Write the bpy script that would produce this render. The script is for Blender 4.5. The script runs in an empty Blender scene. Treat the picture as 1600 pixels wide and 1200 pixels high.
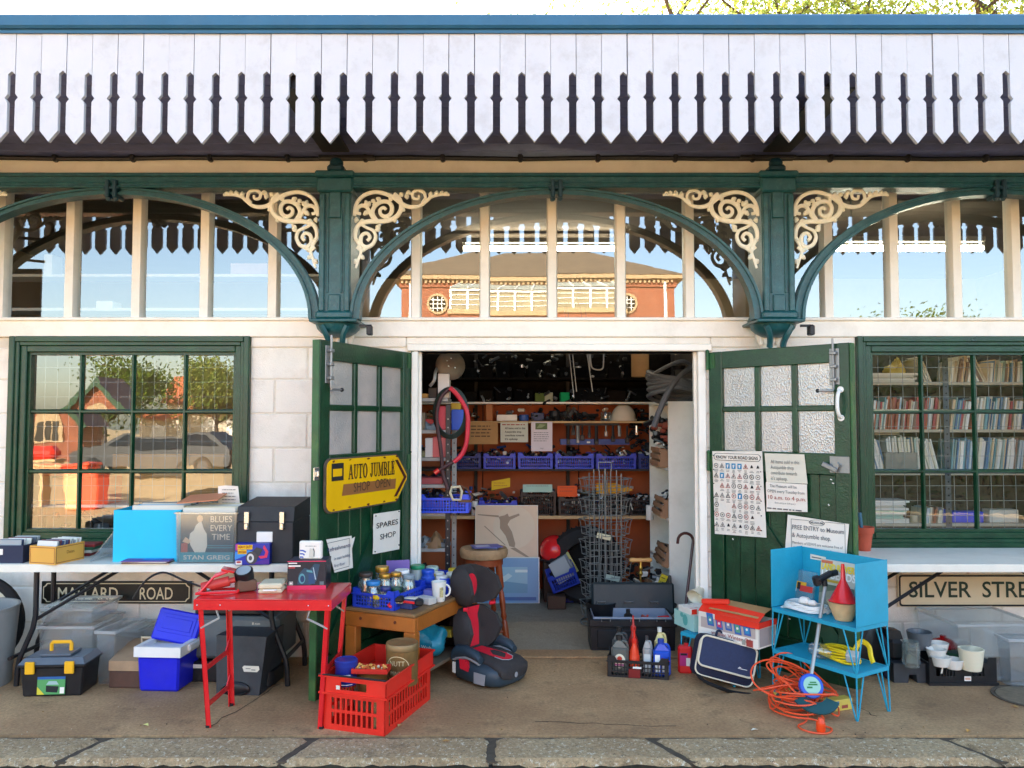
import bpy, math, random
from mathutils import Vector, Matrix
RN = random.Random(11)
sc = bpy.context.scene
COL = sc.collection
PI = math.pi
def rad(a): return a * PI / 180

# ---------------------------------------------------------------- camera
CAM = Vector((0.0, -5.45, 1.6)); FPX = 1240.0; PITCH = math.atan(57 / FPX)
cam = bpy.data.cameras.new('camera'); cam.sensor_width = 36.0; cam.lens = 36.0 * FPX / 1600
cam.clip_start = 0.05; cam.clip_end = 3000
cam_o = bpy.data.objects.new('camera', cam); COL.objects.link(cam_o)
cam_o.location = CAM; cam_o.rotation_euler = (PI / 2 + PITCH, 0, 0)
sc.camera = cam_o
# ---------------------------------------------------------------- light
SUN_EL, SUN_AZ = rad(25), rad(-14)          # the sun stands behind the shop
world = bpy.data.worlds.new('World'); sc.world = world; world.use_nodes = True
wn = world.node_tree; wn.nodes.clear()
w_out = wn.nodes.new('ShaderNodeOutputWorld'); w_bg = wn.nodes.new('ShaderNodeBackground')
w_sky = wn.nodes.new('ShaderNodeTexSky'); w_sky.sky_type = 'NISHITA'; w_sky.sun_disc = False
w_sky.sun_elevation = SUN_EL; w_sky.sun_rotation = SUN_AZ; w_sky.air_density = 1.0
w_sky.dust_density = 1.6; w_sky.ozone_density = 1.0; w_sky.altitude = 50
w_bg.inputs['Strength'].default_value = 0.12
wn.links.new(w_sky.outputs[0], w_bg.inputs['Color']); wn.links.new(w_bg.outputs[0], w_out.inputs['Surface'])
sun = bpy.data.lights.new('sun', 'SUN'); sun.energy = 5.0; sun.angle = rad(0.5); sun.color = (1.0, 0.93, 0.82)
sun_o = bpy.data.objects.new('sun', sun); COL.objects.link(sun_o)
_sd = Vector((math.sin(SUN_AZ) * math.cos(SUN_EL), math.cos(SUN_AZ) * math.cos(SUN_EL), math.sin(SUN_EL)))
sun_o.rotation_euler = _sd.to_track_quat('Z', 'Y').to_euler(); sun_o.location = (0, 20, 20)
sc.view_settings.view_transform = 'Standard'; sc.view_settings.look = 'None'
sc.view_settings.gamma = 1.0; sc.view_settings.use_curve_mapping = False
sc.view_settings.exposure = 2.92
sc.view_settings.use_white_balance = True; sc.view_settings.white_balance_temperature = 6850; sc.view_settings.white_balance_tint = 9
try:
    sc.render.engine = 'CYCLES'
    sc.cycles.use_denoising = True; sc.cycles.max_bounces = 8; sc.cycles.transparent_max_bounces = 24
    sc.cycles.caustics_reflective = False; sc.cycles.caustics_refractive = False
    sc.cycles.sample_clamp_indirect = 6.0
except Exception: pass

# ---------------------------------------------------------------- where a picture point lies in the place
_ct, _st = math.cos(PITCH), math.sin(PITCH)
def ray(px, py):
    x = (px - 800) / FPX; y = (600 - py) / FPX
    return Vector((x, _ct - y * _st, _st + y * _ct))
def W(px, py, Y):
    d = ray(px, py); return CAM + d * ((Y - CAM.y) / d.y)
def G(px, py, z=0.0):
    d = ray(px, py); return CAM + d * ((z - CAM.z) / d.z)
class Frame:
    """upright plane through o, turned phi about Z; x runs to the viewer's right"""
    def __init__(s, o, phi):
        s.o = Vector((o[0], o[1], 0)); s.phi = phi
        s.ax = Vector((math.cos(phi), math.sin(phi), 0)); s.n = Vector((math.sin(phi), -math.cos(phi), 0))
    def loc(s, px, py, off=0.0):
        d = ray(px, py); p0 = s.o + s.n * off
        t = (p0 - CAM).dot(s.n) / d.dot(s.n); p = CAM + d * t
        return ((p - s.o).dot(s.ax), p.z)
    def world(s, x, z, off=0.0):
        p = s.o + s.ax * x + s.n * off; return Vector((p.x, p.y, z))

# ---------------------------------------------------------------- materials
def lin(c):
    c = c / 255.0
    return c / 12.92 if c <= 0.04045 else ((c + 0.055) / 1.055) ** 2.4
def rgb(h, k=1.0):
    if isinstance(h, str):
        h = h.lstrip('#'); return tuple(min(0.92, lin(int(h[i:i + 2], 16)) * k) for i in (0, 2, 4))
    return tuple(h)
MATS = {}
def M(name, col='#808080', rough=0.55, var=0.10, scale=6.0, bump=0.0, bscale=90.0, metal=0.0, spec=0.45,
      dirt=None, dirtamt=0.35, dscale=3.0, coat=0.0, trans=0.0, scuff=0.16):
    if name in MATS: return MATS[name]
    c = rgb(col)
    if dirt is None and metal < 0.2: dirt, dirtamt, dscale = '#8c8272', 0.05, 7.0      # dust that lies on everything
    m = bpy.data.materials.new(name); m.use_nodes = True; nt = m.node_tree; N = nt.nodes; L = nt.links
    p = N['Principled BSDF']; p.inputs['Roughness'].default_value = rough; p.inputs['Metallic'].default_value = metal
    p.inputs['Specular IOR Level'].default_value = spec
    if coat: p.inputs['Coat Weight'].default_value = coat; p.inputs['Coat Roughness'].default_value = 0.1
    if trans: p.inputs['Transmission Weight'].default_value = trans
    tc = N.new('ShaderNodeTexCoord'); oi = N.new('ShaderNodeObjectInfo')
    mul = N.new('ShaderNodeMath'); mul.operation = 'MULTIPLY'; mul.inputs[1].default_value = 37.0
    L.new(oi.outputs['Random'], mul.inputs[0])
    def noise(s, det, rr=0.6):
        n = N.new('ShaderNodeTexNoise'); n.noise_dimensions = '4D'; n.inputs['Scale'].default_value = s
        n.inputs['Detail'].default_value = det; n.inputs['Roughness'].default_value = rr
        L.new(tc.outputs['Object'], n.inputs['Vector']); L.new(mul.outputs[0], n.inputs['W']); return n
    n1 = noise(scale, 5)
    mx = N.new('ShaderNodeMix'); mx.data_type = 'RGBA'
    mr = N.new('ShaderNodeMapRange'); mr.inputs[1].default_value = 0.32; mr.inputs[2].default_value = 0.68
    L.new(n1.outputs['Fac'], mr.inputs[0]); L.new(mr.outputs[0], mx.inputs['Factor'])
    mx.inputs['A'].default_value = (*[x * (1 - var) for x in c], 1); mx.inputs['B'].default_value = (*[min(0.95, x * (1 + var)) for x in c], 1)
    out = mx.outputs['Result']
    if dirt:
        n2 = noise(dscale, 8, 0.7); r2 = N.new('ShaderNodeMapRange')
        r2.inputs[1].default_value = 0.5; r2.inputs[2].default_value = 0.72; r2.inputs[4].default_value = dirtamt
        L.new(n2.outputs['Fac'], r2.inputs[0])
        m2 = N.new('ShaderNodeMix'); m2.data_type = 'RGBA'; L.new(r2.outputs[0], m2.inputs['Factor'])
        L.new(out, m2.inputs['A']); m2.inputs['B'].default_value = (*rgb(dirt), 1); out = m2.outputs['Result']
    if scuff:                                   # fine rubbed marks
        n4 = noise(34.0, 6, 0.8); r4 = N.new('ShaderNodeMapRange'); r4.inputs[1].default_value = 0.60; r4.inputs[2].default_value = 0.68; r4.inputs[4].default_value = scuff
        L.new(n4.outputs['Fac'], r4.inputs[0]); m4 = N.new('ShaderNodeMix'); m4.data_type = 'RGBA'; L.new(r4.outputs[0], m4.inputs['Factor'])
        L.new(out, m4.inputs['A']); m4.inputs['B'].default_value = (*[min(0.9, x * 0.75 + min(0.13, x + 0.012)) for x in c], 1); out = m4.outputs['Result']
    L.new(out, p.inputs['Base Color'])
    rm = N.new('ShaderNodeMapRange'); rm.inputs[3].default_value = max(0.03, rough - 0.08); rm.inputs[4].default_value = min(1, rough + 0.1)
    L.new(n1.outputs['Fac'], rm.inputs[0]); L.new(rm.outputs[0], p.inputs['Roughness'])
    if bump:
        n3 = noise(bscale, 4); b = N.new('ShaderNodeBump'); b.inputs['Strength'].default_value = bump; b.inputs['Distance'].default_value = 0.01
        L.new(n3.outputs['Fac'], b.inputs['Height']); L.new(b.outputs[0], p.inputs['Normal'])
    MATS[name] = m; return m
def glass_mat(name, tint=(0.9, 0.95, 0.95), refl=0.16, rough=0.0, milk=0.0, milkcol=(0.8, 0.84, 0.86), edge=0.5, wavy=0.0):
    """thin pane: lets light straight through, mirrors part of it, milk = cloudy plastic"""
    if name in MATS: return MATS[name]
    m = bpy.data.materials.new(name); m.use_nodes = True; nt = m.node_tree; N = nt.nodes; L = nt.links
    N.remove(N['Principled BSDF']); o = N['Material Output']
    t = N.new('ShaderNodeBsdfTransparent'); t.inputs[0].default_value = (*tint, 1)
    g = N.new('ShaderNodeBsdfGlossy'); g.inputs['Roughness'].default_value = rough; g.inputs[0].default_value = (0.97, 0.98, 1, 1)
    if wavy:      # old drawn glass is not flat
        tw = N.new('ShaderNodeTexCoord'); nw = N.new('ShaderNodeTexNoise'); nw.inputs['Scale'].default_value = 5.0; nw.inputs['Detail'].default_value = 2.0
        L.new(tw.outputs['Object'], nw.inputs['Vector']); bw_ = N.new('ShaderNodeBump'); bw_.inputs['Strength'].default_value = wavy; bw_.inputs['Distance'].default_value = 0.01
        L.new(nw.outputs['Fac'], bw_.inputs['Height']); L.new(bw_.outputs[0], g.inputs['Normal'])
    last = t.outputs[0]
    if milk:
        d = N.new('ShaderNodeBsdfDiffuse'); d.inputs[0].default_value = (*milkcol, 1)
        tl = N.new('ShaderNodeBsdfTranslucent'); tl.inputs[0].default_value = (*milkcol, 1)
        a = N.new('ShaderNodeMixShader'); a.inputs[0].default_value = 0.5; L.new(d.outputs[0], a.inputs[1]); L.new(tl.outputs[0], a.inputs[2])
        b = N.new('ShaderNodeMixShader'); L.new(last, b.inputs[1]); L.new(a.outputs[0], b.inputs[2])
        tc = N.new('ShaderNodeTexCoord'); n = N.new('ShaderNodeTexNoise'); n.inputs['Scale'].default_value = 14; n.inputs['Detail'].default_value = 6
        L.new(tc.outputs['Object'], n.inputs['Vector']); r = N.new('ShaderNodeMapRange')
        r.inputs[3].default_value = milk * 0.92; r.inputs[4].default_value = min(1, milk * 1.08); L.new(n.outputs['Fac'], r.inputs[0]); L.new(r.outputs[0], b.inputs[0])
        last = b.outputs[0]
    f = N.new('ShaderNodeLayerWeight'); f.inputs[0].default_value = 0.3
    r = N.new('ShaderNodeMapRange'); r.inputs[3].default_value = refl; r.inputs[4].default_value = max(refl, edge)
    L.new(f.outputs['Fresnel'], r.inputs[0])
    x = N.new('ShaderNodeMixShader'); L.new(r.outputs[0], x.inputs[0]); L.new(last, x.inputs[1]); L.new(g.outputs[0], x.inputs[2])
    L.new(x.outputs[0], o.inputs['Surface']); MATS[name] = m; return m

# ---------------------------------------------------------------- mesh building
def rotz(a): return Matrix.Rotation(a, 4, 'Z')
class B:
    def __init__(s): s.v = []; s.f = []; s.mi = []; s.k = 0; s.T = None
    def use(s, k): s.k = k; return s
    def at(s, T=None): s.T = T; return s
    def add(s, vs, fs):
        o = len(s.v); T = s.T
        s.v += [tuple(T @ Vector(p)) if T else tuple(p) for p in vs]
        s.f += [[i + o for i in f] for f in fs]; s.mi += [s.k] * len(fs); return s
    def quad(s, *p): return s.add(p, [list(range(len(p)))])
    def poly(s, p): return s.add(p, [list(range(len(p)))])
    def box(s, c, d, bev=0.0, rz=0.0, taper=1.0, rx=0.0, ry=0.0):
        """box centred at c, sizes d; taper scales the bottom in x and y"""
        hx, hy, hz = d[0] / 2, d[1] / 2, d[2] / 2; b = min(bev, hx * .9, hy * .9, hz * .9)
        Rm = Matrix.Translation(c) @ Matrix.Rotation(rz, 4, 'Z') @ Matrix.Rotation(ry, 4, 'Y') @ Matrix.Rotation(rx, 4, 'X')
        vs = []; fs = []
        if b <= 0:
            for z in (-1, 1):
                for y in (-1, 1):
                    for x in (-1, 1):
                        k = taper if z < 0 else 1; vs.append(Rm @ Vector((x * hx * k, y * hy * k, z * hz)))
            fs = [(0, 1, 3, 2), (4, 5, 7, 6), (0, 1, 5, 4), (2, 3, 7, 6), (0, 2, 6, 4), (1, 3, 7, 5)]
        else:
            idx = {}
            for z in (-1, 1):
                for y in (-1, 1):
                    for x in (-1, 1):
                        k = taper if z < 0 else 1
                        for a in range(3):
                            q = [x * (hx - b), y * (hy - b), z * (hz - b)]; q[a] = (x * hx, y * hy, z * hz)[a]
                            idx[(x, y, z, a)] = len(vs); vs.append(Rm @ Vector((q[0] * k, q[1] * k, q[2])))
            S = (-1, 1)
            for a in range(3):
                for g in S:
                    def key(u, w):
                        t = [0, 0, 0]; t[a] = g; t[(a + 1) % 3] = u; t[(a + 2) % 3] = w; return idx[(*t, a)]
                    fs.append((key(-1, -1), key(1, -1), key(1, 1), key(-1, 1)))
            for a in range(3):
                a1, a2 = (a + 1) % 3, (a + 2) % 3
                for u in S:
                    for w in S:
                        def kk(g, ax):
                            t = [0, 0, 0]; t[a] = g; t[a1] = u; t[a2] = w; return idx[(*t, ax)]
                        fs.append((kk(-1, a1), kk(1, a1), kk(1, a2), kk(-1, a2)))
            for x in S:
                for y in S:
                    for z in S: fs.append((idx[(x, y, z, 0)], idx[(x, y, z, 1)], idx[(x, y, z, 2)]))
        return s.add(vs, fs)
    def bx(s, x0, x1, y0, y1, z0, z1, bev=0.0):
        return s.box(((x0 + x1) / 2, (y0 + y1) / 2, (z0 + z1) / 2), (abs(x1 - x0), abs(y1 - y0), abs(z1 - z0)), bev)
    def prism(s, pts, y0, y1, axis='y'):
        """outline (a,b) pushed along an axis: y -> (a,y,b), z -> (a,b,z), x -> (x,a,b)"""
        def pt(p, t): return (p[0], t, p[1]) if axis == 'y' else ((p[0], p[1], t) if axis == 'z' else (t, p[0], p[1]))
        n = len(pts); vs = [pt(p, y0) for p in pts] + [pt(p, y1) for p in pts]
        fs = [list(range(n)), list(range(2 * n - 1, n - 1, -1))] + [[i, (i + 1) % n, n + (i + 1) % n, n + i] for i in range(n)]
        return s.add(vs, fs)
    def cyl(s, p0, p1, r0, r1=None, n=12, cap=True):
        r1 = r0 if r1 is None else r1; p0 = Vector(p0); p1 = Vector(p1); d = (p1 - p0).normalized()
        u = d.orthogonal().normalized(); w = d.cross(u); vs = []
        for p, r in ((p0, r0), (p1, r1)):
            for i in range(n):
                a = 2 * PI * i / n; vs.append(p + (u * math.cos(a) + w * math.sin(a)) * r)
        fs = [[i, (i + 1) % n, n + (i + 1) % n, n + i] for i in range(n)]
        if cap: fs += [list(range(n)), list(range(n, 2 * n))]
        return s.add(vs, fs)
    def tube(s, pts, r, n=8, closed=False, flat=1.0, up=None):
        """swept round bar; r may be a list; flat squashes it along `up`"""
        P = [Vector(p) for p in pts]; m = len(P); rr = r if isinstance(r, (list, tuple)) else [r] * m
        vs = []; u = None
        for i in range(m):
            t = (P[(i + 1) % m] - P[i - 1]) if (closed or 0 < i < m - 1) else (P[1] - P[0] if i == 0 else P[-1] - P[-2])
            t = t.normalized() if t.length > 1e-9 else Vector((0, 0, 1))
            if up is not None: w = Vector(up); u = t.cross(w).normalized(); w = w.normalized()
            else:
                u = t.orthogonal().normalized() if u is None else (u - t * u.dot(t)).normalized(); w = t.cross(u)
            for k in range(n):
                a = 2 * PI * k / n; vs.append(P[i] + (u * math.cos(a) + w * math.sin(a) * flat) * rr[i])
        fs = []
        for i in range(m if closed else m - 1):
            j = (i + 1) % m
            fs += [[i * n + k, i * n + (k + 1) % n, j * n + (k + 1) % n, j * n + k] for k in range(n)]
        if not closed: fs += [list(range(n)), list(range((m - 1) * n, m * n))]
        return s.add(vs, fs)
    def lathe(s, prof, c=(0, 0, 0), n=20, T=None):
        """profile [(r,z)...] turned about Z at c"""
        vs = []; fs = []; c = Vector(c)
        for r, z in prof:
            for k in range(n):
                a = 2 * PI * k / n; p = Vector((r * math.cos(a), r * math.sin(a), z)); vs.append((T @ p if T else p) + c)
        for i in range(len(prof) - 1):
            fs += [[i * n + k, i * n + (k + 1) % n, (i + 1) * n + (k + 1) % n, (i + 1) * n + k] for k in range(n)]
        if prof[0][0] > 1e-5: fs.append(list(range(n)))
        if prof[-1][0] > 1e-5: fs.append(list(range((len(prof) - 1) * n, len(prof) * n)))
        return s.add(vs, fs)
    def ball(s, c, r, n=12, m=8, lo=-1.0):
        rx, ry, rz = r if isinstance(r, (tuple, list)) else (r, r, r)
        vs = []; fs = []; a0 = math.asin(lo)
        for i in range(m + 1):
            t = a0 + (PI / 2 - a0) * i / m
            for k in range(n):
                a = 2 * PI * k / n; vs.append((c[0] + rx * math.cos(t) * math.cos(a), c[1] + ry * math.cos(t) * math.sin(a), c[2] + rz * math.sin(t)))
        for i in range(m): fs += [[i * n + k, i * n + (k + 1) % n, (i + 1) * n + (k + 1) % n, (i + 1) * n + k] for k in range(n)]
        return s.add(vs, fs)
    def tray(s, x0, x1, y0, y1, z0, z1, t=0.006, flare=0.0):
        """open box with wall thickness t; flare widens the top"""
        f = flare
        o0 = [(x0, y0, z0), (x1, y0, z0), (x1, y1, z0), (x0, y1, z0)]
        o1 = [(x0 - f, y0 - f, z1), (x1 + f, y0 - f, z1), (x1 + f, y1 + f, z1), (x0 - f, y1 + f, z1)]
        i1 = [(x0 - f + t, y0 - f + t, z1), (x1 + f - t, y0 - f + t, z1), (x1 + f - t, y1 + f - t, z1), (x0 - f + t, y1 + f - t, z1)]
        i0 = [(x0 + t, y0 + t, z0 + t), (x1 - t, y0 + t, z0 + t), (x1 - t, y1 - t, z0 + t), (x0 + t, y1 - t, z0 + t)]
        fs = [[0, 1, 2, 3], [12, 13, 14, 15]]
        for a, b in ((0, 4), (4, 8), (8, 12)):
            fs += [[a + i, a + (i + 1) % 4, b + (i + 1) % 4, b + i] for i in range(4)]
        return s.add(o0 + o1 + i1 + i0, fs)
    def mesh(s, name, mats, smooth=True, ang=35):
        me = bpy.data.meshes.new(name); me.from_pydata(s.v, [], s.f)
        for m in (mats if isinstance(mats, (list, tuple)) else [mats]): me.materials.append(m)
        me.polygons.foreach_set('material_index', s.mi)
        import bmesh
        if len(s.f) < 60000:
            bm = bmesh.new(); bm.from_mesh(me); bmesh.ops.recalc_face_normals(bm, faces=bm.faces); bm.to_mesh(me); bm.free()
        if smooth:
            me.shade_smooth(); me.set_sharp_from_angle(angle=rad(ang))
        me.update(); return me
    def obj(s, name, mats, parent=None, loc=(0, 0, 0), rz=0.0, smooth=True, ang=35, kind=None, rot=None):
        return place(name, s.mesh(name, mats, smooth, ang), parent, loc, rz, kind, rot)
def place(name, me, parent=None, loc=(0, 0, 0), rz=0.0, kind=None, rot=None):
    o = bpy.data.objects.new(name, me); COL.objects.link(o); o.location = loc
    o.rotation_euler = rot if rot else (0, 0, rz)
    if parent is not None: o.parent = parent
    if kind: o['kind'] = kind
    return o
def tag(o, label, cat, group=None):
    o['label'] = label; o['category'] = cat
    if group: o['group'] = group
    return o
def thing(name, label, cat, loc=(0, 0, 0), rz=0.0, group=None, rot=None):
    o = bpy.data.objects.new(name, None); COL.objects.link(o); o.location = loc
    o.rotation_euler = rot if rot else (0, 0, rz); o.empty_display_size = 0.1
    return tag(o, label, cat, group)
_kids = None
def kids(o): return [c for c in COL.objects if c.parent == o]
def dup(o, loc, rz=0.0, label=None, scale=None):
    c = o.copy(); COL.objects.link(c); c.location = loc; c.rotation_euler = (0, 0, rz)
    if label: c['label'] = label
    if scale: c.scale = scale
    for ch in kids(o):
        d = ch.copy(); COL.objects.link(d); d.parent = c
        for g in kids(ch):
            e = g.copy(); COL.objects.link(e); e.parent = d
    return c
_tx = {}
def text(s, mat, parent, x, z, y=-0.001, size=0.1, width=None, align='CENTER', bold=0.0, name='lettering', T=None, shear=0.0, mix=True):
    """flat lettering on an upright face that looks along -y; x,z = anchor on the base line (local)"""
    key = (s, bold, align, shear)
    if key not in _tx:
        cu = bpy.data.curves.new('t', 'FONT'); cu.body = s; cu.size = 1.0; cu.align_x = align; cu.offset = bold; cu.shear = shear
        cu.resolution_u = 3
        ob = bpy.data.objects.new('t', cu); me = bpy.data.meshes.new_from_object(ob)
        _tx[key] = [tuple(v.co) for v in me.vertices], [list(p.vertices) for p in me.polygons]
        bpy.data.objects.remove(ob); bpy.data.curves.remove(cu); bpy.data.meshes.remove(me)
    vs, fs = _tx[key]
    if not vs: return None
    w = max(v[0] for v in vs) - min(v[0] for v in vs); kx = (width / w) if width else size
    b = B(); V = [(x + v[0] * kx, y, z + v[1] * size) for v in vs]
    if T: V = [tuple(T @ Vector(p)) for p in V]
    b.add(V, fs)
    me = bpy.data.meshes.new(name); me.from_pydata(b.v, [], b.f); me.materials.append(mat)
    return place(name, me, parent)
def bars(rows, mat, parent, x0, x1, z0, dz, h, y=-0.001, name='print', T=None, seed=0):
    """rows of small print: word-long strips"""
    r = random.Random(seed); b = B()
    for i in range(rows):
        x = x0; z = z0 - i * dz; end = x1 - r.random() * (x1 - x0) * 0.25
        while x < end:
            w = min((0.4 + r.random()) * 4 * h, end - x)
            q = [(x, y, z), (x + w, y, z), (x + w, y, z + h), (x, y, z + h)]
            if T: q = [tuple(T @ Vector(p)) for p in q]
            b.quad(*q); x += w + h * 0.9
    return b.obj(name, mat, parent, smooth=False, kind='stuff')
def arc(cx, cz, r, a0, a1, n=12, rz=None):
    rz = r if rz is None else rz
    return [(cx + r * math.cos(a0 + (a1 - a0) * i / n), cz + rz * math.sin(a0 + (a1 - a0) * i / n)) for i in range(n + 1)]
def rrect(x0, x1, z0, z1, r, n=5):
    return arc(x1 - r, z0 + r, r, -PI / 2, 0, n) + arc(x1 - r, z1 - r, r, 0, PI / 2, n) + arc(x0 + r, z1 - r, r, PI / 2, PI, n) + arc(x0 + r, z0 + r, r, PI, 1.5 * PI, n)
def spline(P, k=6):
    """smooth curve through the points"""
    P = [Vector(p) for p in P]; out = []
    for i in range(len(P) - 1):
        a = P[max(0, i - 1)]; b = P[i]; c = P[i + 1]; d = P[min(len(P) - 1, i + 2)]
        for j in range(k):
            t = j / k
            out.append(0.5 * ((2 * b) + (c - a) * t + (2 * a - 5 * b + 4 * c - d) * t * t + (3 * b - a - 3 * c + d) * t ** 3))
    out.append(P[-1]); return out
# ================================================================ palette
cream = M('cream paint', '#f3eee4', 0.5, 0.05, 3, 0.12, 60, dirt='#a89a80', dirtamt=0.22, dscale=5)
white = M('white board paint', '#bdbfc7', 0.5, 0.03, 3, 0.15, 50, dirt='#8e8b8a', dirtamt=0.36, dscale=9)
wallw = M('white masonry paint', '#efe8dd', 0.75, 0.05, 5, 0.4, 120, dirt='#b0a28c', dirtamt=0.5, dscale=2.2)
teal = M('blue green gloss paint', '#124f55', 0.32, 0.25, 14, 0.3, 160, dirt='#5f8486', dirtamt=0.34, dscale=26, spec=0.5)
teald = M('dark blue green paint', '#0f3a48', 0.4, 0.2, 10, 0.2, 120)
capm = M('blue capping paint', '#23597a', 0.45, 0.12, 4, 0.15, 80)
green = M('green gloss paint', '#083a22', 0.30, 0.26, 9, 0.25, 70, dirt='#2c5a38', dirtamt=0.34, dscale=9, spec=0.5)
greenw = M('weathered green paint', '#1c5229', 0.42, 0.30, 7, 0.3, 60, dirt='#6a7a3a', dirtamt=0.4, dscale=5)
soffm = M('varnished soffit wood', '#737cae', 0.6, 0.2, 8, 0.2, 60)
iron = M('black iron', '#15161c', 0.45, 0.2, 20, 0.1)
scrollm = M('cream iron casting', '#fbf3e2', 0.5, 0.06, 30, 0.2, 150, dirt='#b8a684', dirtamt=0.3, dscale=30)
mortar = M('joint', '#dcd3c4', 0.9, 0.1, 20)
hard = M('brown hardboard', '#b2582a', 0.6, 0.14, 3, 0.0)
darkroom = M('dark boarding', '#3a3431', 0.8, 0.2, 4)
plaster = M('interior plaster', '#b9a88f', 0.85, 0.08, 3)
silver = M('bright metal', '#d5d6d6', 0.25, 0.05, 10, metal=1.0)
steel = M('grey steel', '#8f9090', 0.42, 0.12, 20, metal=0.6)
galv = M('grey painted metal shelf', '#a3a09b', 0.5, 0.1, 12)
tyre = M('black rubber', '#17171a', 0.75, 0.2, 30, 0.2, 200)
black = M('black plastic', '#15161a', 0.42, 0.2, 20, 0.1, 200)
blackm = M('matt black vinyl', '#26282c', 0.6, 0.15, 40, 0.25, 260)
chip = M('dark grey plastic', '#33373c', 0.5, 0.15, 20, 0.15, 200)
paper = M('white paper', '#ece4d8', 0.8, 0.04, 5)
paperg = M('aged paper', '#ddd7c6', 0.8, 0.06, 5)
ink = M('black ink', '#1a1a1e', 0.7, 0.05)
inkg = M('grey ink', '#6a6a6c', 0.8, 0.1)
inkr = M('red ink', '#a8443c', 0.7, 0.05)
inkb = M('blue ink', '#1c86b8', 0.7, 0.05)
card = M('brown cardboard', '#b98d5c', 0.85, 0.1, 10)
red = M('red plastic', '#e42a20', 0.4, 0.08, 8, 0.05)
redp = M('red enamel', '#e0262a', 0.22, 0.07, 6, 0.06, 40, coat=0.3)
blue = M('blue plastic', '#1a3fc0', 0.4, 0.12, 10)
blued = M('royal blue plastic', '#1620c8', 0.38, 0.08, 8)
rackm = M('turquoise painted metal', '#149cba', 0.45, 0.08, 9, 0.1)
cyan = M('cyan card', '#08bce2', 0.6, 0.03, 5)
yellow = M('yellow plastic', '#f2b21c', 0.45, 0.06, 8)
signy = M('yellow sign enamel', '#f8bd08', 0.3, 0.05, 5, dirt='#c98a10', dirtamt=0.2)
orange = M('orange cable plastic', '#f0562a', 0.4, 0.06, 8)
wood = M('orange varnished wood', '#a85f22', 0.4, 0.2, 5, 0.15, 40)
woodr = M('red brown turned wood', '#8a3c1a', 0.35, 0.2, 10, 0.1, 60)
woodp = M('pale worn wood', '#a07d58', 0.75, 0.22, 14, 0.4, 60, dirt='#6e5038', dirtamt=0.5, dscale=12)
pine = M('pale timber', '#c8a679', 0.7, 0.12, 10)
whitep = M('white plastic', '#e8e6e0', 0.4, 0.05, 8)
tabw = M('white table plastic', '#e6dfd0', 0.6, 0.05, 6, 0.08, 90, dirt='#b6a78d', dirtamt=0.25, dscale=5)
beige = M('beige plastic', '#d6c8a8', 0.5, 0.06, 8)
brass = M('brass lid', '#b98d3e', 0.35, 0.1, 10, metal=0.8)
glassc = glass_mat('clear pane', (0.92, 0.95, 0.94), 0.13, edge=0.5, wavy=0.03)
glassr = glass_mat('clear right pane', (0.94, 0.96, 0.95), 0.08, edge=0.5, wavy=0.03)
glasst = glass_mat('clear transom pane', (0.88, 0.92, 0.93), 0.17, edge=0.5, wavy=0.007)
jarm = glass_mat('jar glass', (0.86, 0.92, 0.90), 0.10, 0.03, milk=0.12)
milky = glass_mat('cloudy clear plastic', (0.97, 0.98, 0.98), 0.08, 0.12, milk=0.13, milkcol=(0.97, 0.98, 0.96)); milkrim = glass_mat('cloudy plastic rim', (0.97, 0.98, 0.98), 0.12, 0.15, milk=0.5, milkcol=(0.95, 0.96, 0.94))
milky2 = glass_mat('clear blue grey plastic', (0.96, 0.98, 0.99), 0.10, 0.10, milk=0.08, milkcol=(0.88, 0.91, 0.93))

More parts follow.
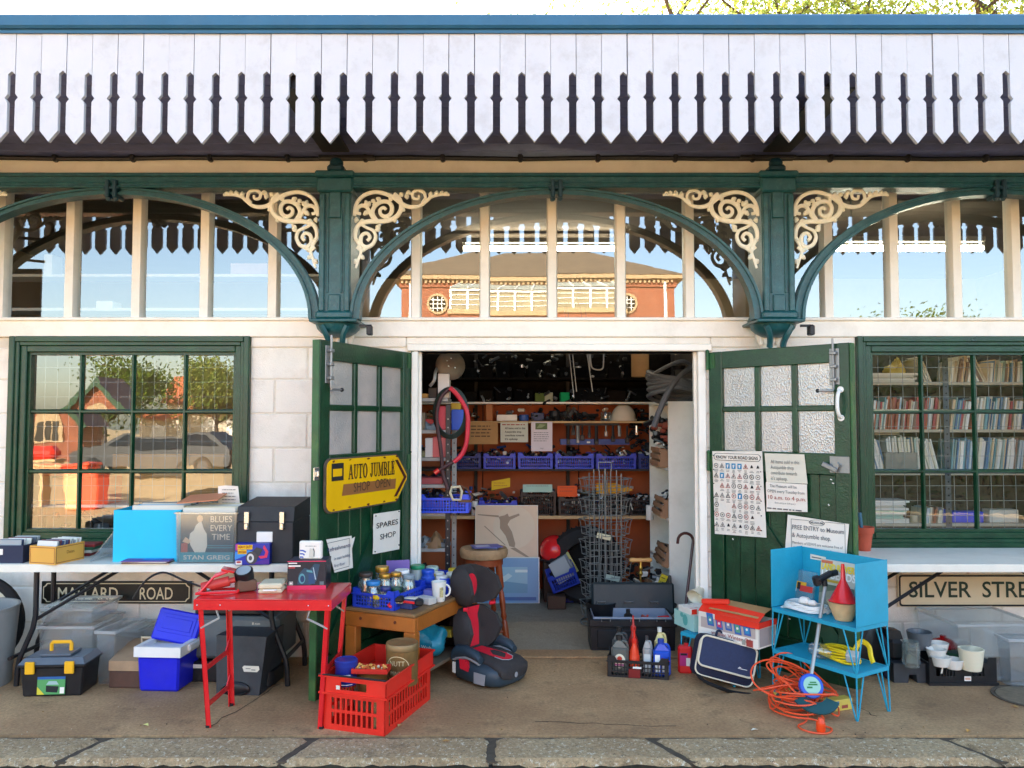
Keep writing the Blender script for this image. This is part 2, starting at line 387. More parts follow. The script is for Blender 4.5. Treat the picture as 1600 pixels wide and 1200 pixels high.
def obscure():
    m = bpy.data.materials.new('rippled obscure glass'); m.use_nodes = True; nt = m.node_tree; N = nt.nodes; L = nt.links
    N.remove(N['Principled BSDF']); o = N['Material Output']
    tc = N.new('ShaderNodeTexCoord'); mp = N.new('ShaderNodeMapping'); mp.inputs['Scale'].default_value = (1, 1, 0.55)
    L.new(tc.outputs['Object'], mp.inputs[0])
    v = N.new('ShaderNodeTexVoronoi'); v.inputs['Scale'].default_value = 130; L.new(mp.outputs[0], v.inputs['Vector'])
    bp = N.new('ShaderNodeBump'); bp.inputs['Strength'].default_value = 0.55; bp.inputs['Distance'].default_value = 0.004
    L.new(v.outputs['Distance'], bp.inputs['Height'])
    g = N.new('ShaderNodeBsdfGlossy'); g.inputs['Roughness'].default_value = 0.22; L.new(bp.outputs[0], g.inputs['Normal'])
    d = N.new('ShaderNodeBsdfTranslucent'); d.inputs[0].default_value = (0.75, 0.76, 0.75, 1); L.new(bp.outputs[0], d.inputs['Normal'])
    f = N.new('ShaderNodeBsdfDiffuse'); f.inputs[0].default_value = (0.62, 0.63, 0.63, 1); L.new(bp.outputs[0], f.inputs['Normal'])
    nz = N.new('ShaderNodeTexNoise'); nz.inputs['Scale'].default_value = 2.6; nz.inputs['Detail'].default_value = 3; L.new(tc.outputs['Object'], nz.inputs['Vector'])
    cx = N.new('ShaderNodeMix'); cx.data_type = 'RGBA'; cx.inputs['A'].default_value = (0.44, 0.45, 0.46, 1); cx.inputs['B'].default_value = (0.70, 0.62, 0.61, 1); rz = N.new('ShaderNodeMapRange'); rz.inputs[1].default_value = .38; rz.inputs[2].default_value = .62  # grey to pink mottling painted in for colours transmitted and reflected by the panes
    L.new(nz.outputs['Fac'], rz.inputs[0]); L.new(rz.outputs[0], cx.inputs['Factor']); L.new(cx.outputs['Result'], d.inputs[0]); L.new(cx.outputs['Result'], f.inputs[0])
    a = N.new('ShaderNodeMixShader'); a.inputs[0].default_value = 0.45; L.new(d.outputs[0], a.inputs[1]); L.new(f.outputs[0], a.inputs[2])
    x = N.new('ShaderNodeMixShader'); x.inputs[0].default_value = 0.30; L.new(a.outputs[0], x.inputs[1]); L.new(g.outputs[0], x.inputs[2])
    L.new(x.outputs[0], o.inputs['Surface']); return m
obsc = obscure()

# ================================================================ the setting
def concrete(name, c0, c1, crack, rough=0.85, scale=1.0, speck=0.0):
    m = bpy.data.materials.new(name); m.use_nodes = True; nt = m.node_tree; N = nt.nodes; L = nt.links
    p = N['Principled BSDF']; p.inputs['Roughness'].default_value = rough
    tc = N.new('ShaderNodeTexCoord')
    def noise(s, d=6, r=0.65):
        n = N.new('ShaderNodeTexNoise'); n.inputs['Scale'].default_value = s * scale; n.inputs['Detail'].default_value = d; n.inputs['Roughness'].default_value = r
        L.new(tc.outputs['Object'], n.inputs['Vector']); return n
    def mr(n, a, b, c=0, d=1):
        r = N.new('ShaderNodeMapRange'); r.inputs[1].default_value = a; r.inputs[2].default_value = b; r.inputs[3].default_value = c; r.inputs[4].default_value = d
        L.new(n, r.inputs[0]); return r.outputs[0]
    def mix(f, a, b):
        x = N.new('ShaderNodeMix'); x.data_type = 'RGBA'; L.new(f, x.inputs['Factor'])
        for s, q in (('A', a), ('B', b)):
            if isinstance(q, tuple): x.inputs[s].default_value = (*q, 1)
            else: L.new(q, x.inputs[s])
        return x.outputs['Result']
    c = mix(mr(noise(1.3).outputs['Fac'], 0.40, 0.60), rgb(c0), rgb(c1))
    c = mix(mr(noise(60, 3).outputs['Fac'], 0.35, 0.7, 0, 0.5), c, rgb(crack))
    c = mix(mr(noise(5, 8, 0.75).outputs['Fac'], 0.54, 0.68, 0, 0.62), c, rgb(crack))
    if speck:
        c = mix(mr(noise(38, 3, 0.9).outputs['Fac'], 0.57, 0.64, 0, speck), c, rgb('#dccfb4')); c = mix(mr(noise(52, 3, 0.9).outputs['Fac'], 0.60, 0.66, 0, speck), c, rgb('#3c3528'))
    L.new(c, p.inputs['Base Color'])
    b = N.new('ShaderNodeBump'); b.inputs['Strength'].default_value = 0.5 if not speck else 0.9; b.inputs['Distance'].default_value = 0.012
    L.new(noise(45, 8, 0.7).outputs['Fac'], b.inputs['Height']); L.new(b.outputs[0], p.inputs['Normal'])
    return m
pavem = concrete('worn pavement concrete', '#aa825a', '#c99f70', '#6b523a')
floorm = concrete('shop floor concrete', '#9a8e7a', '#aca08a', '#75695a')
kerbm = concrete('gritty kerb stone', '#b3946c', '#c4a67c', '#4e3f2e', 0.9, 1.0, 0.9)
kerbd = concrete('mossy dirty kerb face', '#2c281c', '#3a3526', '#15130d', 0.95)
roadm = concrete('dark damp gutter tarmac', '#1f1b15', '#2a241c', '#0e0c09', 0.9)
yardm = concrete('tan gravel yard', '#c9a878', '#d8b98a', '#b0905f', 0.95, 0.4)
jointm = M('dirt filled joint', '#54483a', 0.95, 0.3, 20, 0.5, 80)

b = B(); b.quad((-400, -400, -0.145), (400, -400, -0.145), (400, 400, -0.145), (-400, 400, -0.145)); b.obj('ground', yardm, smooth=False, kind='structure')
r0 = random.Random(6); b = B(); nx = 300
for i in range(nx + 1):
    x = -5.5 + 11.5 * i / nx
    for j, (y, z) in enumerate(((-1.60, -.035), (-1.66, -.045), (-1.73, -.075), (-1.82, -.115), (-1.95, -.142))): b.v.append((x, y + r0.uniform(-.02, .02), z + (r0.uniform(-.022, .016) if j < 4 else 0)))
for i in range(nx):
    for j in range(4): k = i * 5 + j; b.f.append([k, k + 1, k + 6, k + 5]); b.mi.append(0)
b.obj('gutter_dirt', M('black gutter dirt', '#1a160f', .95, .4, 30, .6, 60, dirt='#4a4028', dirtamt=.5, dscale=14), None, kind='stuff')
b = B(); b.quad((-60, -7.0, -0.139), (60, -7.0, -0.139), (60, -1.6, -0.139), (-60, -1.6, -0.139)); b.obj('road', roadm, smooth=False, kind='structure')
pave = B().bx(-9, 10, -1.335, -0.0, -0.14, 0.0).obj('pavement', pavem, smooth=False, kind='structure')
flo = B().bx(-5.5, 6.2, 0.001, 5.0, -0.14, -0.002).obj('floor', floorm, smooth=False, kind='structure')
kerb = B().bx(-9, 10, -1.62, -1.336, -0.14, -0.012).obj('kerb', jointm, smooth=False, kind='structure')
def kerbstone(x0, x1, seed, s0, s1):
    """one rough slab, its ends cut at a slant, top worn uneven, its front edge chipped"""
    r = random.Random(seed); nx = max(6, int((x1 - x0) / 0.035)); ny = 10; vs = []; fs = []
    for i in range(nx + 1):
        for j in range(ny + 1):
            u = i / nx; v = j / ny
            y = -1.352 - 0.288 * v
            xa = x0 + s0 * v; xb = x1 + s1 * v; x = xa + (xb - xa) * u
            e = min(u * (x1 - x0), (1 - u) * (x1 - x0), v * 0.288, (1 - v) * 0.288) / 0.03
            z = 0.003 - (0.022 * max(0, 1 - e) ** 1.5) + r.uniform(-0.003, 0.003)
            if j == ny: y += r.uniform(-0.006, 0.012); z -= r.uniform(0, 0.012)
            if j == 0: y += r.uniform(-0.02, 0.0)
            if i in (0, nx): x += r.uniform(-0.003, 0.003)
            vs.append((x, y, z))
    n = ny + 1
    for i in range(nx):
        for j in range(ny): fs.append((i * n + j, i * n + j + 1, (i + 1) * n + j + 1, (i + 1) * n + j))
    base = len(vs)
    for i in range(nx + 1): p = vs[i * n + ny]; vs.append((p[0], p[1] + r.uniform(-0.01, 0.015), -0.15))
    for i in range(nx): fs.append((i * n + ny, base + i, base + i + 1, (i + 1) * n + ny))
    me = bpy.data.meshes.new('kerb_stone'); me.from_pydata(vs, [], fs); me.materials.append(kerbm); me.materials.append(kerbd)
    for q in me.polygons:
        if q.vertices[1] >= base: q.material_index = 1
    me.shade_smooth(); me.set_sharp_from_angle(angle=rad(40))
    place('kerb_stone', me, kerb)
def kx(px, py=1165): return G(px, py).x
cuts = [(-4.9, 0), (-3.8, 0), (-2.75, 0), (kx(150), -0.10), (kx(482), -0.10), (kx(768), 0.0), (kx(1020), 0.16), (kx(1490), 0.14), (3.3, 0.1), (4.5, 0), (5.6, 0)]
cuts.sort()
for i in range(len(cuts) - 1):
    (a, sa), (c, sb) = cuts[i], cuts[i + 1]
    kerbstone(a + 0.009, c - 0.009, 40 + i, sa, sb)
r0 = random.Random(41)
for (x, y), (x1, y1), n in (((440, 1068), (322, 1138), 9), ((1330, 1098), (1372, 1120), 6), ((840, 1128), (1060, 1136), 10), ((560, 1020), (640, 1000), 5)):
    a = G(x, y); c = G(x1, y1); P = [a.lerp(c, i / n) + Vector((r0.uniform(-.02, .02), r0.uniform(-.015, .015), 0)) for i in range(n + 1)]; b = B()
    for i in range(n):
        d = (P[i + 1] - P[i]).normalized(); s_ = Vector((-d.y, d.x, 0)); w0, w1 = [(.0015 + .003 * r0.random()) for _ in (0, 1)]
        b.quad(*[(q.x, q.y, .0012) for q in (P[i] - s_ * w0, P[i + 1] - s_ * w1, P[i + 1] + s_ * w1, P[i] + s_ * w0)])
    b.obj('crack', M('pavement crack', '#4a3d2c', .95, .2, 20), pave, smooth=False)
b = B()
for k in range(260):
    y = r0.choice((r0.uniform(-1.33, -.02), -1.33 + r0.expovariate(14), -.03 - r0.expovariate(10))); y = max(-1.33, min(-.02, y)); q = r0.uniform(.002, .006)
    b.use(r0.randrange(3)).box((r0.uniform(-3, 3.2), y, q * .4), (q, q * r0.uniform(.6, 1.4), q * .8), q * .2, r0.uniform(0, 3))
b.obj('grit', [M('pale grit', '#b8a88a', .9), M('dark grit', '#3a3024', .9), M('leaf crumbs', '#8a6a34', .9)], None, kind='stuff')
# drain cover
g = G(1612, 1090)
t = thing('drain_cover', 'round iron drain cover set in the pavement at the right edge', 'drain cover', (g.x, g.y, 0.001))
B().lathe([(0.205, 0), (0.205, 0.006), (0.185, 0.006), (0.185, 0.0)], n=36).obj('rim', jointm, t)
B().lathe([(0.18, 0), (0.18, 0.004), (0.0, 0.005)], n=32).obj('lid', M('old iron lid', '#7a6a54', .8, .25, 30, .5, 50), t)

# ================================================================ the shop
bld = thing('shop_building', 'single storey shop with white fretwork canopy and green arched ironwork', 'building', (0, 0, 0))
def X(px, Y=0.0): return W(px, 657, Y).x
def Z(py, Y=0.0): return W(800, py, Y).z
WL0, WL1 = X(16), X(391); WR0, WR1 = X(1338), X(1338) + 1.66
WZ0, WZ1 = 0.735, Z(526)
DX0, DX1, DZ = X(643), X(1103), Z(549)
# masonry: backing + every block
wall = B()
def wrect(x0, x1, z0, z1): wall.bx(x0, x1, 0.0, 0.20, z0, z1)
wrect(-5.5, WL0, 0, 2.17); wrect(WL0, WL1, 0, WZ0); wrect(WL1, DX0, 0, 2.17); wrect(DX1, WR0, 0, 2.17); wrect(WR0, WR1, 0, WZ0); wrect(WR1, 6.2, 0, 2.17)
wrect(DX0, DX1, DZ, 2.17)
wall_o = wall.obj('wall', mortar, bld, smooth=False)
_bm = {}
def block(x0, x1, z0, z1):
    w = round(x1 - x0, 2); h = round(z1 - z0, 3)
    if w < 0.03 or h < 0.03: return
    if (w, h) not in _bm: _bm[(w, h)] = B().box((0, 0, 0), (w, 0.03, h), 0.006).mesh('block', wallw)
    place('block', _bm[(w, h)], wall_o, ((x0 + x1) / 2, 0.0105 + RN.uniform(-.0012, .0012), (z0 + z1) / 2))
HC = 0.2352
for k in range(9):
    z0, z1 = 0.004 + k * HC, 0.004 + (k + 1) * HC - 0.007
    x = -5.45 + (0.225 if k % 2 else 0)
    segs = [(-5.45, WL0), (WL1, DX0), (DX1, WR0), (WR1, 6.1)] if z1 > WZ0 + 0.1 else [(-5.45, DX0), (DX1, 6.1)]
    while x < 6.1:
        for a, c in segs:
            u, v = max(x, a), min(x + 0.443, c)
            if v - u > 0.03:
                zz = z1
                block(u, v, z0, min(zz, 2.10))
        x += 0.45
# frieze, lintel and jambs
bb = B()
bb.bx(-5.5, 6.2, -0.028, 0.02, Z(527), Z(500), 0.006)
bb.bx(-5.5, 6.2, -0.048, 0.02, Z(502), Z(497), 0.004)
bb.obj('frieze_rail', cream, bld)
bb = B(); bb.bx(WL1 + 0.002, DX0 - 0.04, -0.012, 0.02, 2.105, Z(527) - 0.001, 0.004); bb.bx(DX0 - 0.035, DX1 + 0.035, -0.010, 0.02, DZ + 0.05, Z(527) - 0.001, 0.004)
bb.bx(DX1 + 0.04, WR0 - 0.002, -0.012, 0.02, 2.105, Z(527) - 0.001, 0.004); bb.obj('frieze_panel', wallw, bld)
bb = B(); bb.bx(DX0 - 0.03, DX1 + 0.04, -0.035, 0.22, DZ, DZ + 0.048, 0.006); bb.obj('door_lintel', cream, bld)
for x0, x1 in ((DX0, DX0 + 0.045), (DX1 - 0.055, DX1)):
    j = B().bx(x0, x1, -0.02, 0.07, 0.0, DZ - 0.001, 0.005).obj('door_jamb', cream, bld)
    B().bx(x0 + 0.012 if x0 < 0 else x0 - 0.018, x1 + 0.018 if x0 < 0 else x1 - 0.012, 0.03, 0.0685, 0.0, DZ - 0.002).obj('door_stop', cream, j)
B().bx(DX0, DX1, -0.03, 0.14, 0.0005, 0.012, 0.004).obj('threshold', pavem, bld)

# transom lights
TZ0, TZ1 = Z(498), Z(299)
mull = [-340, -230, -118, -4, 105, 210, 317, 424, 537, 649, 757, 863, 971, 1079, 1188, 1297, 1400, 1499, 1592, 1695, 1800, 1905]
tf = B(); tf.bx(-5.5, 6.2, -0.0, 0.07, TZ1, 3.30, 0.0); tf.bx(-5.5, 6.2, -0.022, -0.001, TZ1 + 0.02, TZ1 + 0.10, 0.004)
trans = tf.obj('transom_window', cream, bld)
mm = None
xs = [X(p) for p in mull]
for x in xs:
    q = B(); q.prism([(x - 0.036, -0.006), (x - 0.028, -0.026), (x + 0.028, -0.026), (x + 0.036, -0.006), (x + 0.034, 0.06), (x - 0.034, 0.06)], TZ0, TZ1, 'z')
    q.obj('mullion', cream, trans)
for a, c in zip(xs[:-1], xs[1:]):
    tilt = RN.uniform(-0.0025, 0.0025); tilt2 = RN.uniform(-0.002, 0.002)
    q = B(); q.quad((a + 0.03, 0.024 + tilt, TZ0), (c - 0.03, 0.024 - tilt, TZ0), (c - 0.03, 0.024 - tilt + tilt2, TZ1), (a + 0.03, 0.024 + tilt + tilt2, TZ1))
    q.obj('pane', glasst, trans, smooth=False)
# fascia under the soffit, conduit
B().bx(-5.5, 6.2, -0.03, 0.06, 3.302, 3.405, 0.005).obj('fascia_board', cream, bld)
pz = 3.408
cd = B(); cd.tube([(-5.5 + 0.4 * i, -0.05, pz + 0.006 * math.sin(i * 1.7)) for i in range(30)], 0.016, 8); con = cd.obj('conduit', iron, bld)
for k in range(-2, 20):
    x = X(82) + k * 0.535 - 0.535
    if -5.4 < x < 6: B().box((x, -0.05, pz), (0.035, 0.05, 0.05), 0.01).obj('pipe_clip', iron, con)

# canopy
CANZ, VY = 3.43, -1.37
sof = B().bx(-6, 6.7, VY + 0.03, 0.05, CANZ + 0.02, CANZ + 0.05).obj('soffit', soffm, bld, smooth=False)
sm = B().box((0, 0, 0), (12.6, 0.146, 0.02), 0.004).mesh('soffit_board', soffm)
for k in range(9): place('soffit_board', sm, sof, (0.35, VY + 0.11 + k * 0.150, CANZ + 0.010))
vt, vb = Z(42, VY), Z(222, VY); vs1, vs0 = Z(116, VY), Z(205, VY); vm = Z(153, VY)
bw = 40.6 * (VY + 5.45) / FPX
val = B().bx(-6, 6.7, VY + 0.026, VY + 0.06, vt - 0.12, vt).bx(-6, 6.7, VY + 0.026, VY + 0.05, vs1 + 0.03, vs1 + 0.10).obj('valance', soffm, bld, smooth=False)
s = bw * 0.285; hb = bw - s
o = [(0.0015, vt), (bw - 0.0015, vt), (bw - 0.0015, vs1), (bw - s / 2, vs1 + s * 0.42), (bw - s, vs1), (bw - s, vm + 0.020), (bw - s - 0.016, vm), (bw - s, vm - 0.020),
     (bw - s, vs0), ((bw - s) / 2, vb), (0.0015, vs0), (0.0015, vm - 0.020), (0.016, vm), (0.0015, vm + 0.020)]
o[9] = ((bw - s) / 2, vb); 
flare = 0.0
bo = B()
# concave outline: build as a strip of quads left edge / right edge so that it stays clean
def vboard(bo, y0, y1):
    n = len(o); vs = [(p[0], y0, p[1]) for p in o] + [(p[0], y1, p[1]) for p in o]
    front = [[0, 1, 2, 3], [0, 3, 4], [0, 4, 5, 13], [13, 5, 6, 12], [12, 6, 7, 11], [11, 7, 8, 10], [10, 8, 9]]
    fs = front + [[i + n for i in reversed(f)] for f in front] + [[i, (i + 1) % n, n + (i + 1) % n, n + i] for i in range(n)]
    bo.add(vs, fs)
vboard(bo, 0, 0.022)
bme = bo.mesh('board', white, smooth=False)
x = X(49, VY) - bw - bw * 20
nail = B()
while x < 6.6:
    if x > -5.9:
        ob = place('board', bme, val, (x + RN.uniform(-0.0012, 0.0012), VY + RN.uniform(-0.002, 0.002), RN.uniform(-0.007, 0.005))); ob.rotation_euler = (0, RN.uniform(-0.0003, 0.0003), 0)
        for dx in (0.014, bw - 0.014): nail.ball((x + dx + RN.uniform(-.006, .006), VY - 0.001, vt - 0.016 + RN.uniform(-.006, .006)), (0.008, 0.006, 0.008), 6, 4)
    x += bw
nail.obj('nails', steel, val, kind='stuff')
cp = B(); ct0, ct1 = Z(43, VY - 0.03), Z(21, VY - 0.03)
cp.bx(-6.05, 6.75, VY - 0.035, VY + 0.10, ct0, ct1, 0.012); cp.bx(-6.05, 6.75, VY - 0.012, VY + 0.02, ct0 - 0.02, ct0 - 0.001); cp.obj('capping', capm, bld)
rf = B(); rf.quad((-6, VY + 0.1, ct1 - 0.03), (6.7, VY + 0.1, ct1 - 0.03), (6.7, 2.6, 5.25), (-6, 2.6, 5.25)); rf.quad((-6, 2.6, 5.25), (6.7, 2.6, 5.25), (6.7, 5.2, 3.6), (-6, 5.2, 3.6))
rf.poly([(-6, VY + .1, ct1 - .03), (-6, 2.6, 5.25), (-6, 5.2, 3.6), (-6, 5.2, 3.4), (-6, VY + .1, 3.45)]); rf.poly([(6.7, VY + .1, ct1 - .03), (6.7, 2.6, 5.25), (6.7, 5.2, 3.6), (6.7, 5.2, 3.4), (6.7, VY + .1, 3.45)])
rf.obj('roof', M('grey slate roof', '#55555c', 0.7, 0.2, 10), bld, smooth=False)

# iron columns, beam, arches and scrolls
AY = -0.306
CX = [-4.06, X(521.5, AY), X(1218.5, AY), 4.62]
bt, bbm = Z(270, AY - 0.04), Z(293, AY - 0.04)
be = B(); be.bx(-5.5, 6.2, AY - 0.03, AY + 0.07, bbm + 0.012, bt - 0.014, 0.004); be.bx(-5.5, 6.2, AY - 0.05, AY + 0.09, bt - 0.024, bt, 0.006)
be.bx(-5.5, 6.2, AY - 0.043, AY + 0.08, bbm, bbm + 0.016, 0.005); be.bx(-5.5, 6.2, AY - 0.037, AY + 0.075, bbm + 0.03, bbm + 0.045, 0.004)
be.obj('beam', teal, bld)
cz0, cz1 = Z(492, AY), Z(300, AY)
def column(x):
    c = B(); hw = 0.102
    c.bx(-hw, hw, -0.02, 0.30, cz0 - 0.02, bbm, 0.012)                      # shaft
    for sx in (-1, 1):
        c.bx(sx * 0.082 - 0.018, sx * 0.082 + 0.018, -0.040, -0.019, cz0 + 0.02, bbm - 0.04, 0.006)   # raised front edges
        c.bx(sx * 0.045 - 0.006, sx * 0.045 + 0.006, -0.030, -0.019, cz0 + 0.14, bbm - 0.14, 0.003)
    c.bx(-0.04, 0.04, -0.035, -0.018, cz1 - 0.18, bbm - 0.02, 0.006); c.bx(-0.04, 0.04, -0.035, -0.018, cz0 + 0.02, cz0 + 0.13, 0.006)
    c.bx(-0.118, 0.118, -0.055, 0.30, bbm - 0.03, bt - 0.03, 0.012)         # head block
    c.bx(-0.128, 0.128, -0.065, 0.30, bt - 0.03, bt + 0.012, 0.010); c.bx(-0.118, 0.118, -0.050, 0.30, cz0 - 0.03, cz0 + 0.02, 0.012)
    o = c.obj('column', teal, bld, (x, AY, 0))
    f = B(); f.bx(-0.055, 0.055, -0.04, 0.06, bt + 0.012, bt + 0.06, 0.014); f.lathe([(0.036, 0), (0.045, 0.012), (0.044, 0.03), (0.03, 0.048), (0.0, 0.056)], (0, 0.005, bt + 0.058), 12)
    f.obj('finial', teald, o)
    f = B(); f.bx(-0.155, 0.155, -0.065, 0.30, cz0 - 0.052, cz0 - 0.031, 0.006)
    f.lathe([(0.15, 0), (0.14, -0.03), (0.115, -0.055), (0.08, -0.075), (0.05, -0.085)], (0, 0.11, cz0 - 0.053), 16)
    for sx in (-1, 1): f.tube(spline([(sx * 0.085, -0.02, cz0 - 0.07), (sx * 0.06, -0.005, cz0 - 0.12), (sx * 0.045, 0.03, cz0 - 0.17), (sx * 0.043, 0.05, cz0 - 0.21)]), [0.02] * 18 + [0.012], 6)
    f.obj('flared_base', teal, o)
    f = B(); f.lathe([(0.025, -0.33), (0.04, -0.27), (0.05, -0.20), (0.085, -0.135), (0.09, -0.11), (0.0, -0.10)], (0, 0.20, cz0), 14)
    for k in range(5): f.ball((-0.07 + 0.035 * k, 0.125 + 0.012 * abs(k - 2), cz0 - 0.15), (0.02, 0.018, 0.035), 8, 6)
    f.obj('corbel', wallw, o)
    f = B(); f.bx(0.155, 0.235, 0.02, 0.04, cz0 - 0.075, cz0 - 0.06); f.bx(0.205, 0.24, 0.0, 0.06, cz0 - 0.13, cz0 - 0.066, 0.006); f.obj('hook_bracket', iron, o)
    # beam from the column out to the canopy edge
    f = B(); f.bx(-0.09, 0.09, VY - AY + 0.05, -0.02, CANZ - 0.075, CANZ - 0.06, 0.003); f.bx(-0.018, 0.018, VY - AY + 0.05, -0.02, CANZ - 0.06, CANZ - 0.002); f.obj('canopy_joist', iron, o)
    f = B(); f.bx(-0.17, 0.21, 0.20, 0.30, CANZ - 0.035, CANZ - 0.016, 0.003); f.obj('joist_plate', iron, o)
    return o
for x in CX: column(x)
zc = cz0 - 0.03; topz = bbm + 0.006
def arch(x0, x1):
    xm = (x0 + x1) / 2; a1 = (x1 - x0) / 2 - 0.10; h1 = topz - zc; n = 48
    def ring(off, y0, y1, th, bo):
        O = [(xm + (a1 - off) * math.cos(PI * i / n), zc + (h1 - off * 0.75) * math.sin(PI * i / n)) for i in range(n + 1)]
        I = [(xm + (a1 - off - th) * math.cos(PI * i / n), zc + (h1 - (off + th) * 0.75) * math.sin(PI * i / n)) for i in range(n + 1)]
        vs = [(p[0], y0, p[1]) for p in O] + [(p[0], y0, p[1]) for p in I] + [(p[0], y1, p[1]) for p in O] + [(p[0], y1, p[1]) for p in I]; m = n + 1
        fs = []
        for i in range(n):
            for u, v in ((0, 1), (1, 3), (3, 2), (2, 0)): fs.append([u * m + i, u * m + i + 1, v * m + i + 1, v * m + i])
        bo.add(vs, fs)
    bo = B(); ring(-0.004, -0.015, 0.035, 0.06, bo); ring(0.045, -0.035, 0.055, 0.02, bo); ring(0.0, -0.026, 0.045, 0.018, bo)
    o = bo.obj('arch', teal, bld, (0, AY, 0), ang=30)
    k = B()
    for sx in (-1, 1):
        k.bx(xm + sx * 0.024 - 0.014, xm + sx * 0.024 + 0.014, -0.06, 0.05, topz - 0.075, bbm + 0.05, 0.006); k.ball((xm + sx * 0.024, -0.03, topz - 0.075), 0.018, 8, 5)
    k.bx(xm - 0.05, xm + 0.05, -0.055, 0.05, topz - 0.02, topz, 0.004); k.obj('clamp', teald, o)
for i in range(3): arch(CX[i], CX[i + 1])
def scroll_mesh():
    """cast scrollwork filling the corner to the right of a column; origin at the corner under the beam"""
    k = 1 / 3.87 / 240.6
    def P(L): return [((x - 888) * k, 0, -(y - 240) * k) for x, y in L]
    bo = B()
    def st(L, r0, r1=None, r2=None):
        p = spline(P(L), 6); n = len(p); r1 = r0 if r1 is None else r1; r0 *= 1.35; r1 *= 1.35; r2 = r2 if r2 is None else r2 * 1.35
        rr = [r0 + (r1 - r0) * min(1, 2 * i / n) if r2 is None or i < n / 2 else r1 + (r2 - r1) * (2 * i / n - 1) for i in range(n)]
        bo.tube(p, rr, 7, flat=0.9, up=(0, 1, 0))
    def leaf(x, y, dx, dy, w=13):
        st([(x, y), (x + dx * .5 - dy * .12, y + dy * .5 + dx * .12), (x + dx, y + dy)], 0.003, w * k, 0.002)
    st([(900, 720), (915, 670), (930, 620), (915, 570), (895, 530), (900, 480), (925, 448), (980, 432), (1050, 432), (1110, 422), (1155, 392), (1175, 345), (1165, 295), (1130, 262)], .006, .0125, .0115)
    st([(890, 400), (893, 350), (915, 300), (960, 264), (1020, 250), (1080, 262), (1130, 285), (1190, 330), (1240, 343), (1290, 335), (1330, 305), (1360, 280), (1410, 268), (1470, 268)], .009, .012, .006)
    st([(1030, 432), (1000, 385), (1012, 340), (1050, 312), (1095, 312), (1118, 345), (1110, 385), (1080, 402), (1052, 390), (1046, 362), (1066, 346), (1082, 360)], .011, .011, .008)
    st([(1010, 420), (985, 380), (965, 345), (935, 335), (908, 350), (905, 378), (928, 385)], .010, .010, .008)
    st([(1300, 318), (1322, 290), (1312, 252), (1275, 240), (1245, 258), (1250, 288), (1278, 292), (1284, 270)], .008, .009, .006)
    st([(925, 448), (965, 470), (1005, 490), (1020, 530), (1000, 575), (960, 590), (930, 565), (935, 520), (965, 505), (985, 530), (968, 552)], .007, .011, .008)
    st([(905, 590), (935, 610), (975, 595)], .008, .008, .005)
    for a in ((960, 340, -5, -38), (955, 338, 30, -30), (985, 372, -40, 22), (1100, 312, 12, -45), (1050, 314, -30, -28), (1040, 330, -42, 2), (1180, 330, 16, 40), (1160, 270, 25, -14), (1210, 295, -12, -32), (1345, 285, 10, -38), (1375, 275, 20, -34), (1410, 268, 18, -26), (1440, 267, 14, -20), (1240, 262, -38, -6),
              (1050, 450, -22, 40), (1010, 490, 36, -22), (960, 432, -40, 6), (930, 630, 22, 34), (918, 665, -26, 28), (925, 600, 34, 8), (905, 560, -14, -24), (895, 440, 4, -34), (1120, 425, 30, -6), (1085, 402, 22, 12), (1010, 320, -18, -22)):
        leaf(*a)
    return bo.mesh('scroll_panel', scrollm, ang=50)
sme = scroll_mesh()
for i, x in enumerate(CX):
    for sx in (1, -1):
        if (i == 0 and sx < 0) or (i == 3 and sx > 0): continue
        ob = place('scroll_panel', sme, bld, (x + sx * 0.118, AY + 0.012, bbm - 0.004)); ob.scale = (sx, 1, 1)

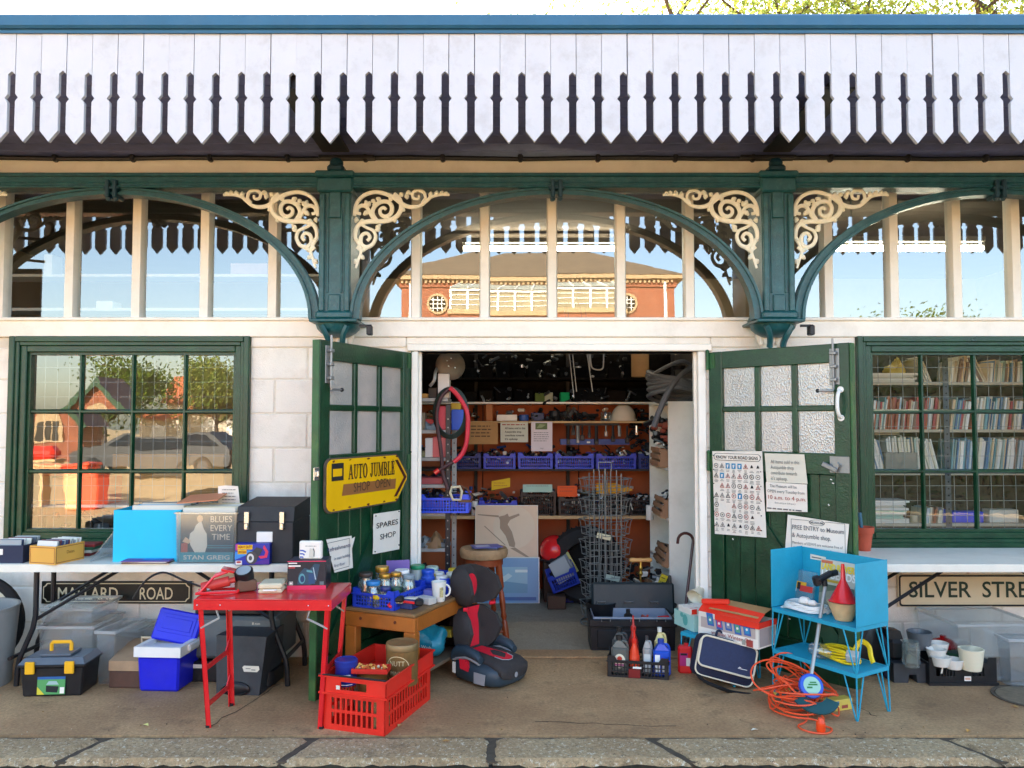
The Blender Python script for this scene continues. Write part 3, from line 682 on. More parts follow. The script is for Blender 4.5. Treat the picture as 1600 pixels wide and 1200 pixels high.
# windows
wire = M('window grille wire', '#8e8f8c', 0.5, 0.1, 20, metal=0.3)
def window(x0, x1, z0, z1, name='window'):
    f = B(); w = x1 - x0; h = z1 - z0
    for d, y0, y1 in ((0.0, -0.045, 0.05), (0.035, -0.03, 0.05), (0.062, -0.012, 0.05)):
        e = 0.04 if d == 0 else (0.03 if d < 0.05 else 0.045)
        f.bx(d, d + e, y0, y1, d, h - d, 0.005); f.bx(w - d - e, w - d, y0, y1, d, h - d, 0.005)
        f.bx(d + e, w - d - e, y0 + 0.001, y1, h - d - e, h - d, 0.005); f.bx(d + e, w - d - e, y0 + 0.001, y1, d, d + e, 0.005)
    o = f.obj(name, green, bld, (x0, 0, z0)); a = 0.105; iw = w - 2 * a; ih = h - 2 * a
    f = B()
    for d in (0.0, 1.0):
        f.bx(a + d * (iw - 0.02), a + d * (iw - 0.02) + 0.02, 0.012, 0.055, a, h - a); f.bx(a, w - a, 0.013, 0.055, a + d * (ih - 0.02), a + d * (ih - 0.02) + 0.02)
    f.obj('sash', green, o)
    for k in (1, 2, 3): B().prism([(a + iw * k / 4 - 0.016, 0.04), (a + iw * k / 4 - 0.006, 0.018), (a + iw * k / 4 + 0.006, 0.018), (a + iw * k / 4 + 0.016, 0.04)], a, h - a, 'z').obj('glazing_bar', green, o)
    for k in (1, 2): B().prism([(0.041, a + ih * k / 3 - 0.016), (0.019, a + ih * k / 3 - 0.006), (0.019, a + ih * k / 3 + 0.006), (0.041, a + ih * k / 3 + 0.016)], a, w - a, 'x').obj('glazing_bar', green, o)
    for i in range(4):
        for j in range(3):
            xa, xb = a + iw * i / 4, a + iw * (i + 1) / 4; za, zb = a + ih * j / 3, a + ih * (j + 1) / 3
            t1, t2 = RN.uniform(-.003, .003), RN.uniform(-.003, .003)
            B().quad((xa, 0.042 + t1, za), (xb, 0.042 - t1, za), (xb, 0.042 - t1 + t2, zb), (xa, 0.042 + t1 + t2, zb)).obj('pane', glassc if x0 < 0 else glassr, o, smooth=False)
    g = B()
    n = 17
    for k in range(1, n): g.tube([(a + iw * k / n, 0.075, a), (a + iw * k / n, 0.075, h - a)], 0.0018, 4)
    n = 12
    for k in range(1, n): g.tube([(a, 0.079, a + ih * k / n), (w - a, 0.079, a + ih * k / n)], 0.0018, 4)
    g.obj('grille', wire, o)
    return o
window(WL0, WL1, WZ0, WZ1); window(WR0, WR1, WZ0, WZ1)

# doors
LD = Frame((-1.10, -0.915), math.atan2(0.915, 0.41)); RD = Frame((1.345, -0.03), math.atan2(-0.74, 0.71))
LW, RW = 1.0, 0.965
def door(fr, w, hinge_left, rp):
    T = 0.045; z0, z1 = 0.025, DZ - 0.01; st = 0.10
    d = B(); d.bx(0, st, 0, T, z0, z1, 0.004); d.bx(w - st, w, 0, T, z0, z1, 0.004)
    d.bx(st, w - st, 0.001, T, z1 - 0.115, z1, 0.004); d.bx(st, w - st, 0.001, T, 1.27, 1.40, 0.004); d.bx(st, w - st, 0.001, T, z0, 0.24, 0.004)
    o = d.obj('door', green, bld, (fr.o.x, fr.o.y, 0), fr.phi)
    gx0, gx1 = st, w - st; gz0, gz1 = 1.40, z1 - 0.115
    bxs = [gx0 + (gx1 - gx0) * k / 3 for k in range(4)]; zm = (gz0 + gz1) / 2
    for k in (1, 2): B().bx(bxs[k] - 0.019, bxs[k] + 0.019, 0.006, T - 0.004, gz0, gz1, 0.005).obj('glazing_bar', green, o)
    B().bx(gx0, gx1, 0.008, T - 0.006, zm - 0.018, zm + 0.018, 0.005).obj('glazing_bar', green, o)
    for i in range(3):
        for (za, zb) in ((gz0, zm), (zm, gz1)):
            B().quad((bxs[i] + .002, 0.026, za), (bxs[i + 1] - .002, 0.026, za), (bxs[i + 1] - .002, 0.026, zb), (bxs[i] + .002, 0.026, zb)).obj('pane', obsc, o, smooth=False)
    n = 7; pw = (gx1 - gx0) / n
    pm = B().box((0, 0, 0), (pw - 0.004, 0.018, 1.03), 0.004).mesh('plank', green)
    for i in range(n): place('plank', pm, o, (gx0 + pw * (i + .5), 0.030, 0.755))
    q = B(); A = (gx0 + 0.02, 0.26); C = (gx1 - 0.02, 1.25)
    if not rp: A = (gx1 - 0.02, 0.26); C = (gx0 + 0.02, 1.25)
    A = Vector((A[0], 0, A[1])); C = Vector((C[0], 0, C[1])); dd = (C - A).normalized(); nn = Vector((-dd.z, 0, dd.x)) * 0.05
    q.prism([((A - nn).x, (A - nn).z), ((C - nn).x, (C - nn).z), ((C + nn).x, (C + nn).z), ((A + nn).x, (A + nn).z)], 0.002, 0.02); q.obj('brace', green, o)
    # strap hinges
    hx = 0.0 if hinge_left else w
    for hz in (z1 - 0.06, 1.32, 0.16):
        q = B(); q.cyl((hx, -0.012, hz - 0.06), (hx, -0.012, hz + 0.06), 0.011, n=8); q.ball((hx, -0.012, hz + 0.065), 0.014, 8, 5); q.bx(hx - 0.0 if hinge_left else hx - 0.05, hx + 0.05 if hinge_left else hx, -0.004, 0.0, hz - 0.05, hz + 0.05); q.obj('hinge', greenw, o)
    return o
ldo = door(LD, LW, False, True); rdo = door(RD, RW, True, False)
# left door: free edge board, tower bolt, latch plate
B().bx(-0.012, -0.001, -0.002, 0.047, 0.025, DZ - 0.012, 0.003).obj('edge_strip', greenw, ldo)
B().bx(RW + 0.001, RW + 0.014, -0.004, 0.047, 0.025, DZ - 0.012, 0.003).obj('edge_strip', greenw, rdo)
def bolt(o, x, z, sx):
    q = B(); q.bx(x - 0.03, x + 0.03, -0.006, -0.0005, z - 0.13, z + 0.09, 0.002); q.cyl((x, -0.022, z - 0.15), (x, -0.022, z + 0.15), 0.007, n=8)
    for dz in (-0.10, -0.02, 0.06): q.bx(x - 0.02, x + 0.02, -0.034, -0.006, z + dz - 0.01, z + dz + 0.01, 0.004)
    q.tube([(x, -0.022, z - 0.15), (x, -0.026, z - 0.165), (x + sx * 0.05, -0.03, z - 0.165), (x + sx * 0.085, -0.03, z - 0.165)], 0.007, 6); q.use(1).ball((x + sx * 0.095, -0.03, z - 0.165), 0.013, 8, 5)
    q.obj('bolt', [steel, iron], o)
bolt(ldo, 0.075, DZ - 0.13, 1); bolt(rdo, RW - 0.09, DZ - 0.13, -1)
q = B(); q.bx(-0.05, 0.0, -0.006, 0.0, 1.26, 1.335, 0.003); q.bx(-0.03, -0.012, -0.018, -0.006, 1.28, 1.315, 0.004); q.obj('latch_keep', silver, ldo)
hx = RW - 0.055
q = B(); q.tube(spline([(hx, -0.004, 1.62), (hx, -0.03, 1.63), (hx, -0.05, 1.67), (hx, -0.05, 1.73), (hx, -0.03, 1.77), (hx, -0.004, 1.78)]), 0.011, 8)
for z in (1.615, 1.785): q.lathe([(0.02, 0), (0.02, 0.006), (0.0, 0.007)], (hx, -0.001, z), 10, Matrix.Rotation(PI / 2, 4, 'X'))
q.obj('handle', whitep, rdo)
q = B(); q.bx(RW - 0.13, RW - 0.01, -0.005, -0.0005, 1.285, 1.385, 0.004); q.cyl((RW - 0.08, -0.005, 1.33), (RW - 0.08, -0.03, 1.33), 0.018, n=10); q.box((RW - 0.12, -0.03, 1.32), (0.10, 0.012, 0.03), 0.005, ry=0.4); q.obj('lock', steel, rdo)
r0 = random.Random(5); q = B()
for k in range(14): q.box((r0.uniform(0.15, RW - 0.1), -0.0012, r0.uniform(0.35, 1.35)), (0.012, 0.002, 0.006), ry=r0.random())
q.obj('staples', whitep, rdo, kind='stuff')
# ================================================================ inside of the shop
q = B(); q.bx(-5.5, 6.2, 4.9, 5.0, 0, 3.55); q.bx(-5.5, -5.4, 0.2, 5, 0, 3.55); q.bx(6.1, 6.2, 0.2, 5, 0, 3.55); q.obj('inner_wall', plaster, bld, smooth=False)
q = B(); q.bx(-5.5, 6.2, 0.06, 5.0, 3.46, 3.5); q.obj('ceiling', M('dingy ceiling', '#75685c', 0.9, 0.1, 3), bld, smooth=False)
q = B(); q.bx(-1.32, -1.27, 0.21, 3.0, 0, 2.25); q.bx(1.62, 1.68, 0.21, 3.0, 0, 2.25); q.bx(-1.27, 1.62, 2.45, 2.5, 0, 2.5); q.obj('partition', darkroom, bld, smooth=False)
tubem = bpy.data.materials.new('lit fluorescent tube'); tubem.use_nodes = True
_p = tubem.node_tree.nodes['Principled BSDF']; _p.inputs['Base Color'].default_value = (0.9, 0.9, 0.85, 1)
_p.inputs['Emission Color'].default_value = (1.0, 0.93, 0.72, 1); _p.inputs['Emission Strength'].default_value = 7.0
def tube_light(x0, x1, y, z, label):
    t = thing('fluorescent_light', label, 'ceiling light', ((x0 + x1) / 2, y, z), group='fluorescent tubes under the ceiling'); h = (x1 - x0) / 2
    B().cyl((-h, 0, 0), (h, 0, 0), 0.026, n=10).obj('tube', tubem, t)
    q = B(); q.bx(-h - 0.02, h + 0.02, -0.03, 0.03, 0.05, 0.10, 0.006)
    for sx in (-1, 1): q.bx(sx * h - 0.015, sx * h + 0.015, -0.015, 0.015, -0.02, 0.05)
    q.obj('batten', M('grey light batten', '#7a766e', .5), t)
    q = B()
    for sx in (-0.7, 0.7): q.cyl((sx * h, 0, 0.10), (sx * h, 0, 3.458 - z), 0.006, n=6)
    q.obj('hanger', steel, t)
tube_light(X(724, 2.32), X(965, 2.32), 2.32, Z(388, 2.32), 'lit fluorescent tube behind the glass over the open doorway')
tube_light(X(1300, 1.1), X(1542, 1.1), 1.1, Z(388, 1.1), 'lit fluorescent tube behind the upper glass of the right bay')
# shelves high in the left room, seen through the upper glass
t = thing('wall_shelf', 'pair of long white shelves behind the upper glass of the left bay', 'shelf', (0, 0.9, 0))
for py in (430, 483): B().bx(-4.6, -1.45, -0.12, 0.12, Z(py, .78) - 0.012, Z(py, .78) + 0.010).obj('shelf_board', whitep, t)
q = B(); q.bx(-4.6, -4.56, -0.12, 0.12, 2.0, 3.0); q.bx(-1.49, -1.45, -0.12, 0.12, 2.0, 3.0); q.obj('side_panel', whitep, t)
for px0, px1, py0, py1, lb in ((68, 82, 392, 424, 'tall white carton on the upper white shelf behind the left glass'), (150, 176, 470, 481, 'small white carton on the lower white shelf behind the left glass'), (360, 418, 410, 428, 'pinkish flat carton on the upper white shelf behind the left glass')):
    a = W(px0, py1, 0.82); c = W(px1, py0, 0.82)
    tag(B().bx(0, c.x - a.x, 0, 0.15, 0, max(0.06, c.z - a.z), 0.003).obj('carton', whitep if px0 < 300 else M('pale pink card', '#dcc4cc', 0.7), None, (a.x, 0.82, (Z(430, .78) if py1 < 440 else Z(483, .78)) + 0.012)), lb, 'carton', 'cartons on the white shelves')
# ================================================================ helpers for goods
def carton(name, label, cat, w, d, h, mat, loc, rz=0.0, group=None, bev=0.003):
    o = B().bx(0, w, 0, d, 0, h, bev).obj(name, mat, None, loc, rz); return tag(o, label, cat, group)
def flat(parent, name, mat, pts, y=-0.0012):
    return B().poly([(x, y, z) for x, z in pts]).obj(name, mat, parent, smooth=False)
def shapes(parent, name, items, y=-0.0012):
    """flat print: list of (material, outline)"""
    ms = []; b = B()
    for i, (m, pts) in enumerate(items):
        if m not in ms: ms.append(m)
        b.use(ms.index(m)).poly([(x, y - 0.00025 * i, z) for x, z in pts])
    return b.obj(name, ms, parent, smooth=False)
def rect(x0, x1, z0, z1): return [(x0, z0), (x1, z0), (x1, z1), (x0, z1)]
def disc(x, z, r, n=20, rz=None): return arc(x, z, r, 0, 2 * PI * (n - 1) / n, n - 1, rz)
def lattice(b, xs, zs, holes, t, T=None):
    """panel in the xz plane with square holes; holes = set of (i,j) cells"""
    b.at(T); nx, nz = len(xs) - 1, len(zs) - 1
    ok = lambda i, j: 0 <= i < nx and 0 <= j < nz and (i, j) not in holes
    for j in range(nz):
        i = 0
        while i < nx:
            if ok(i, j):
                k = i
                while ok(k + 1, j): k += 1
                x0, x1, z0, z1 = xs[i], xs[k + 1], zs[j], zs[j + 1]
                b.quad((x0, 0, z0), (x1, 0, z0), (x1, 0, z1), (x0, 0, z1)); b.quad((x0, t, z0), (x1, t, z0), (x1, t, z1), (x0, t, z1)); i = k + 1
            else: i += 1
    for i in range(nx + 1):
        for j in range(nz):
            if ok(i - 1, j) != ok(i, j): b.quad((xs[i], 0, zs[j]), (xs[i], t, zs[j]), (xs[i], t, zs[j + 1]), (xs[i], 0, zs[j + 1]))
    for j in range(nz + 1):
        for i in range(nx):
            if ok(i, j - 1) != ok(i, j): b.quad((xs[i], 0, zs[j]), (xs[i + 1], 0, zs[j]), (xs[i + 1], t, zs[j]), (xs[i], t, zs[j]))
    b.at(None); return b
def cuts_even(a, c, n, gap):
    """n holes between a and c with ribs of width gap"""
    w = (c - a - gap * (n + 1)) / n; out = [a]; x = a
    for i in range(n): out += [x + gap, x + gap + w]; x += gap + w
    return out + [c]
def grid_side(b, L, h, nx, nz, rim, T, t=0.004, gap=0.006, edge=0.02):
    xs = [0] + cuts_even(edge, L - edge, nx, gap) + [L]; zs = [0] + cuts_even(0.008, h - rim, nz, gap) + [h]
    holes = set((2 + 2 * i, 2 + 2 * j) for i in range(nx) for j in range(nz)); lattice(b, xs, zs, holes, t, T)
def basket(name, label, w, d, h, mat, loc, rz, group=None, nx=14, nz=3, cat='basket', wavy=True, rot=None):
    b = B()
    for T, L, n in ((Matrix.Identity(4), w, nx), (Matrix.Translation((w, 0, 0)) @ rotz(PI / 2), d, int(nx * d / w)),
                 (Matrix.Translation((w, d, 0)) @ rotz(PI), w, nx), (Matrix.Translation((0, d, 0)) @ rotz(-PI / 2), d, int(nx * d / w))):
        grid_side(b, L, h, n, nz, 0.012, T)
        if wavy:
            for xa in (0.0, L - 0.06): b.at(T); b.prism([(xa, h), (xa + 0.06, h), (xa + (0.045 if xa == 0 else 0.06), h + 0.025), (xa + (0 if xa == 0 else 0.015), h + 0.025)], 0.0, 0.004); b.at(None)
    b.bx(0.002, w - 0.002, 0.002, d - 0.002, 0.0, 0.004)
    b.bx(-0.004, w + 0.004, -0.005, -0.0005, h - 0.012, h - 0.004); b.bx(w + 0.0005, w + 0.005, -0.004, d + 0.004, h - 0.012, h - 0.004)
    o = b.obj(name, mat, None, loc, rz, smooth=False, rot=rot); return tag(o, label, cat, group)
def jumble(name, parent, mats, x0, x1, y0, y1, z0, z1, n, seed, lo=0.012, hi=0.04, label=None):
    """a heap of small mixed parts nobody could count"""
    r = random.Random(seed); b = B()
    for i in range(n):
        b.use(r.randrange(len(mats))); c = (r.uniform(x0, x1), r.uniform(y0, y1), z0 + (z1 - z0) * r.random() ** 1.2); k = r.random(); q = r.uniform(lo, hi)
        if k < 0.4: b.box(c, (q, q * r.uniform(.4, 1), q * r.uniform(.3, .9)), q * .12, r.uniform(0, 3), rx=r.uniform(-.6, .6))
        elif k < 0.75:
            d = Vector((r.uniform(-1, 1), r.uniform(-1, 1), r.uniform(-.5, .5))).normalized() * q; b.cyl(Vector(c) - d, Vector(c) + d, q * r.uniform(.12, .35), n=8)
        elif k < 0.9: b.lathe([(q * .3, 0), (q * .5, 0), (q * .5, q * .25), (q * .3, q * .25)], c, 10, Matrix.Rotation(r.uniform(-1.2, 1.2), 4, 'X'))
        else: b.ball(c, q * .4, 8, 5)
    o = b.obj(name, mats, parent, kind='stuff')
    return o

# ================================================================ left trestle table
TT = 0.745
def folding_table(name, label, x0, x1, y0, y1, legs, flip):
    t = thing(name, label, 'table', ((x0 + x1) / 2, (y0 + y1) / 2, 0), group='white folding tables along the shop wall')
    w = (x1 - x0) / 2; d = (y1 - y0) / 2
    b = B(); b.prism(rrect(-w, w, -d, d, 0.05), TT - 0.045, TT - 0.006, 'z'); b.prism(rrect(-w + .004, w - .004, -d + .004, d - .004, 0.05), TT - 0.006, TT, 'z'); b.obj('tabletop', tabw, t)
    for lx, out in legs:
        lx = lx - (x0 + x1) / 2
        for sy in (-1, 1):
            yy = sy * (d - 0.11); lxx = lx; lx = lx - (.0625 * sy if out < 0 and x0 < 0 else 0)
            B().tube([(lx, yy, TT - 0.046), (lx, yy, 0.42), (lx + out * .015, yy, 0.34), (lx + out * 0.09, yy, 0.16), (lx + out * 0.10, yy, 0.10), (lx + out * 0.105, yy, 0.0)], 0.016, 8).obj('leg', iron, t)
            B().tube([(lx - out * 0.50, yy * .8, TT - 0.05), (lx, yy * .96, 0.395)], 0.011, 6).obj('brace', iron, t); lx = lxx
        B().cyl((lx + out * .09, -d + .11, 0.16), (lx + out * .09, d - .11, 0.16), 0.012, n=8).obj('crossbar', iron, t)
    return t
folding_table('folding_table', 'white plastic folding table under the left window, loaded with boxes of records', -3.12, -1.23, -0.69, -0.07, ((-2.95, -1), (-1.46, 1)), 1)
folding_table('folding_table', 'white plastic folding table under the right window, almost bare', 2.05, 3.9, -0.69, -0.07, ((2.16, -1), (3.7, 1)), 1)
Q = {}
def clr(h, rough=0.6):
    k = 'print ' + h
    return M(k, h, rough, 0.03, 5)
# navy box and its contents
p = G(38, 880, TT)
o = B().tray(-0.22, 0, 0, 0.26, 0, 0.105, 0.006).obj('card_box', clr('#1b2440'), None, (p.x - 0.01, p.y, TT), 0.0); tag(o, 'dark navy box of discs at the far left end of the table', 'box')
shapes(o, 'price_tag', [(paper, rect(-.17, -.12, .05, .085)), (inkg, rect(-.155, -.14, .06, .075))])
# yellow box
p = G(86, 883, TT); rz = rad(-14)
o = B().tray(-0.185, 0, 0, 0.225, 0, 0.108, 0.006).obj('card_box', clr('#dfa548', 0.5), None, (p.x, p.y, TT), rz); tag(o, 'mustard yellow card box of discs at the left of the table', 'box')
b = B()
for (x0, x1, z0, z1) in ((-.18, -.005, .008, .100),):
    for a in ((x0, x1, z0, z0 + .003), (x0, x1, z1 - .003, z1), (x0, x0 + .003, z0, z1), (x1 - .003, x1, z0, z1)): b.quad(*[(x, -0.001, z) for x, z in rect(*a)])
for a in ((.006, .219, .008, .011), (.006, .219, .097, .100), (.006, .009, .011, .097), (.216, .219, .011, .097)): b.quad(*[(0.001, y, z) for y, z in rect(*a)])
b.obj('border_line', clr('#8a3a2a'), o, smooth=False)
T = Matrix.Translation((0, 0, 0)) @ rotz(PI / 2)
text('Dates', clr('#7a4a1a'), o, 0.115, 0.055, 0, 0.026, T=Matrix.Translation((0.0012, 0, 0)) @ rotz(PI / 2))
cdm = B().bx(-0.071, 0.071, -0.005, 0.005, 0, 0.125, 0.001).mesh('disc_case', whitep); cdcols = [clr(c, 0.35) for c in ('#d6d4cc', '#9aa0a2', '#5a6068', '#e8e2d0', '#2e3a5c', '#b8b2a8', '#7d2e34')]
cdnm = ['pale grey', 'mid grey', 'slate', 'cream', 'navy', 'stone', 'dark red']
cdms = [B().bx(-0.071, 0.071, -0.005, 0.005, 0, 0.125, 0.001).mesh('disc_case', c) for c in cdcols]
rr = random.Random(3)
for k in range(15):
    q = Vector((-0.092 + rr.uniform(-.008, .008), 0.02 + k * 0.013, 0.010)); q.rotate(Matrix.Rotation(rz, 3, 'Z'))
    ci = (k * 2 + k // 5) % 7; c = place('disc_case', cdms[ci], None, (p.x + q.x, p.y + q.y, TT + 0.010), rot=(rad(-12 + rr.uniform(-6, 6)), 0, rz)); tag(c, cdnm[ci] + ' disc case ' + ('near the front', 'in the middle', 'near the back')[k // 5] + ' of the mustard yellow box', 'disc case', 'disc cases in the yellow box')
pn = G(20, 876, TT)
for k in range(8):
    ci = (k * 3 + 1) % 7; c = place('disc_case', cdms[ci], None, (G(38, 880, TT).x - 0.12 + rr.uniform(-.01, .01), G(38, 880, TT).y + 0.03 + k * 0.026, TT + 0.008), rot=(rad(-10 + rr.uniform(-5, 5)), 0, 0)); tag(c, cdnm[ci] + ' disc case ' + ('near the front', 'near the back')[k // 4] + ' of the dark navy box', 'disc case', 'disc cases in the navy box')
# books behind the yellow box
for k, (c, ln) in enumerate((('#7a1e22', 'dark red'), ('#c9c2b4', 'cream'), ('#2d5a40', 'dark green'), ('#8c2b2b', 'brick red'))):
    p = W(118 + k * 2, 872, -0.27)
    tag(B().bx(0, 0.16, 0, 0.12, 0, 0.018, 0.003).obj('book', clr(c), None, (p.x, -0.40, TT + 0.0182 * k), rad(rr.uniform(-6, 6))), ln + ' book in the low pile behind the mustard yellow box', 'book', 'books piled behind the yellow box')
# leaning clear lid
p = G(141, 876, TT)
o = B().bx(-0.004, 0.004, 0, 0.30, 0, 0.36, 0.002).obj('plastic_sheet', milky2, None, (p.x + 0.02, -0.60, TT + 0.002), 0); o.rotation_euler = (0, rad(38), rad(0)); tag(o, 'cloudy clear plastic lid leaning against the cyan box', 'lid')
# cyan box of records
p = G(176, 878, TT); w = G(281, 878, TT).x - p.x; h = W(200, 797, p.y).z - TT
o = B().tray(0, w, 0, 0.33, 0, h, 0.007).obj('card_box', cyan, None, (p.x, p.y, TT)); tag(o, 'bright cyan open box filled with record sleeves', 'box')
CY = (p.x, p.y, w, h)
slc = ['#d9d3c4', '#c7bda8', '#3b3c46', '#e8e2d4', '#9fb0b8', '#a23a34', '#ded0a8', '#54687c']
slnm = ['cream', 'tan', 'charcoal', 'ivory', 'pale blue', 'dark red', 'yellowish', 'slate blue']
posn = lambda k, n: ('near the front', 'in the middle', 'near the back')[min(2, 3 * k // n)]
slm = [B().bx(-0.155, 0.155, -0.002, 0.002, 0, 0.31).mesh('record_sleeve', clr(c)) for c in slc]
for k in range(18):
    ci = (k * 3 + k // 6) % 8; c = place('record_sleeve', slm[ci], None, (p.x + w / 2 + 0.05 + rr.uniform(-.045, .02), p.y + 0.03 + k * 0.0155, TT + 0.010 + rr.uniform(0, 0.018)), rot=(rad(-4 + rr.uniform(-3, 3)), 0, rad(rr.uniform(-2, 2)))); tag(c, slnm[ci] + ' record sleeve filed ' + posn(k, 18) + ' of the bright cyan box', 'record', 'records in the cyan box')
# flat stack of sleeves in front
p = G(226, 882, TT)
for k, (c, ln) in enumerate((('#d8c8ac', 'cream'), ('#5a3a3c', 'maroon'), ('#c9beb0', 'grey'), ('#6a4a8c', 'purple'))):
    o = B().bx(-.14, .14, 0, .13, 0, .005).obj('record_sleeve', clr(c), None, (p.x + rr.uniform(-.012, .012), p.y - 0.005, TT + .0054 * k), rad(rr.uniform(-4, 4))); tag(o, ln + ' record sleeve lying flat before the cyan box' + (', top of its stack' if k == 3 else ''), 'record', 'sleeves lying flat on the table')
    if k == 3: B().quad((-.03, .02, .0056), (.08, .02, .0056), (.08, .11, .0056), (-.03, .11, .0056)).obj('cover_print', clr('#2f6fb0'), o, smooth=False)
# clear tub with the blues record
p = G(276, 880, TT); w = G(368, 880, TT).x - p.x; d = 0.33; h = W(300, 800, p.y).z - TT
o = B().tray(0, w, 0, d, 0, h, 0.004, 0.008).bx(-0.018, w + 0.018, -0.018, 0.0, h - 0.012, h, 0.003).bx(w + 0.001, w + 0.018, -0.018, d + .018, h - 0.012, h, 0.003).bx(-0.018, -0.001, 0.001, d + .018, h - 0.012, h, 0.003).obj('storage_tub', glass_mat('clear tub plastic', (0.95, 0.96, 0.96), 0.10, 0.12, milk=0.06), None, (p.x, p.y, TT)); tag(o, 'clear plastic tub of record sleeves beside the black case', 'tub')
s = B().bx(0, w - .03, 0, .004, 0, h - .02).obj('record_sleeve', clr('#2d5566'), None, (p.x + .015, p.y + 0.010, TT + .007)); tag(s, 'blue blues record sleeve facing out through the clear tub', 'record')
W2 = w - .03; H2 = h - .02; wi = clr('#e9e6d8'); tq = clr('#3f9fb0')
fig = [(.10, .18), (.105, .30), (.07, .42), (.09, .56), (.16, .62), (.19, .72), (.26, .80), (.30, .80), (.34, .66), (.40, .55), (.41, .30), (.36, .12), (.20, .12)]
shapes(s, 'cover_print', [(clr('#b8605a'), [(x * W2, z * H2) for x, z in ((.02, .15), (.14, .15), (.14, .42), (.02, .38))]), (wi, [(x * W2 + .03, z * H2 + .01) for x, z in fig[1:]]), (clr('#e6c6a4'), [(x + .0, z) for x, z in disc(.30 * W2 + .02, .90 * H2, .018, 12, .022)]),
       (clr('#e6c6a4'), [(x * W2, z * H2) for x, z in ((.04, .42), (.16, .38), (.20, .44), (.10, .52))]), (tq, rect(.50 * W2, .98 * W2, .285 * H2, .30 * H2)), (tq, rect(.50 * W2, .98 * W2, .33 * H2, .345 * H2)), (tq, rect(.0, W2, .0, .20 * H2))])
for i, tx in enumerate(('BLUES', 'EVERY', 'TIME')): text(tx, wi, s, .76 * W2, (.83 - .185 * i) * H2, -.004, .052, .40 * W2 if i < 2 else .34 * W2)
text('STAN GREIG', wi, s, .5 * W2, .05 * H2, -.0045, .036, .86 * W2, bold=0.012)
for k in range(14):
    ci = (k * 3 + k // 5) % 8; c = place('record_sleeve', slm[ci], None, (p.x + w / 2 + rr.uniform(-.01, .01), p.y + 0.034 + k * 0.018, TT + 0.008 + rr.uniform(0, .012)), rot=(rad(-3 + rr.uniform(-2, 2)), 0, 0)); c.scale = (0.9 * w / .31, 1, .8 * h / .31 + .22); tag(c, slnm[ci] + ' record sleeve standing ' + posn(k, 14) + ' of the clear tub', 'record', 'records in the clear tub')
b = B().bx(0, .24, 0, .30, 0, .006, .001).obj('record_sleeve', clr('#d98a62'), None, (p.x - 0.02, p.y + 0.03, TT + h + .045), 0); b.rotation_euler = (rad(4), rad(-4), rad(7)); tag(b, 'salmon pink sleeve lying across the top of the clear tub', 'record')
# handwritten card
p = W(341, 796, -0.33); q = W(374, 757, -0.33)
o = B().poly([(0, 0, 0), (.135, .0, 0.0), (.142, -.012, .055), (.13, -.016, .16), (.05, -.012, .164), (.0, -.01, .158)]).obj('handwritten_note', paper, None, (p.x, -.33, p.z - .01), 0, smooth=False); tag(o, 'cream handwritten note with ragged edge standing on the record tub', 'note')
bars(6, ink, o, .03, .12, .135, .021, .004, -.017, 'handwriting', seed=4)
# black record case
p = G(369, 880, TT); w = G(459, 880, TT).x - p.x; d = 0.34; h = W(380, 792, p.y).z - TT
t = thing('record_case', 'black vinyl record case with two metal latches on the table', 'case', (p.x, p.y, TT), rad(-2))
B().bx(0, w, 0, d, 0, h * .74, .006).obj('body', blackm, t)
b = B(); b.add([(0, 0, h * .745), (w, 0, h * .745), (w, d, h * .745), (0, d, h * .745), (0, .015, h), (w, .015, h), (w, d, h + .03), (0, d, h + .03)], [(0, 1, 5, 4), (1, 2, 6, 5), (2, 3, 7, 6), (3, 0, 4, 7), (4, 5, 6, 7), (0, 1, 2, 3)]); b.obj('lid', blackm, t)
for lx in (.18 * w, .80 * w):
    l = B().bx(lx - .016, lx + .016, -.012, -.001, h * .60, h * .92, .003).bx(lx - .012, lx + .012, -.020, -.012, h * .60, h * .72, .003).cyl((lx, -.02, h * .64), (lx, -.026, h * .64), .008, n=10).obj('latch', silver, t)
# lantern box + white card
p = G(373, 880, TT); q2 = G(426, 880, TT)
w = q2.x - p.x; h = W(380, 849, p.y - .05).z - TT
o = carton('lantern_box', 'colourful lantern box in front of the black case', 'box', w, .11, h, clr('#1d2f9a', 0.35), (p.x, p.y - 0.07, TT), rad(4))
gl = clr('#2f8ad0', .4)
shapes(o, 'box_print', [(gl, [(0, .25 * h), (.55 * w, .62 * h), (.4 * w, .7 * h), (0, .62 * h)]), (clr('#c23f7a'), rect(.02 * w, .12 * w, .7 * h, .98 * h)), (clr('#f2c21c'), rect(.08 * w, .50 * w, .74 * h, .95 * h)), (clr('#f2c21c'), rect(.08 * w, .34 * w, .52 * h, .72 * h)), (clr('#5a2a8c'), [(.5 * w, .05 * h), (.98 * w, .05 * h), (.98 * w, .3 * h), (.7 * w, .2 * h)]),
        (clr('#e0355a'), [(.66 * w, .42 * h), (.74 * w, .30 * h), (.92 * w, .34 * h), (.96 * w, .62 * h), (.84 * w, .93 * h), (.80 * w, .80 * h), (.88 * w, .6 * h), (.84 * w, .44 * h)]), (clr('#3b3a3e'), [(.40 * w, .48 * h), (.62 * w, .84 * h), (.80 * w, .74 * h), (.62 * w, .20 * h)]),
        (clr('#4c4444'), disc(.48 * w, .34 * h, .17 * w, 18, .30 * h)), (clr('#d8d4cc'), disc(.45 * w, .33 * h, .10 * w, 16, .21 * h)), (clr('#55504e'), disc(.45 * w, .33 * h, .05 * w, 12, .11 * h)), (paper, rect(.03 * w, .21 * w, .03 * h, .22 * h)), (clr('#c2443c'), disc(.12 * w, .15 * h, .07 * w, 14, .05 * h))])
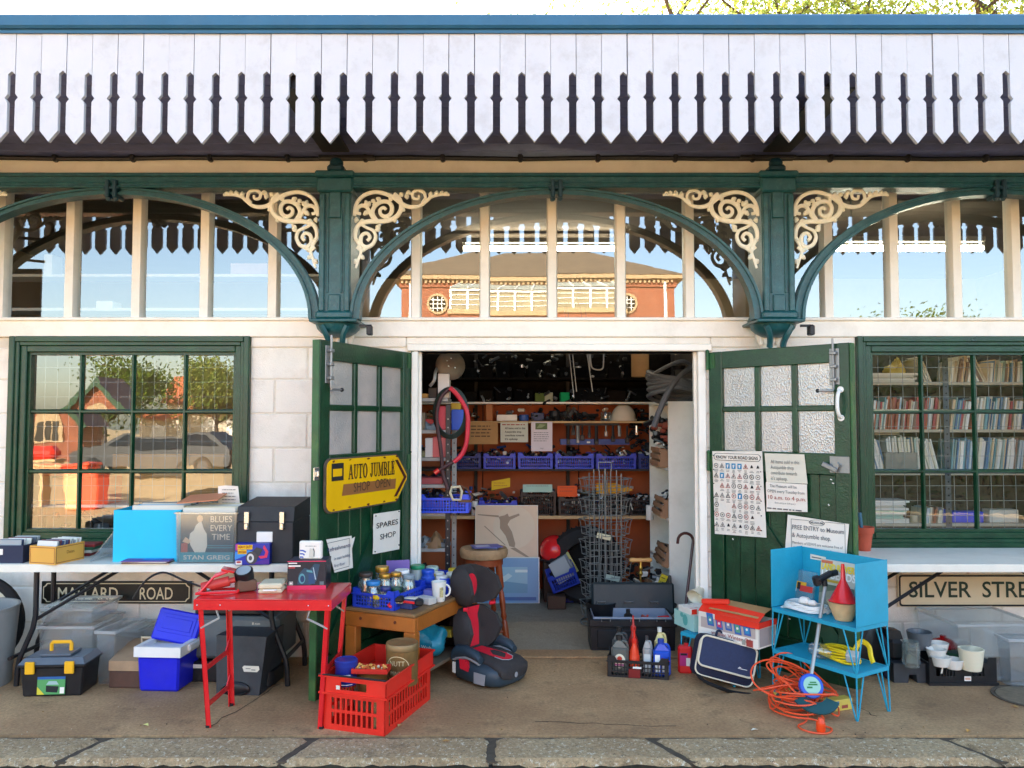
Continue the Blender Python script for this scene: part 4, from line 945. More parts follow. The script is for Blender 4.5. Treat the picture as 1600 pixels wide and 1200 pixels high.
text('HEAVY DUTY', clr('#a03a10'), o, .29 * w, .79 * h, -.005, .024, .38 * w, bold=.02); text('LANTERN', clr('#a03a10'), o, .21 * w, .56 * h, -.005, .022, .24 * w, bold=.02)
tag(B().bx(0, .095, 0, .022, 0, .062, .003).obj('blank_card', whitep, None, (p.x + .11, p.y - .02, TT + h + .001), rad(3)), 'small blank white card standing on the lantern box', 'card')

# ================================================================ red metal table
RT = 0.675; rx0, rx1, ry0, ry1 = -1.645, -0.925, -1.30, -0.86
t = thing('red_table', 'small red enamelled folding metal table in front of the left window', 'table', (-1.285, -1.08, 0), rad(-1.5))
hw, hd = .36, .22
b = B(); b.bx(-hw, hw, -hd, hd, RT - .005, RT, .002); b.bx(-hw, hw, -hd, -hd + .006, RT - .055, RT - .0055); b.bx(-hw, hw, hd - .006, hd, RT - .055, RT - .0055); b.bx(-hw, -hw + .006, -hd + .007, hd - .007, RT - .055, RT - .0055); b.bx(hw - .006, hw, -hd + .007, hd - .007, RT - .055, RT - .0055); b.obj('tabletop', redp, t)
for sx in (-1, 1):
    for sy in (-1, 1):
        lg = B(); x0 = sx * (hw - .012); y0 = sy * (hd - .02); x1 = sx * (hw - .055) ; y1 = sy * (hd - .055)
        for a, c in (((0, 0), (.026, .004)), ((0, 0), (.004, .026))):
            top = (x0, y0, RT - .006); bot = (x1, y1, .0)
            vs = []
            for pz in (top, bot):
                dx = a[0] + c[0]; dy = a[1] + c[1]
                for ux, uy in ((0, 0), (c[0], 0), (c[0], c[1]), (0, c[1])): vs.append((pz[0] - sx * ux, pz[1] + (-sy) * uy, pz[2]))
            lg.add(vs, [(0, 1, 2, 3), (4, 5, 6, 7), (0, 1, 5, 4), (1, 2, 6, 5), (2, 3, 7, 6), (3, 0, 4, 7)])
        l = lg.obj('leg', redp, t, smooth=False); B().cyl((x1 - sx * .008, y1 - sy * .008, -.0), (x1 - sx * .008, y1 - sy * .008, .012), .014, n=8).obj('foot_cap', iron, l)
    for zz in (.30, .11):
        k = (RT - zz) / RT; xx = sx * (hw - .016 - .043 * k); yy = hd - .024 - .035 * k
        B().bx(xx - .003, xx + .003, -yy, yy, zz - .014, zz + .014).prism([(-yy, zz + .014), (-yy + .05, zz + .014), (-yy, zz + .075)], xx - .003, xx + .003, 'x').prism([(yy, zz + .014), (yy - .05, zz + .014), (yy, zz + .075)], xx - .003, xx + .003, 'x').obj('leg_rail', redp, t, smooth=False)
    for sy in (-1, 1):
        B().tube([(sx * (hw - .11), sy * (hd - .012), RT - .04), (sx * (hw - .13), sy * (hd - .014), RT - .10), (sx * (hw - .028), sy * (hd - .032), RT - .155)], .006, 5).obj('strut', galv, t)
b = B()
for x in (-.34, -.22, .24, .345): b.ball((x, -hd - .001, RT - .03), .004, 6, 4)
b.obj('rivets', silver, t, kind='stuff')
# foot pump
p = G(332, 930, RT)
t = thing('foot_pump', 'red foot pump with a black pressure gauge on the red table', 'pump', (p.x + .01, p.y + .06, RT + .001), rad(12))
b = B()
for y in (-.045, .045): b.tube([(-.11, y, .008), (.10, y, .008), (.11, y, .02)], .008, 6)
b.tube([(-.10, -.045, .008), (-.10, .045, .008)], .008, 6); b.tube([(.10, -.045, .008), (.10, .045, .008)], .008, 6)
for y in (-.035, .035): b.tube([(-.09, y, .01), (-.02, y, .09), (.05, y, .115)], .007, 6)
b.box((.05, 0, .12), (.07, .09, .012), .003, ry=.25); b.obj('frame', redp, t)
b = B(); b.cyl((-.085, 0, .03), (.055, 0, .06), .027, n=14); b.cyl((.055, 0, .06), (.085, 0, .066), .015, n=10); b.obj('cylinder', clr('#c23a34', .4), t)
b = B(); b.cyl((-.06, -.02, .02), (.03, .05, .055), .014, n=10); b.obj('rod', steel, t)
b = B(); b.box((.135, .03, .032), (.10, .10, .06), .006, .3); b.obj('gauge_base', clr('#6a4a38'), t)
b = B(); b.cyl((.13, .03, .065), (.125, .01, .11), .05, n=20); b.use(1).cyl((.1249, .0095, .111), (.1245, .0085, .113), .04, n=20); b.obj('gauge', [black, clr('#9aa4a8', .3)], t)
b = B(); b.tube(spline([(-.09, .02, .03), (-.18, .05, .06), (-.30, .10, .10), (-.40, .16, .05), (-.47, .18, -.05)]), .006, 6); b.obj('hose', iron, t)
# beige box
p = G(400, 928, RT)
t = thing('beige_case', 'low cream plastic case with a handle on the red table', 'case', (p.x + .01, p.y, RT), rad(6))
B().bx(0, .125, 0, .15, 0, .022, .006).bx(.0, .125, .0, .15, .0225, .052, .008).obj('body', beige, t); B().tube([(.03, -.004, .02), (.032, -.014, .02), (.093, -.014, .02), (.095, -.004, .02)], .005, 6).obj('handle', whitep, t)
# dark printed carton + white box
p = G(449, 921, RT); w = .21
o = carton('tool_carton', 'dark printed power tool box with a pink edge on the red table', 'box', w, .16, .155, clr('#151d2b', .35), (p.x, p.y - .005, RT), rad(3)); h = .155
pk = clr('#d8305a', .4); cyn = clr('#4f8f98', .4)
shapes(o, 'box_print', [(pk, rect(0, w, 0, .14 * h)), (pk, rect(0, w, .97 * h, h)), (paper, rect(.03 * w, .25 * w, .90 * h, .94 * h)), (paper, rect(.03 * w, .34 * w, .80 * h, .85 * h)), (clr('#b03a3a'), rect(.03 * w, .2 * w, .74 * h, .79 * h)), (clr('#2a4658'), [(.26 * w, .18 * h), (.30 * w, .55 * h), (.44 * w, .76 * h), (.58 * w, .70 * h), (.70 * w, .9 * h), (.84 * w, .88 * h), (.80 * w, .6 * h), (.76 * w, .3 * h), (.6 * w, .16 * h)]),
        (cyn, disc(.38 * w, .38 * h, .085 * w, 16, .18 * h)), (clr('#1d3a5c'), disc(.39 * w, .37 * h, .055 * w, 14, .12 * h)), (cyn, [(.5 * w, .62 * h), (.66 * w, .58 * h), (.64 * w, .66 * h), (.5 * w, .69 * h)]), (clr('#24466a'), rect(.55 * w, .72 * w, .2 * h, .56 * h)), (clr('#9fb4ba'), [(.72 * w, .35 * h), (.75 * w, .35 * h), (.68 * w, .78 * h), (.66 * w, .76 * h)]), (paper, rect(.05 * w, .15 * w, .16 * h, .28 * h)), (ink, rect(.06 * w, .14 * w, .17 * h, .27 * h)), (paper, disc(.10 * w, .22 * h, .03 * w, 12)), (clr('#5a6a70'), rect(.84 * w, .95 * w, .16 * h, .28 * h))])
b = B(); b.quad((.01, .02, h + .001), (w - .01, .02, h + .001), (w - .01, .14, h + .001), (.01, .14, h + .001)); b.obj('top_print', clr('#2f3a4e', .35), o, smooth=False)
o2 = carton('gadget_box', 'small white gadget box with blue wave marks on the tool box', 'box', .125, .035, .098, paper, (p.x + .05, p.y + .045, RT + h + .0025), rad(-2), bev=.006)
bl = clr('#4a62b0')
shapes(o2, 'box_print', [(bl, [(.005, .052 - k * .018), (.022, .051 - k * .018), (.040 - k * .007, .042 - k * .016), (.036 - k * .007, .034 - k * .016), (.02, .043 - k * .018), (.005, .043 - k * .018)]) for k in range(3)] + [(clr('#cfc8ba'), [(.055, .01), (.08, .008), (.086, .055), (.06, .06)]), (ink, [(.082, .015), (.086, .014), (.087, .045), (.080, .06), (.077, .058), (.083, .044)])])
bars(1, inkg, o2, .035, .105, .07, .01, .003, -.002, seed=9)

# ================================================================ under the left table
# grey bin with a wheel lying on it
t = thing('grey_bin', 'cloudy grey plastic bin cut by the left edge of the photo', 'bin', (-3.27, -.56, 0)); B().lathe([(.20, 0), (.235, .455), (.24, .46), (.24, .47), (.225, .47), (.19, .01), (0, .01)], n=32).obj('body', M('grey bin plastic', '#8d8d8a', .5, .1, 6), t)
wx = W(-42, 967, -.30)
t = thing('small_wheel', 'small spoked wheel with black tyre standing behind the grey bin', 'wheel', (wx.x, -.30, .31), rot=(PI / 2, 0, rad(8))); t.scale = (1.377, 1.377, 1.377)
B().lathe([(.185, -.02), (.205, -.022), (.222, -.012), (.225, 0), (.222, .012), (.205, .022), (.185, .02), (.185, -.02)], n=40).obj('tyre', tyre, t)
B().lathe([(.150, -.012), (.186, -.014), (.186, .014), (.150, .012), (.150, -.012)], n=40).obj('rim', M('cream rim', '#d8cfb8', .4), t)
b = B()
for k in range(12): b.cyl((0.02 * math.cos(k), .02 * math.sin(k), 0), (.155 * math.cos(k * PI / 6), .155 * math.sin(k * PI / 6), 0), .004, n=5)
b.cyl((0, 0, -.03), (0, 0, .03), .026, n=12); b.obj('spokes', steel, t)
# cloudy storage tubs
def tub(label, px0, px1, pyb, pyt, Y, d, mat=milky, rz=0.0, z0=0.0, lid=False, flare=0.012):
    p = W(px0, pyb, Y); w = W(px1, pyb, Y).x - p.x; h = W(px0, pyt, Y).z - z0
    t = thing('storage_tub', label, 'tub', (p.x, Y, z0), rz, 'cloudy clear storage tubs')
    B().tray(0, w, 0, d, 0, h, .004, flare).obj('body', mat, t)
    b = B(); f = flare; b.bx(-f - .012, w + f + .012, -f - .012, -f, h - .016, h + .002, .003); b.bx(-f - .012, w + f + .012, d + f, d + f + .012, h - .016, h + .002, .003); b.bx(-f - .012, -f, -f + .001, d + f - .001, h - .016, h + .002, .003); b.bx(w + f, w + f + .012, -f + .001, d + f - .001, h - .016, h + .002, .003); b.obj('rim', milkrim, t)
    return t, w, h
tub('large cloudy clear tub standing behind the black and yellow toolbox', 64, 142, 1052, 978, -.48, .36)
tub('cloudy clear tub stacked on top of the large one under the left table', 66, 142, 974, 950, -.42, .33, z0=.335)
tub('narrow cloudy clear tub between the stacked tubs and the tan case', 154, 178, 1066, 985, -.55, .30, rz=rad(-6))
# toolbox
p = G(30, 1090); w = G(126, 1090).x - p.x
t = thing('toolbox', 'black toolbox with grey lid, yellow latches and yellow handle', 'toolbox', (p.x, p.y, 0), rad(4))
b = B(); b.box((w / 2, .11, .085), (w, .22, .17), .008, taper=.93); b.obj('body', black, t)
b = B(); b.bx(-.012, w + .012, -.012, .232, .1705, .186, .004); b.obj('lid_rim', black, t)
b = B(); b.add([(-.01, -.01, .1865), (w + .01, -.01, .1865), (w + .01, .23, .1865), (-.01, .23, .1865), (.014, .02, .218), (w - .014, .02, .218), (w - .014, .20, .218), (.014, .20, .218)], [(0, 1, 5, 4), (1, 2, 6, 5), (2, 3, 7, 6), (3, 0, 4, 7), (4, 5, 6, 7), (0, 1, 2, 3)]); b.bx(.09, w - .09, .04, .18, .2185, .232, .004); b.obj('lid', M('slate grey plastic', '#5c646c', .4, .1, 8), t)
b = B(); b.tube([(w * .34, .11, .235), (w * .34, .11, .275), (w * .36, .11, .285), (w * .64, .11, .285), (w * .66, .11, .275), (w * .66, .11, .235)], .011, 6); b.obj('handle', yellow, t)
for x in (.07 * w + .01, .72 * w): B().bx(x, x + .052, -.022, -.006, .135, .205, .004).obj('latch', yellow, t)
b = shapes(t, 'label', [(clr('#4f9a5a', .4), rect(.28 * w, .72 * w, .015, .115)), (clr('#1d5a9a', .4), rect(.28 * w, .72 * w, .10, .115)), (clr('#d8c83a', .4), [(.28 * w, .015), (.40 * w, .015), (.28 * w, .06)]), (clr('#9cb8b4'), [(.42 * w, .07), (.62 * w, .07), (.58 * w, .09), (.46 * w, .09)]), (ink, [(.42 * w, .03), (.60 * w, .025), (.62 * w, .06), (.42 * w, .065)]), (paper, rect(.64 * w, .71 * w, .02, .055))], y=-.006)
b.rotation_euler = (rad(-3), 0, 0); b.location = (0, .0, 0)
# tan case
p = G(169, 1075)
t = thing('sewing_case', 'vintage tan and brown carrying case beside the blue cool box', 'case', (p.x, p.y, 0), rad(-3))
B().bx(0, .26, 0, .30, 0, .10, .006).obj('base', M('brown case vinyl', '#54382c', .6, .15, 20), t)
b = B(); b.add([(0, 0, .102), (.26, 0, .102), (.26, .30, .102), (0, .30, .102), (.0, .0, .16), (.26, 0, .16), (.26, .24, .215), (0, .24, .215), (.26, .30, .215), (0, .30, .215)], [(0, 1, 5, 4), (4, 5, 6, 7), (7, 6, 8, 9), (1, 2, 8, 6, 5), (0, 4, 7, 9, 3), (2, 3, 9, 8), (0, 1, 2, 3)]); b.obj('lid', M('tan case vinyl', '#a98a6a', .6, .1, 20), t)
B().tube([(.10, .20, .205), (.10, .19, .25), (.17, .19, .25), (.17, .20, .205)], .008, 6).obj('handle', M('cream handle', '#d0bfa0', .5), t)
tub('tall cloudy tub standing behind the tan and brown case', 182, 214, 1045, 982, -.28, .22, rz=rad(-8))
# blue cool box
p = G(213, 1081); w = G(281, 1081).x - p.x
t = thing('cool_box', 'bright blue cool box with white rim and its lid open', 'cool box', (p.x, p.y, 0), rad(-4)); d = .27; h = .205
b = B(); b.box((w / 2, d / 2, h / 2), (w, d, h), .012, taper=.93); b.obj('body', blued, t)
b = B(); b.tray(-.014, w + .014, -.014, d + .014, h + .001, h + .06, .03); b.bx(w + .014, w + .032, .07, .20, h + .015, h + .055, .006); b.obj('rim', whitep, t)
b = B(); b.bx(0, w + .02, -.012, .012, 0, .19, .010); b.bx(.03, w - .01, -.016, -.0125, .05, .16, .003); b.bx(.05, w - .03, -.020, -.0165, .07, .14, .003); l = b.obj('lid', blued, t, (-.01, d * .62, h + .062)); l.rotation_euler = (rad(-22), rad(10), rad(2))
# dark cases beside
p = G(338, 1084); w = G(408, 1084).x - p.x
t = thing('hard_case', 'large charcoal hard case with a small price tag under the red table', 'case', (p.x, p.y, 0), rad(-7)); h = .335; d = .30
b = B(); b.add([(.0, 0, .0), (w, 0, 0), (w, d, 0), (0, d, 0), (-.012, .012, h), (w + .035, .012, h), (w + .02, d, h), (0, d, h)], [(0, 1, 5, 4), (1, 2, 6, 5), (2, 3, 7, 6), (3, 0, 4, 7), (4, 5, 6, 7), (0, 1, 2, 3)]); b.obj('body', chip, t)
b = B(); b.prism(rrect(-.002, w + .03, .10, d + .02, .05), .02, .10, 'z'); b.obj('rear_shell', black, t)
b = B(); b.lathe([(.075, -.012), (.09, -.006), (.09, .006), (.075, .012), (.075, -.012)], (w * .45, -.004, .035), 24, Matrix.Rotation(PI / 2, 4, 'X') @ Matrix.Diagonal((1, .45, 1, 1))); b.ball((w * .45, .004, .035), (.078, .012, .034), 16, 8); b.obj('handle_recess', black, t)
shapes(t, 'price_tag', [(paperg, [(.16, .16), (.17, .135), (.25, .135), (.265, .15), (.26, .17), (.17, .17)]), (ink, rect(.18, .21, .152, .155)), (ink, rect(.215, .24, .145, .149))], y=-.004)
p = G(296, 1062)
t = thing('equipment_case', 'grey boxed machine standing behind the charcoal hard case', 'case', (p.x, -.50, 0), rad(-4))
B().bx(0, .56, .02, .36, .13, .39, .02).obj('body', M('blue grey plastic', '#5a6264', .5, .1, 10), t); B().bx(0.0, .20, -.01, .30, 0, .12, .01).obj('base', black, t)
shapes(t, 'label_strip', [(paperg, rect(.01, .13, .085, .108))], y=-.012); text('8 mm', paperg, t, .42, .345, .0185, .022)
t = thing('hard_case', 'shallow black case lying on top of the grey boxed machine', 'case', (W(304, 985, -.46).x, -.47, .392), rad(-2))
B().bx(0, .42, 0, .30, 0, .055, .015).obj('lower_shell', black, t); B().bx(-.004, .424, -.004, .304, .057, .115, .018).obj('lid', black, t)
b = B()
for x in (.08, .32): b.bx(x, x + .03, -.014, -.004, .035, .08, .003)
b.obj('catch', chip, t)
# wall sign on the left
p = W(65, 943, -.02); q = W(300, 908, -.02); w = q.x - p.x; h = q.z - p.z
t = thing('street_sign', 'black MALLARD ROAD street nameplate on the wall under the left table', 'sign', (p.x, -.026, p.z))
B().bx(0, w, 0, .012, 0, h, .002).obj('plate', M('black sign enamel', '#16150f', .35, .15, 8), t)
lt = M('cream sign enamel', '#ddd0b0', .4, .05, 8)
def sgn_border(o, w, h, m, inset, th, notch):
    pts = []; a, c = inset, notch
    pts = [(a + c, a), (w - a - c, a), (w - a - c * .6, a + c * .6), (w - a, a + c), (w - a, h - a - c), (w - a - c * .6, h - a - c * .6), (w - a - c, h - a), (a + c, h - a), (a + c * .6, h - a - c * .6), (a, h - a - c), (a, a + c), (a + c * .6, a + c * .6)]
    b = B(); n = len(pts); cx, cz = w / 2, h / 2
    inn = [(x + (th if x < cx else -th), z + (th if z < cz else -th)) for x, z in pts]
    for i in range(n): j = (i + 1) % n; b.quad((pts[i][0], -.0015, pts[i][1]), (pts[j][0], -.0015, pts[j][1]), (inn[j][0], -.0015, inn[j][1]), (inn[i][0], -.0015, inn[i][1]))
    return b.obj('border', m, o, smooth=False)
sgn_border(t, w, h, lt, .012, .006, .024)
text('MALLARD', lt, t, .31 * w, .2 * h, -.002, .115, .40 * w, bold=.008); text('ROAD', lt, t, .765 * w, .2 * h, -.002, .115, .22 * w, bold=.008)

# ================================================================ signs on the left door
def door_pts(fr, pts, off=0.0): return [fr.loc(x, y, off) for x, y in pts]
ys = door_pts(LD, [(513, 716), (628, 708), (638, 738), (632, 783), (517, 806)], .02)
t = thing('arrow_sign', 'yellow AUTO JUMBLE arrow sign with a brown patch fixed to the left door', 'sign', LD.world(0, 0, .006), LD.phi)
x0 = LD.loc(508, 760, .02)[0]; x1 = LD.loc(622, 745, .02)[0]; xt = LD.loc(637, 742, .02)[0]
zt = LD.loc(560, 713, .02)[1]; zb = LD.loc(560, 795, .02)[1]; zmid = (zt + zb) / 2
sh = arc(x0 + .05, zt - .05, .05, PI, PI / 2, 5) + [(x1 - .02, zt), (x1 + .01, zt - .02), (xt, zmid + .015), (xt, zmid - .015), (x1 + .01, zb + .02), (x1 - .02, zb)] + arc(x0 + .05, zb + .05, .05, -PI / 2, -PI, 5)
cx_ = (x0 + xt) / 2
B().prism(sh, -.012, 0).obj('frame', M('rusty grey sign edge', '#5a4c40', .7, .3, 20), t)
ins = [(cx_ + (x - cx_) * .968, zmid + (z - zmid) * .94) for x, z in sh]
B().prism(ins, -.016, -.0125).obj('panel', signy, t)
sw = x1 - x0; shh = zt - zb
rust = M('rust chips', '#6b2a12', .8, .3, 40)
shapes(t, 'logo', [(ink, rect(x0 + .07 * sw, x0 + .22 * sw, zb + .58 * shh, zb + .90 * shh)), (signy, rect(x0 + .085 * sw, x0 + .20 * sw, zb + .66 * shh, zb + .80 * shh))], y=-.018)
def serif_text(s, m, o, x, z, y, size, width):
    """heavy slab serif capitals drawn stroke by stroke"""
    S = lambda x0, x1, z0, z1: [(x0, z0), (x1, z0), (x1, z1), (x0, z1)]
    D = lambda xa, za, xb, zb, w: [(xa - w / 2, za), (xa + w / 2, za), (xb + w / 2, zb), (xb - w / 2, zb)]
    def bow(cx, cz, ro, zo, ri, zi, a0, a1, n=10):
        out = []
        for i in range(n):
            u, v = a0 + (a1 - a0) * i / n, a0 + (a1 - a0) * (i + 1) / n
            out.append([(cx + ro * math.cos(u), cz + zo * math.sin(u)), (cx + ro * math.cos(v), cz + zo * math.sin(v)), (cx + ri * math.cos(v), cz + zi * math.sin(v)), (cx + ri * math.cos(u), cz + zi * math.sin(u))])
        return out
    GL = {'A': (.86, [D(.12, 0, .40, 1, .11), D(.72, 0, .44, 1, .21), S(.22, .60, .30, .39), S(-.02, .26, 0, .08), S(.54, .88, 0, .08)]),
          'U': (.80, [S(.10, .29, .32, 1), S(.58, .69, .32, 1), S(.0, .39, .92, 1), S(.48, .79, .92, 1)] + bow(.395, .32, .295, .33, .15, .22, PI, 2 * PI)),
          'T': (.76, [S(.28, .48, 0, .91), S(0, .76, .905, 1), S(0, .07, .72, .904), S(.69, .76, .72, .904), S(.17, .59, 0, .08)]),
          'O': (.84, bow(.42, .5, .42, .52, .20, .42, 0, 2 * PI, 20)),
          'J': (.58, [S(.26, .46, .28, 1), S(.14, .58, .92, 1)] + bow(.23, .27, .23, .29, .05, .19, PI, 2 * PI)),
          'M': (1.0, [S(.10, .19, 0, 1), S(.74, .93, 0, 1), D(.50, .08, .20, 1, .17), D(.50, .08, .80, 1, .09), S(0, .30, 0, .08), S(.64, 1.02, 0, .08), S(.0, .25, .92, 1), S(.75, 1.02, .92, 1)]),
          'B': (.74, [S(.10, .29, 0, 1), S(.0, .40, 0, .08), S(.0, .40, .92, 1), S(.29, .44, .47, .55)] + bow(.40, .74, .28, .26, .10, .18, -PI / 2, PI / 2) + bow(.40, .26, .34, .27, .13, .19, -PI / 2, PI / 2)),
          'L': (.68, [S(.10, .29, 0, 1), S(.0, .39, .92, 1), S(.0, .66, 0, .09), S(.59, .66, .09, .30)]),
          'E': (.70, [S(.10, .29, 0, 1), S(.0, .66, .91, 1), S(.0, .68, 0, .09), S(.29, .50, .46, .54), S(.47, .53, .36, .64), S(.60, .66, .72, .91), S(.62, .68, .09, .30)]), ' ': (.36, [])}
    tot = sum(GL[c][0] + .07 for c in s); k = width / tot; px = x - width / 2; b = B(); n = 0
    for c in s:
        for q in GL[c][1]: b.poly([(px + u * k, y - .00012 * (n % 9), z + v * size) for u, v in q]); n += 1
        px += (GL[c][0] + .07) * k
    return b.obj('lettering', m, o, smooth=False)
serif_text('AUTO', clr('#3a1a10'), t, x0 + .41 * sw, zb + .58 * shh, -.0190, .088, .26 * sw); serif_text('JUMBLE', clr('#3a1a10'), t, x0 + .757 * sw, zb + .58 * shh, -.0190, .088, .365 * sw)
shapes(t, 'patch', [(clr('#96602f'), [(x0 + .20 * sw, zb + .29 * shh), (x0 + .95 * sw, zb + .285 * shh), (x0 + .96 * sw, zb + .49 * shh), (x0 + .22 * sw, zb + .50 * shh)])], y=-.0178)
text('SHOP', clr('#4a3018'), t, x0 + .46 * sw, zb + .335 * shh, -.0188, .080, .22 * sw); text('OPEN', clr('#4a3018'), t, x0 + .76 * sw, zb + .345 * shh, -.0188, .080, .22 * sw)
ax = x1 - .035; shapes(t, 'arrow_bar', [(clr('#4a1410'), [(ax - .01, zt - .04), (ax + .025, zt - .04), (xt - .02, zmid), (ax + .015, zb + .04), (ax - .02, zb + .04), (xt - .055, zmid)])], y=-.018)
b = B(); r0 = random.Random(8)
for fx in (.1, .3, .55, .78, .97):
    for zz in (zt - .018, zb + .018):
        for k in range(3): b.poly([(x0 + fx * sw + r0.uniform(-.012, .012) + .009 * math.cos(a) * r0.uniform(.5, 1.3), -.0182 - .0001 * k, zz + r0.uniform(-.003, .003) + .006 * math.sin(a) * r0.uniform(.5, 1.3)) for a in (0, 1, 2, 3, 4, 5)])
for k in range(3): b.poly([(x1 - .07 + k * .006 + .004 * math.cos(a), -.0183, zt - .05 - k * .03 + .02 * math.sin(a)) for a in (0, 1.2, 2.4, 3.6, 4.8)])
b.obj('rust_chips', rust, t, smooth=False, kind='stuff')
def sheet(name, label, fr, px, mat, off=.004, cat='notice', curl=.004, seed=0, group=None):
    """paper pinned to an upright face; px = its outline in the photo, first corner top left"""
    L = [fr.loc(x, y, off) for x, y in px]; r = random.Random(seed)
    ax_, az_ = L[0]
    t = thing(name, label, cat, fr.world(ax_, az_, off), fr.phi, group)
    # a small grid between the four main corners gives the paper a slight wave
    tl, tr, br, bl_ = [Vector((L[i][0] - ax_, L[i][1] - az_)) for i in range(4)]
    n = 6; vs = []; fs = []
    for j in range(n + 1):
        for i in range(n + 1):
            u, v = i / n, j / n; q = tl * (1 - u) * (1 - v) + tr * u * (1 - v) + br * u * v + bl_ * (1 - u) * v
            vs.append((q.x, -abs(curl * math.sin(u * 5 + seed) * math.sin(v * 4 + seed * 2)), q.y))
    for j in range(n):
        for i in range(n): fs.append((j * (n + 1) + i, j * (n + 1) + i + 1, (j + 1) * (n + 1) + i + 1, (j + 1) * (n + 1) + i))
    s = B().add(vs, fs).obj('sheet', mat, t)
    w = tr.x; h = -(bl_.y)
    return t, w, h, curl + .001, (tr - tl).y / max(1e-6, (tr - tl).x)
t, w, h, y, sl = sheet('paper_notice', 'white SPARES SHOP notice pinned to the left door below the yellow sign', LD, [(583, 803), (625, 797), (624, 858), (582, 866)], paper, seed=1)
text('SPARES', ink, t, w * .5, -.38 * h, -y, .19 * h, .80 * w, bold=.004); text('SHOP', ink, t, w * .52, -.68 * h, -y, .19 * h, .58 * w, bold=.004)
b = B()
for x, z in ((.08, -.06), (.94, -.06), (.06, -.95), (.95, -.94)): b.ball((x * w, -.004, z * h), .005, 6, 4)
b.obj('pin', ink, t)
t, w, h, y, sl = sheet('paper_notice', 'white Refreshments arrow notice low on the left door', LD, [(509, 843), (549, 837), (551, 887), (522, 895)], paper, seed=2)
w0 = w
shapes(t, 'arrow_tip', [(paper, [(w0 * .94, -.03), (w0 * 1.13, -.02), (w0 * .98, -.10)])], y=-y)
text('Refreshments', clr('#2d3f6a'), t, .02 * w, -.36 * h, -y - .001, .17 * h, .90 * w, 'LEFT'); text('in main building', clr('#2d3f6a'), t, .30 * w, -.64 * h, -y - .001, .12 * h, .62 * w, 'LEFT'); text('first floor', clr('#2d3f6a'), t, .30 * w, -.84 * h, -y - .001, .12 * h, .42 * w, 'LEFT')
b = B()
for a in ((.02, .9, -.12, -.105), (.885, .9, -.9, -.12), (.3, .9, -.93, -.915)): b.poly([(x * w, -y - .0005, z * h) for x, z in rect(a[0], a[1], a[2], a[3])])
b.obj('border', inkg, t, smooth=False)
# ================================================================ notices on the right door
t, w, h, y, sl = sheet('paper_notice', 'large KNOW YOUR ROAD SIGNS poster of small pictograms on the right door', RD, [(1113, 705), (1191, 705), (1198, 840), (1117, 834)], paper, seed=3)
bx_ = [rrect(.04 * w, .97 * w, -.105 * h, -.02 * h, .02), rrect(.05 * w, .96 * w, -.10 * h, -.025 * h, .018)]
shapes(t, 'title_box', [(ink, bx_[0]), (paper, bx_[1])], y=-y)
text('KNOW YOUR ROAD SIGNS', ink, t, .505 * w, -.085 * h, -y - .002, .036 * h + .01, .84 * w, bold=.02)
b = B(); r0 = random.Random(21); mats_ = [inkg, inkr, inkb, ink, paper]
def ring(b, pts, k, y):
    cx = sum(p[0] for p in pts) / len(pts); cz = sum(p[1] for p in pts) / len(pts); n = len(pts)
    for i in range(n):
        p, q = pts[i], pts[(i + 1) % n]; pi = (cx + (p[0] - cx) * k, cz + (p[1] - cz) * k); qi = (cx + (q[0] - cx) * k, cz + (q[1] - cz) * k)
        b.quad((p[0], y, p[1]), (q[0], y, q[1]), (qi[0], y, qi[1]), (pi[0], y, pi[1]))
for j in range(7):
    for i in range(8):
        if r0.random() < .08: continue
        x = (.085 + .119 * i) * w; z = -(.17 + .118 * j) * h; s = .030 * w + .004; yy = -y - .0006
        k = r0.random(); r_ = r0.random(); col = 1 if r_ < .42 else (0 if r_ < .75 else 3)
        if (i, j) in ((2, 0), (3, 0), (4, 0), (1, 1), (0, 2), (4, 3)):
            b.use(2).quad((x - s, yy, z - s * 1.2), (x + s, yy, z - s * 1.2), (x + s, yy, z + s * 1.2), (x - s, yy, z + s * 1.2)); b.use(4).quad((x - s * .3, yy - .0004, z - s * .8), (x + s * .2, yy - .0004, z - s * .8), (x + s * .5, yy - .0004, z + s * .7), (x - s * .5, yy - .0004, z + s * .5))
        elif k < .45: b.use(col); ring(b, [(x - s * 1.2, z - s), (x + s * 1.2, z - s), (x, z + s * 1.2)], .66, yy); b.use(3).quad((x - s * .25, yy, z - s * .5), (x + s * .25, yy, z - s * .5), (x + s * .1, yy, z + s * .2), (x - s * .2, yy, z + s * .1))
        elif k < .75: b.use(col); ring(b, disc(x, z, s * 1.1, 14), .76, yy); b.use(3).quad((x - s * .4, yy, z - s * .3), (x + s * .4, yy, z - s * .1), (x + s * .3, yy, z + s * .2), (x - s * .3, yy, z + s * .3))
        else: b.use(3).quad((x - s * .7, yy, z - s * .6), (x + s * .8, yy, z - s * .5), (x + s * .3, yy, z + s * .6), (x - s * .1, yy, z + s * .8))
        for q in range(2 + r0.randrange(2)):
            ww = r0.uniform(.02, .045) * w; b.use(0).quad((x - ww, yy, z - s * 1.9 - q * .0085), (x + ww, yy, z - s * 1.9 - q * .0085), (x + ww, yy, z - s * 1.9 - q * .0085 + .003), (x - ww, yy, z - s * 1.9 - q * .0085 + .003))
b.obj('pictograms', mats_, t, smooth=False, kind='stuff')
b = B()
for k in range(12): b.ball(((.03 if k % 2 else .97) * w, -.004, -(.05 + .17 * (k // 2)) * h), .004, 6, 4)
b.obj('pin', ink, t)
t, w, h, y, sl = sheet('paper_notice', 'grey aged notice about items sold, beside the road sign poster', RD, [(1195, 708), (1257, 710), (1262, 756), (1198, 753)], paperg, seed=4)
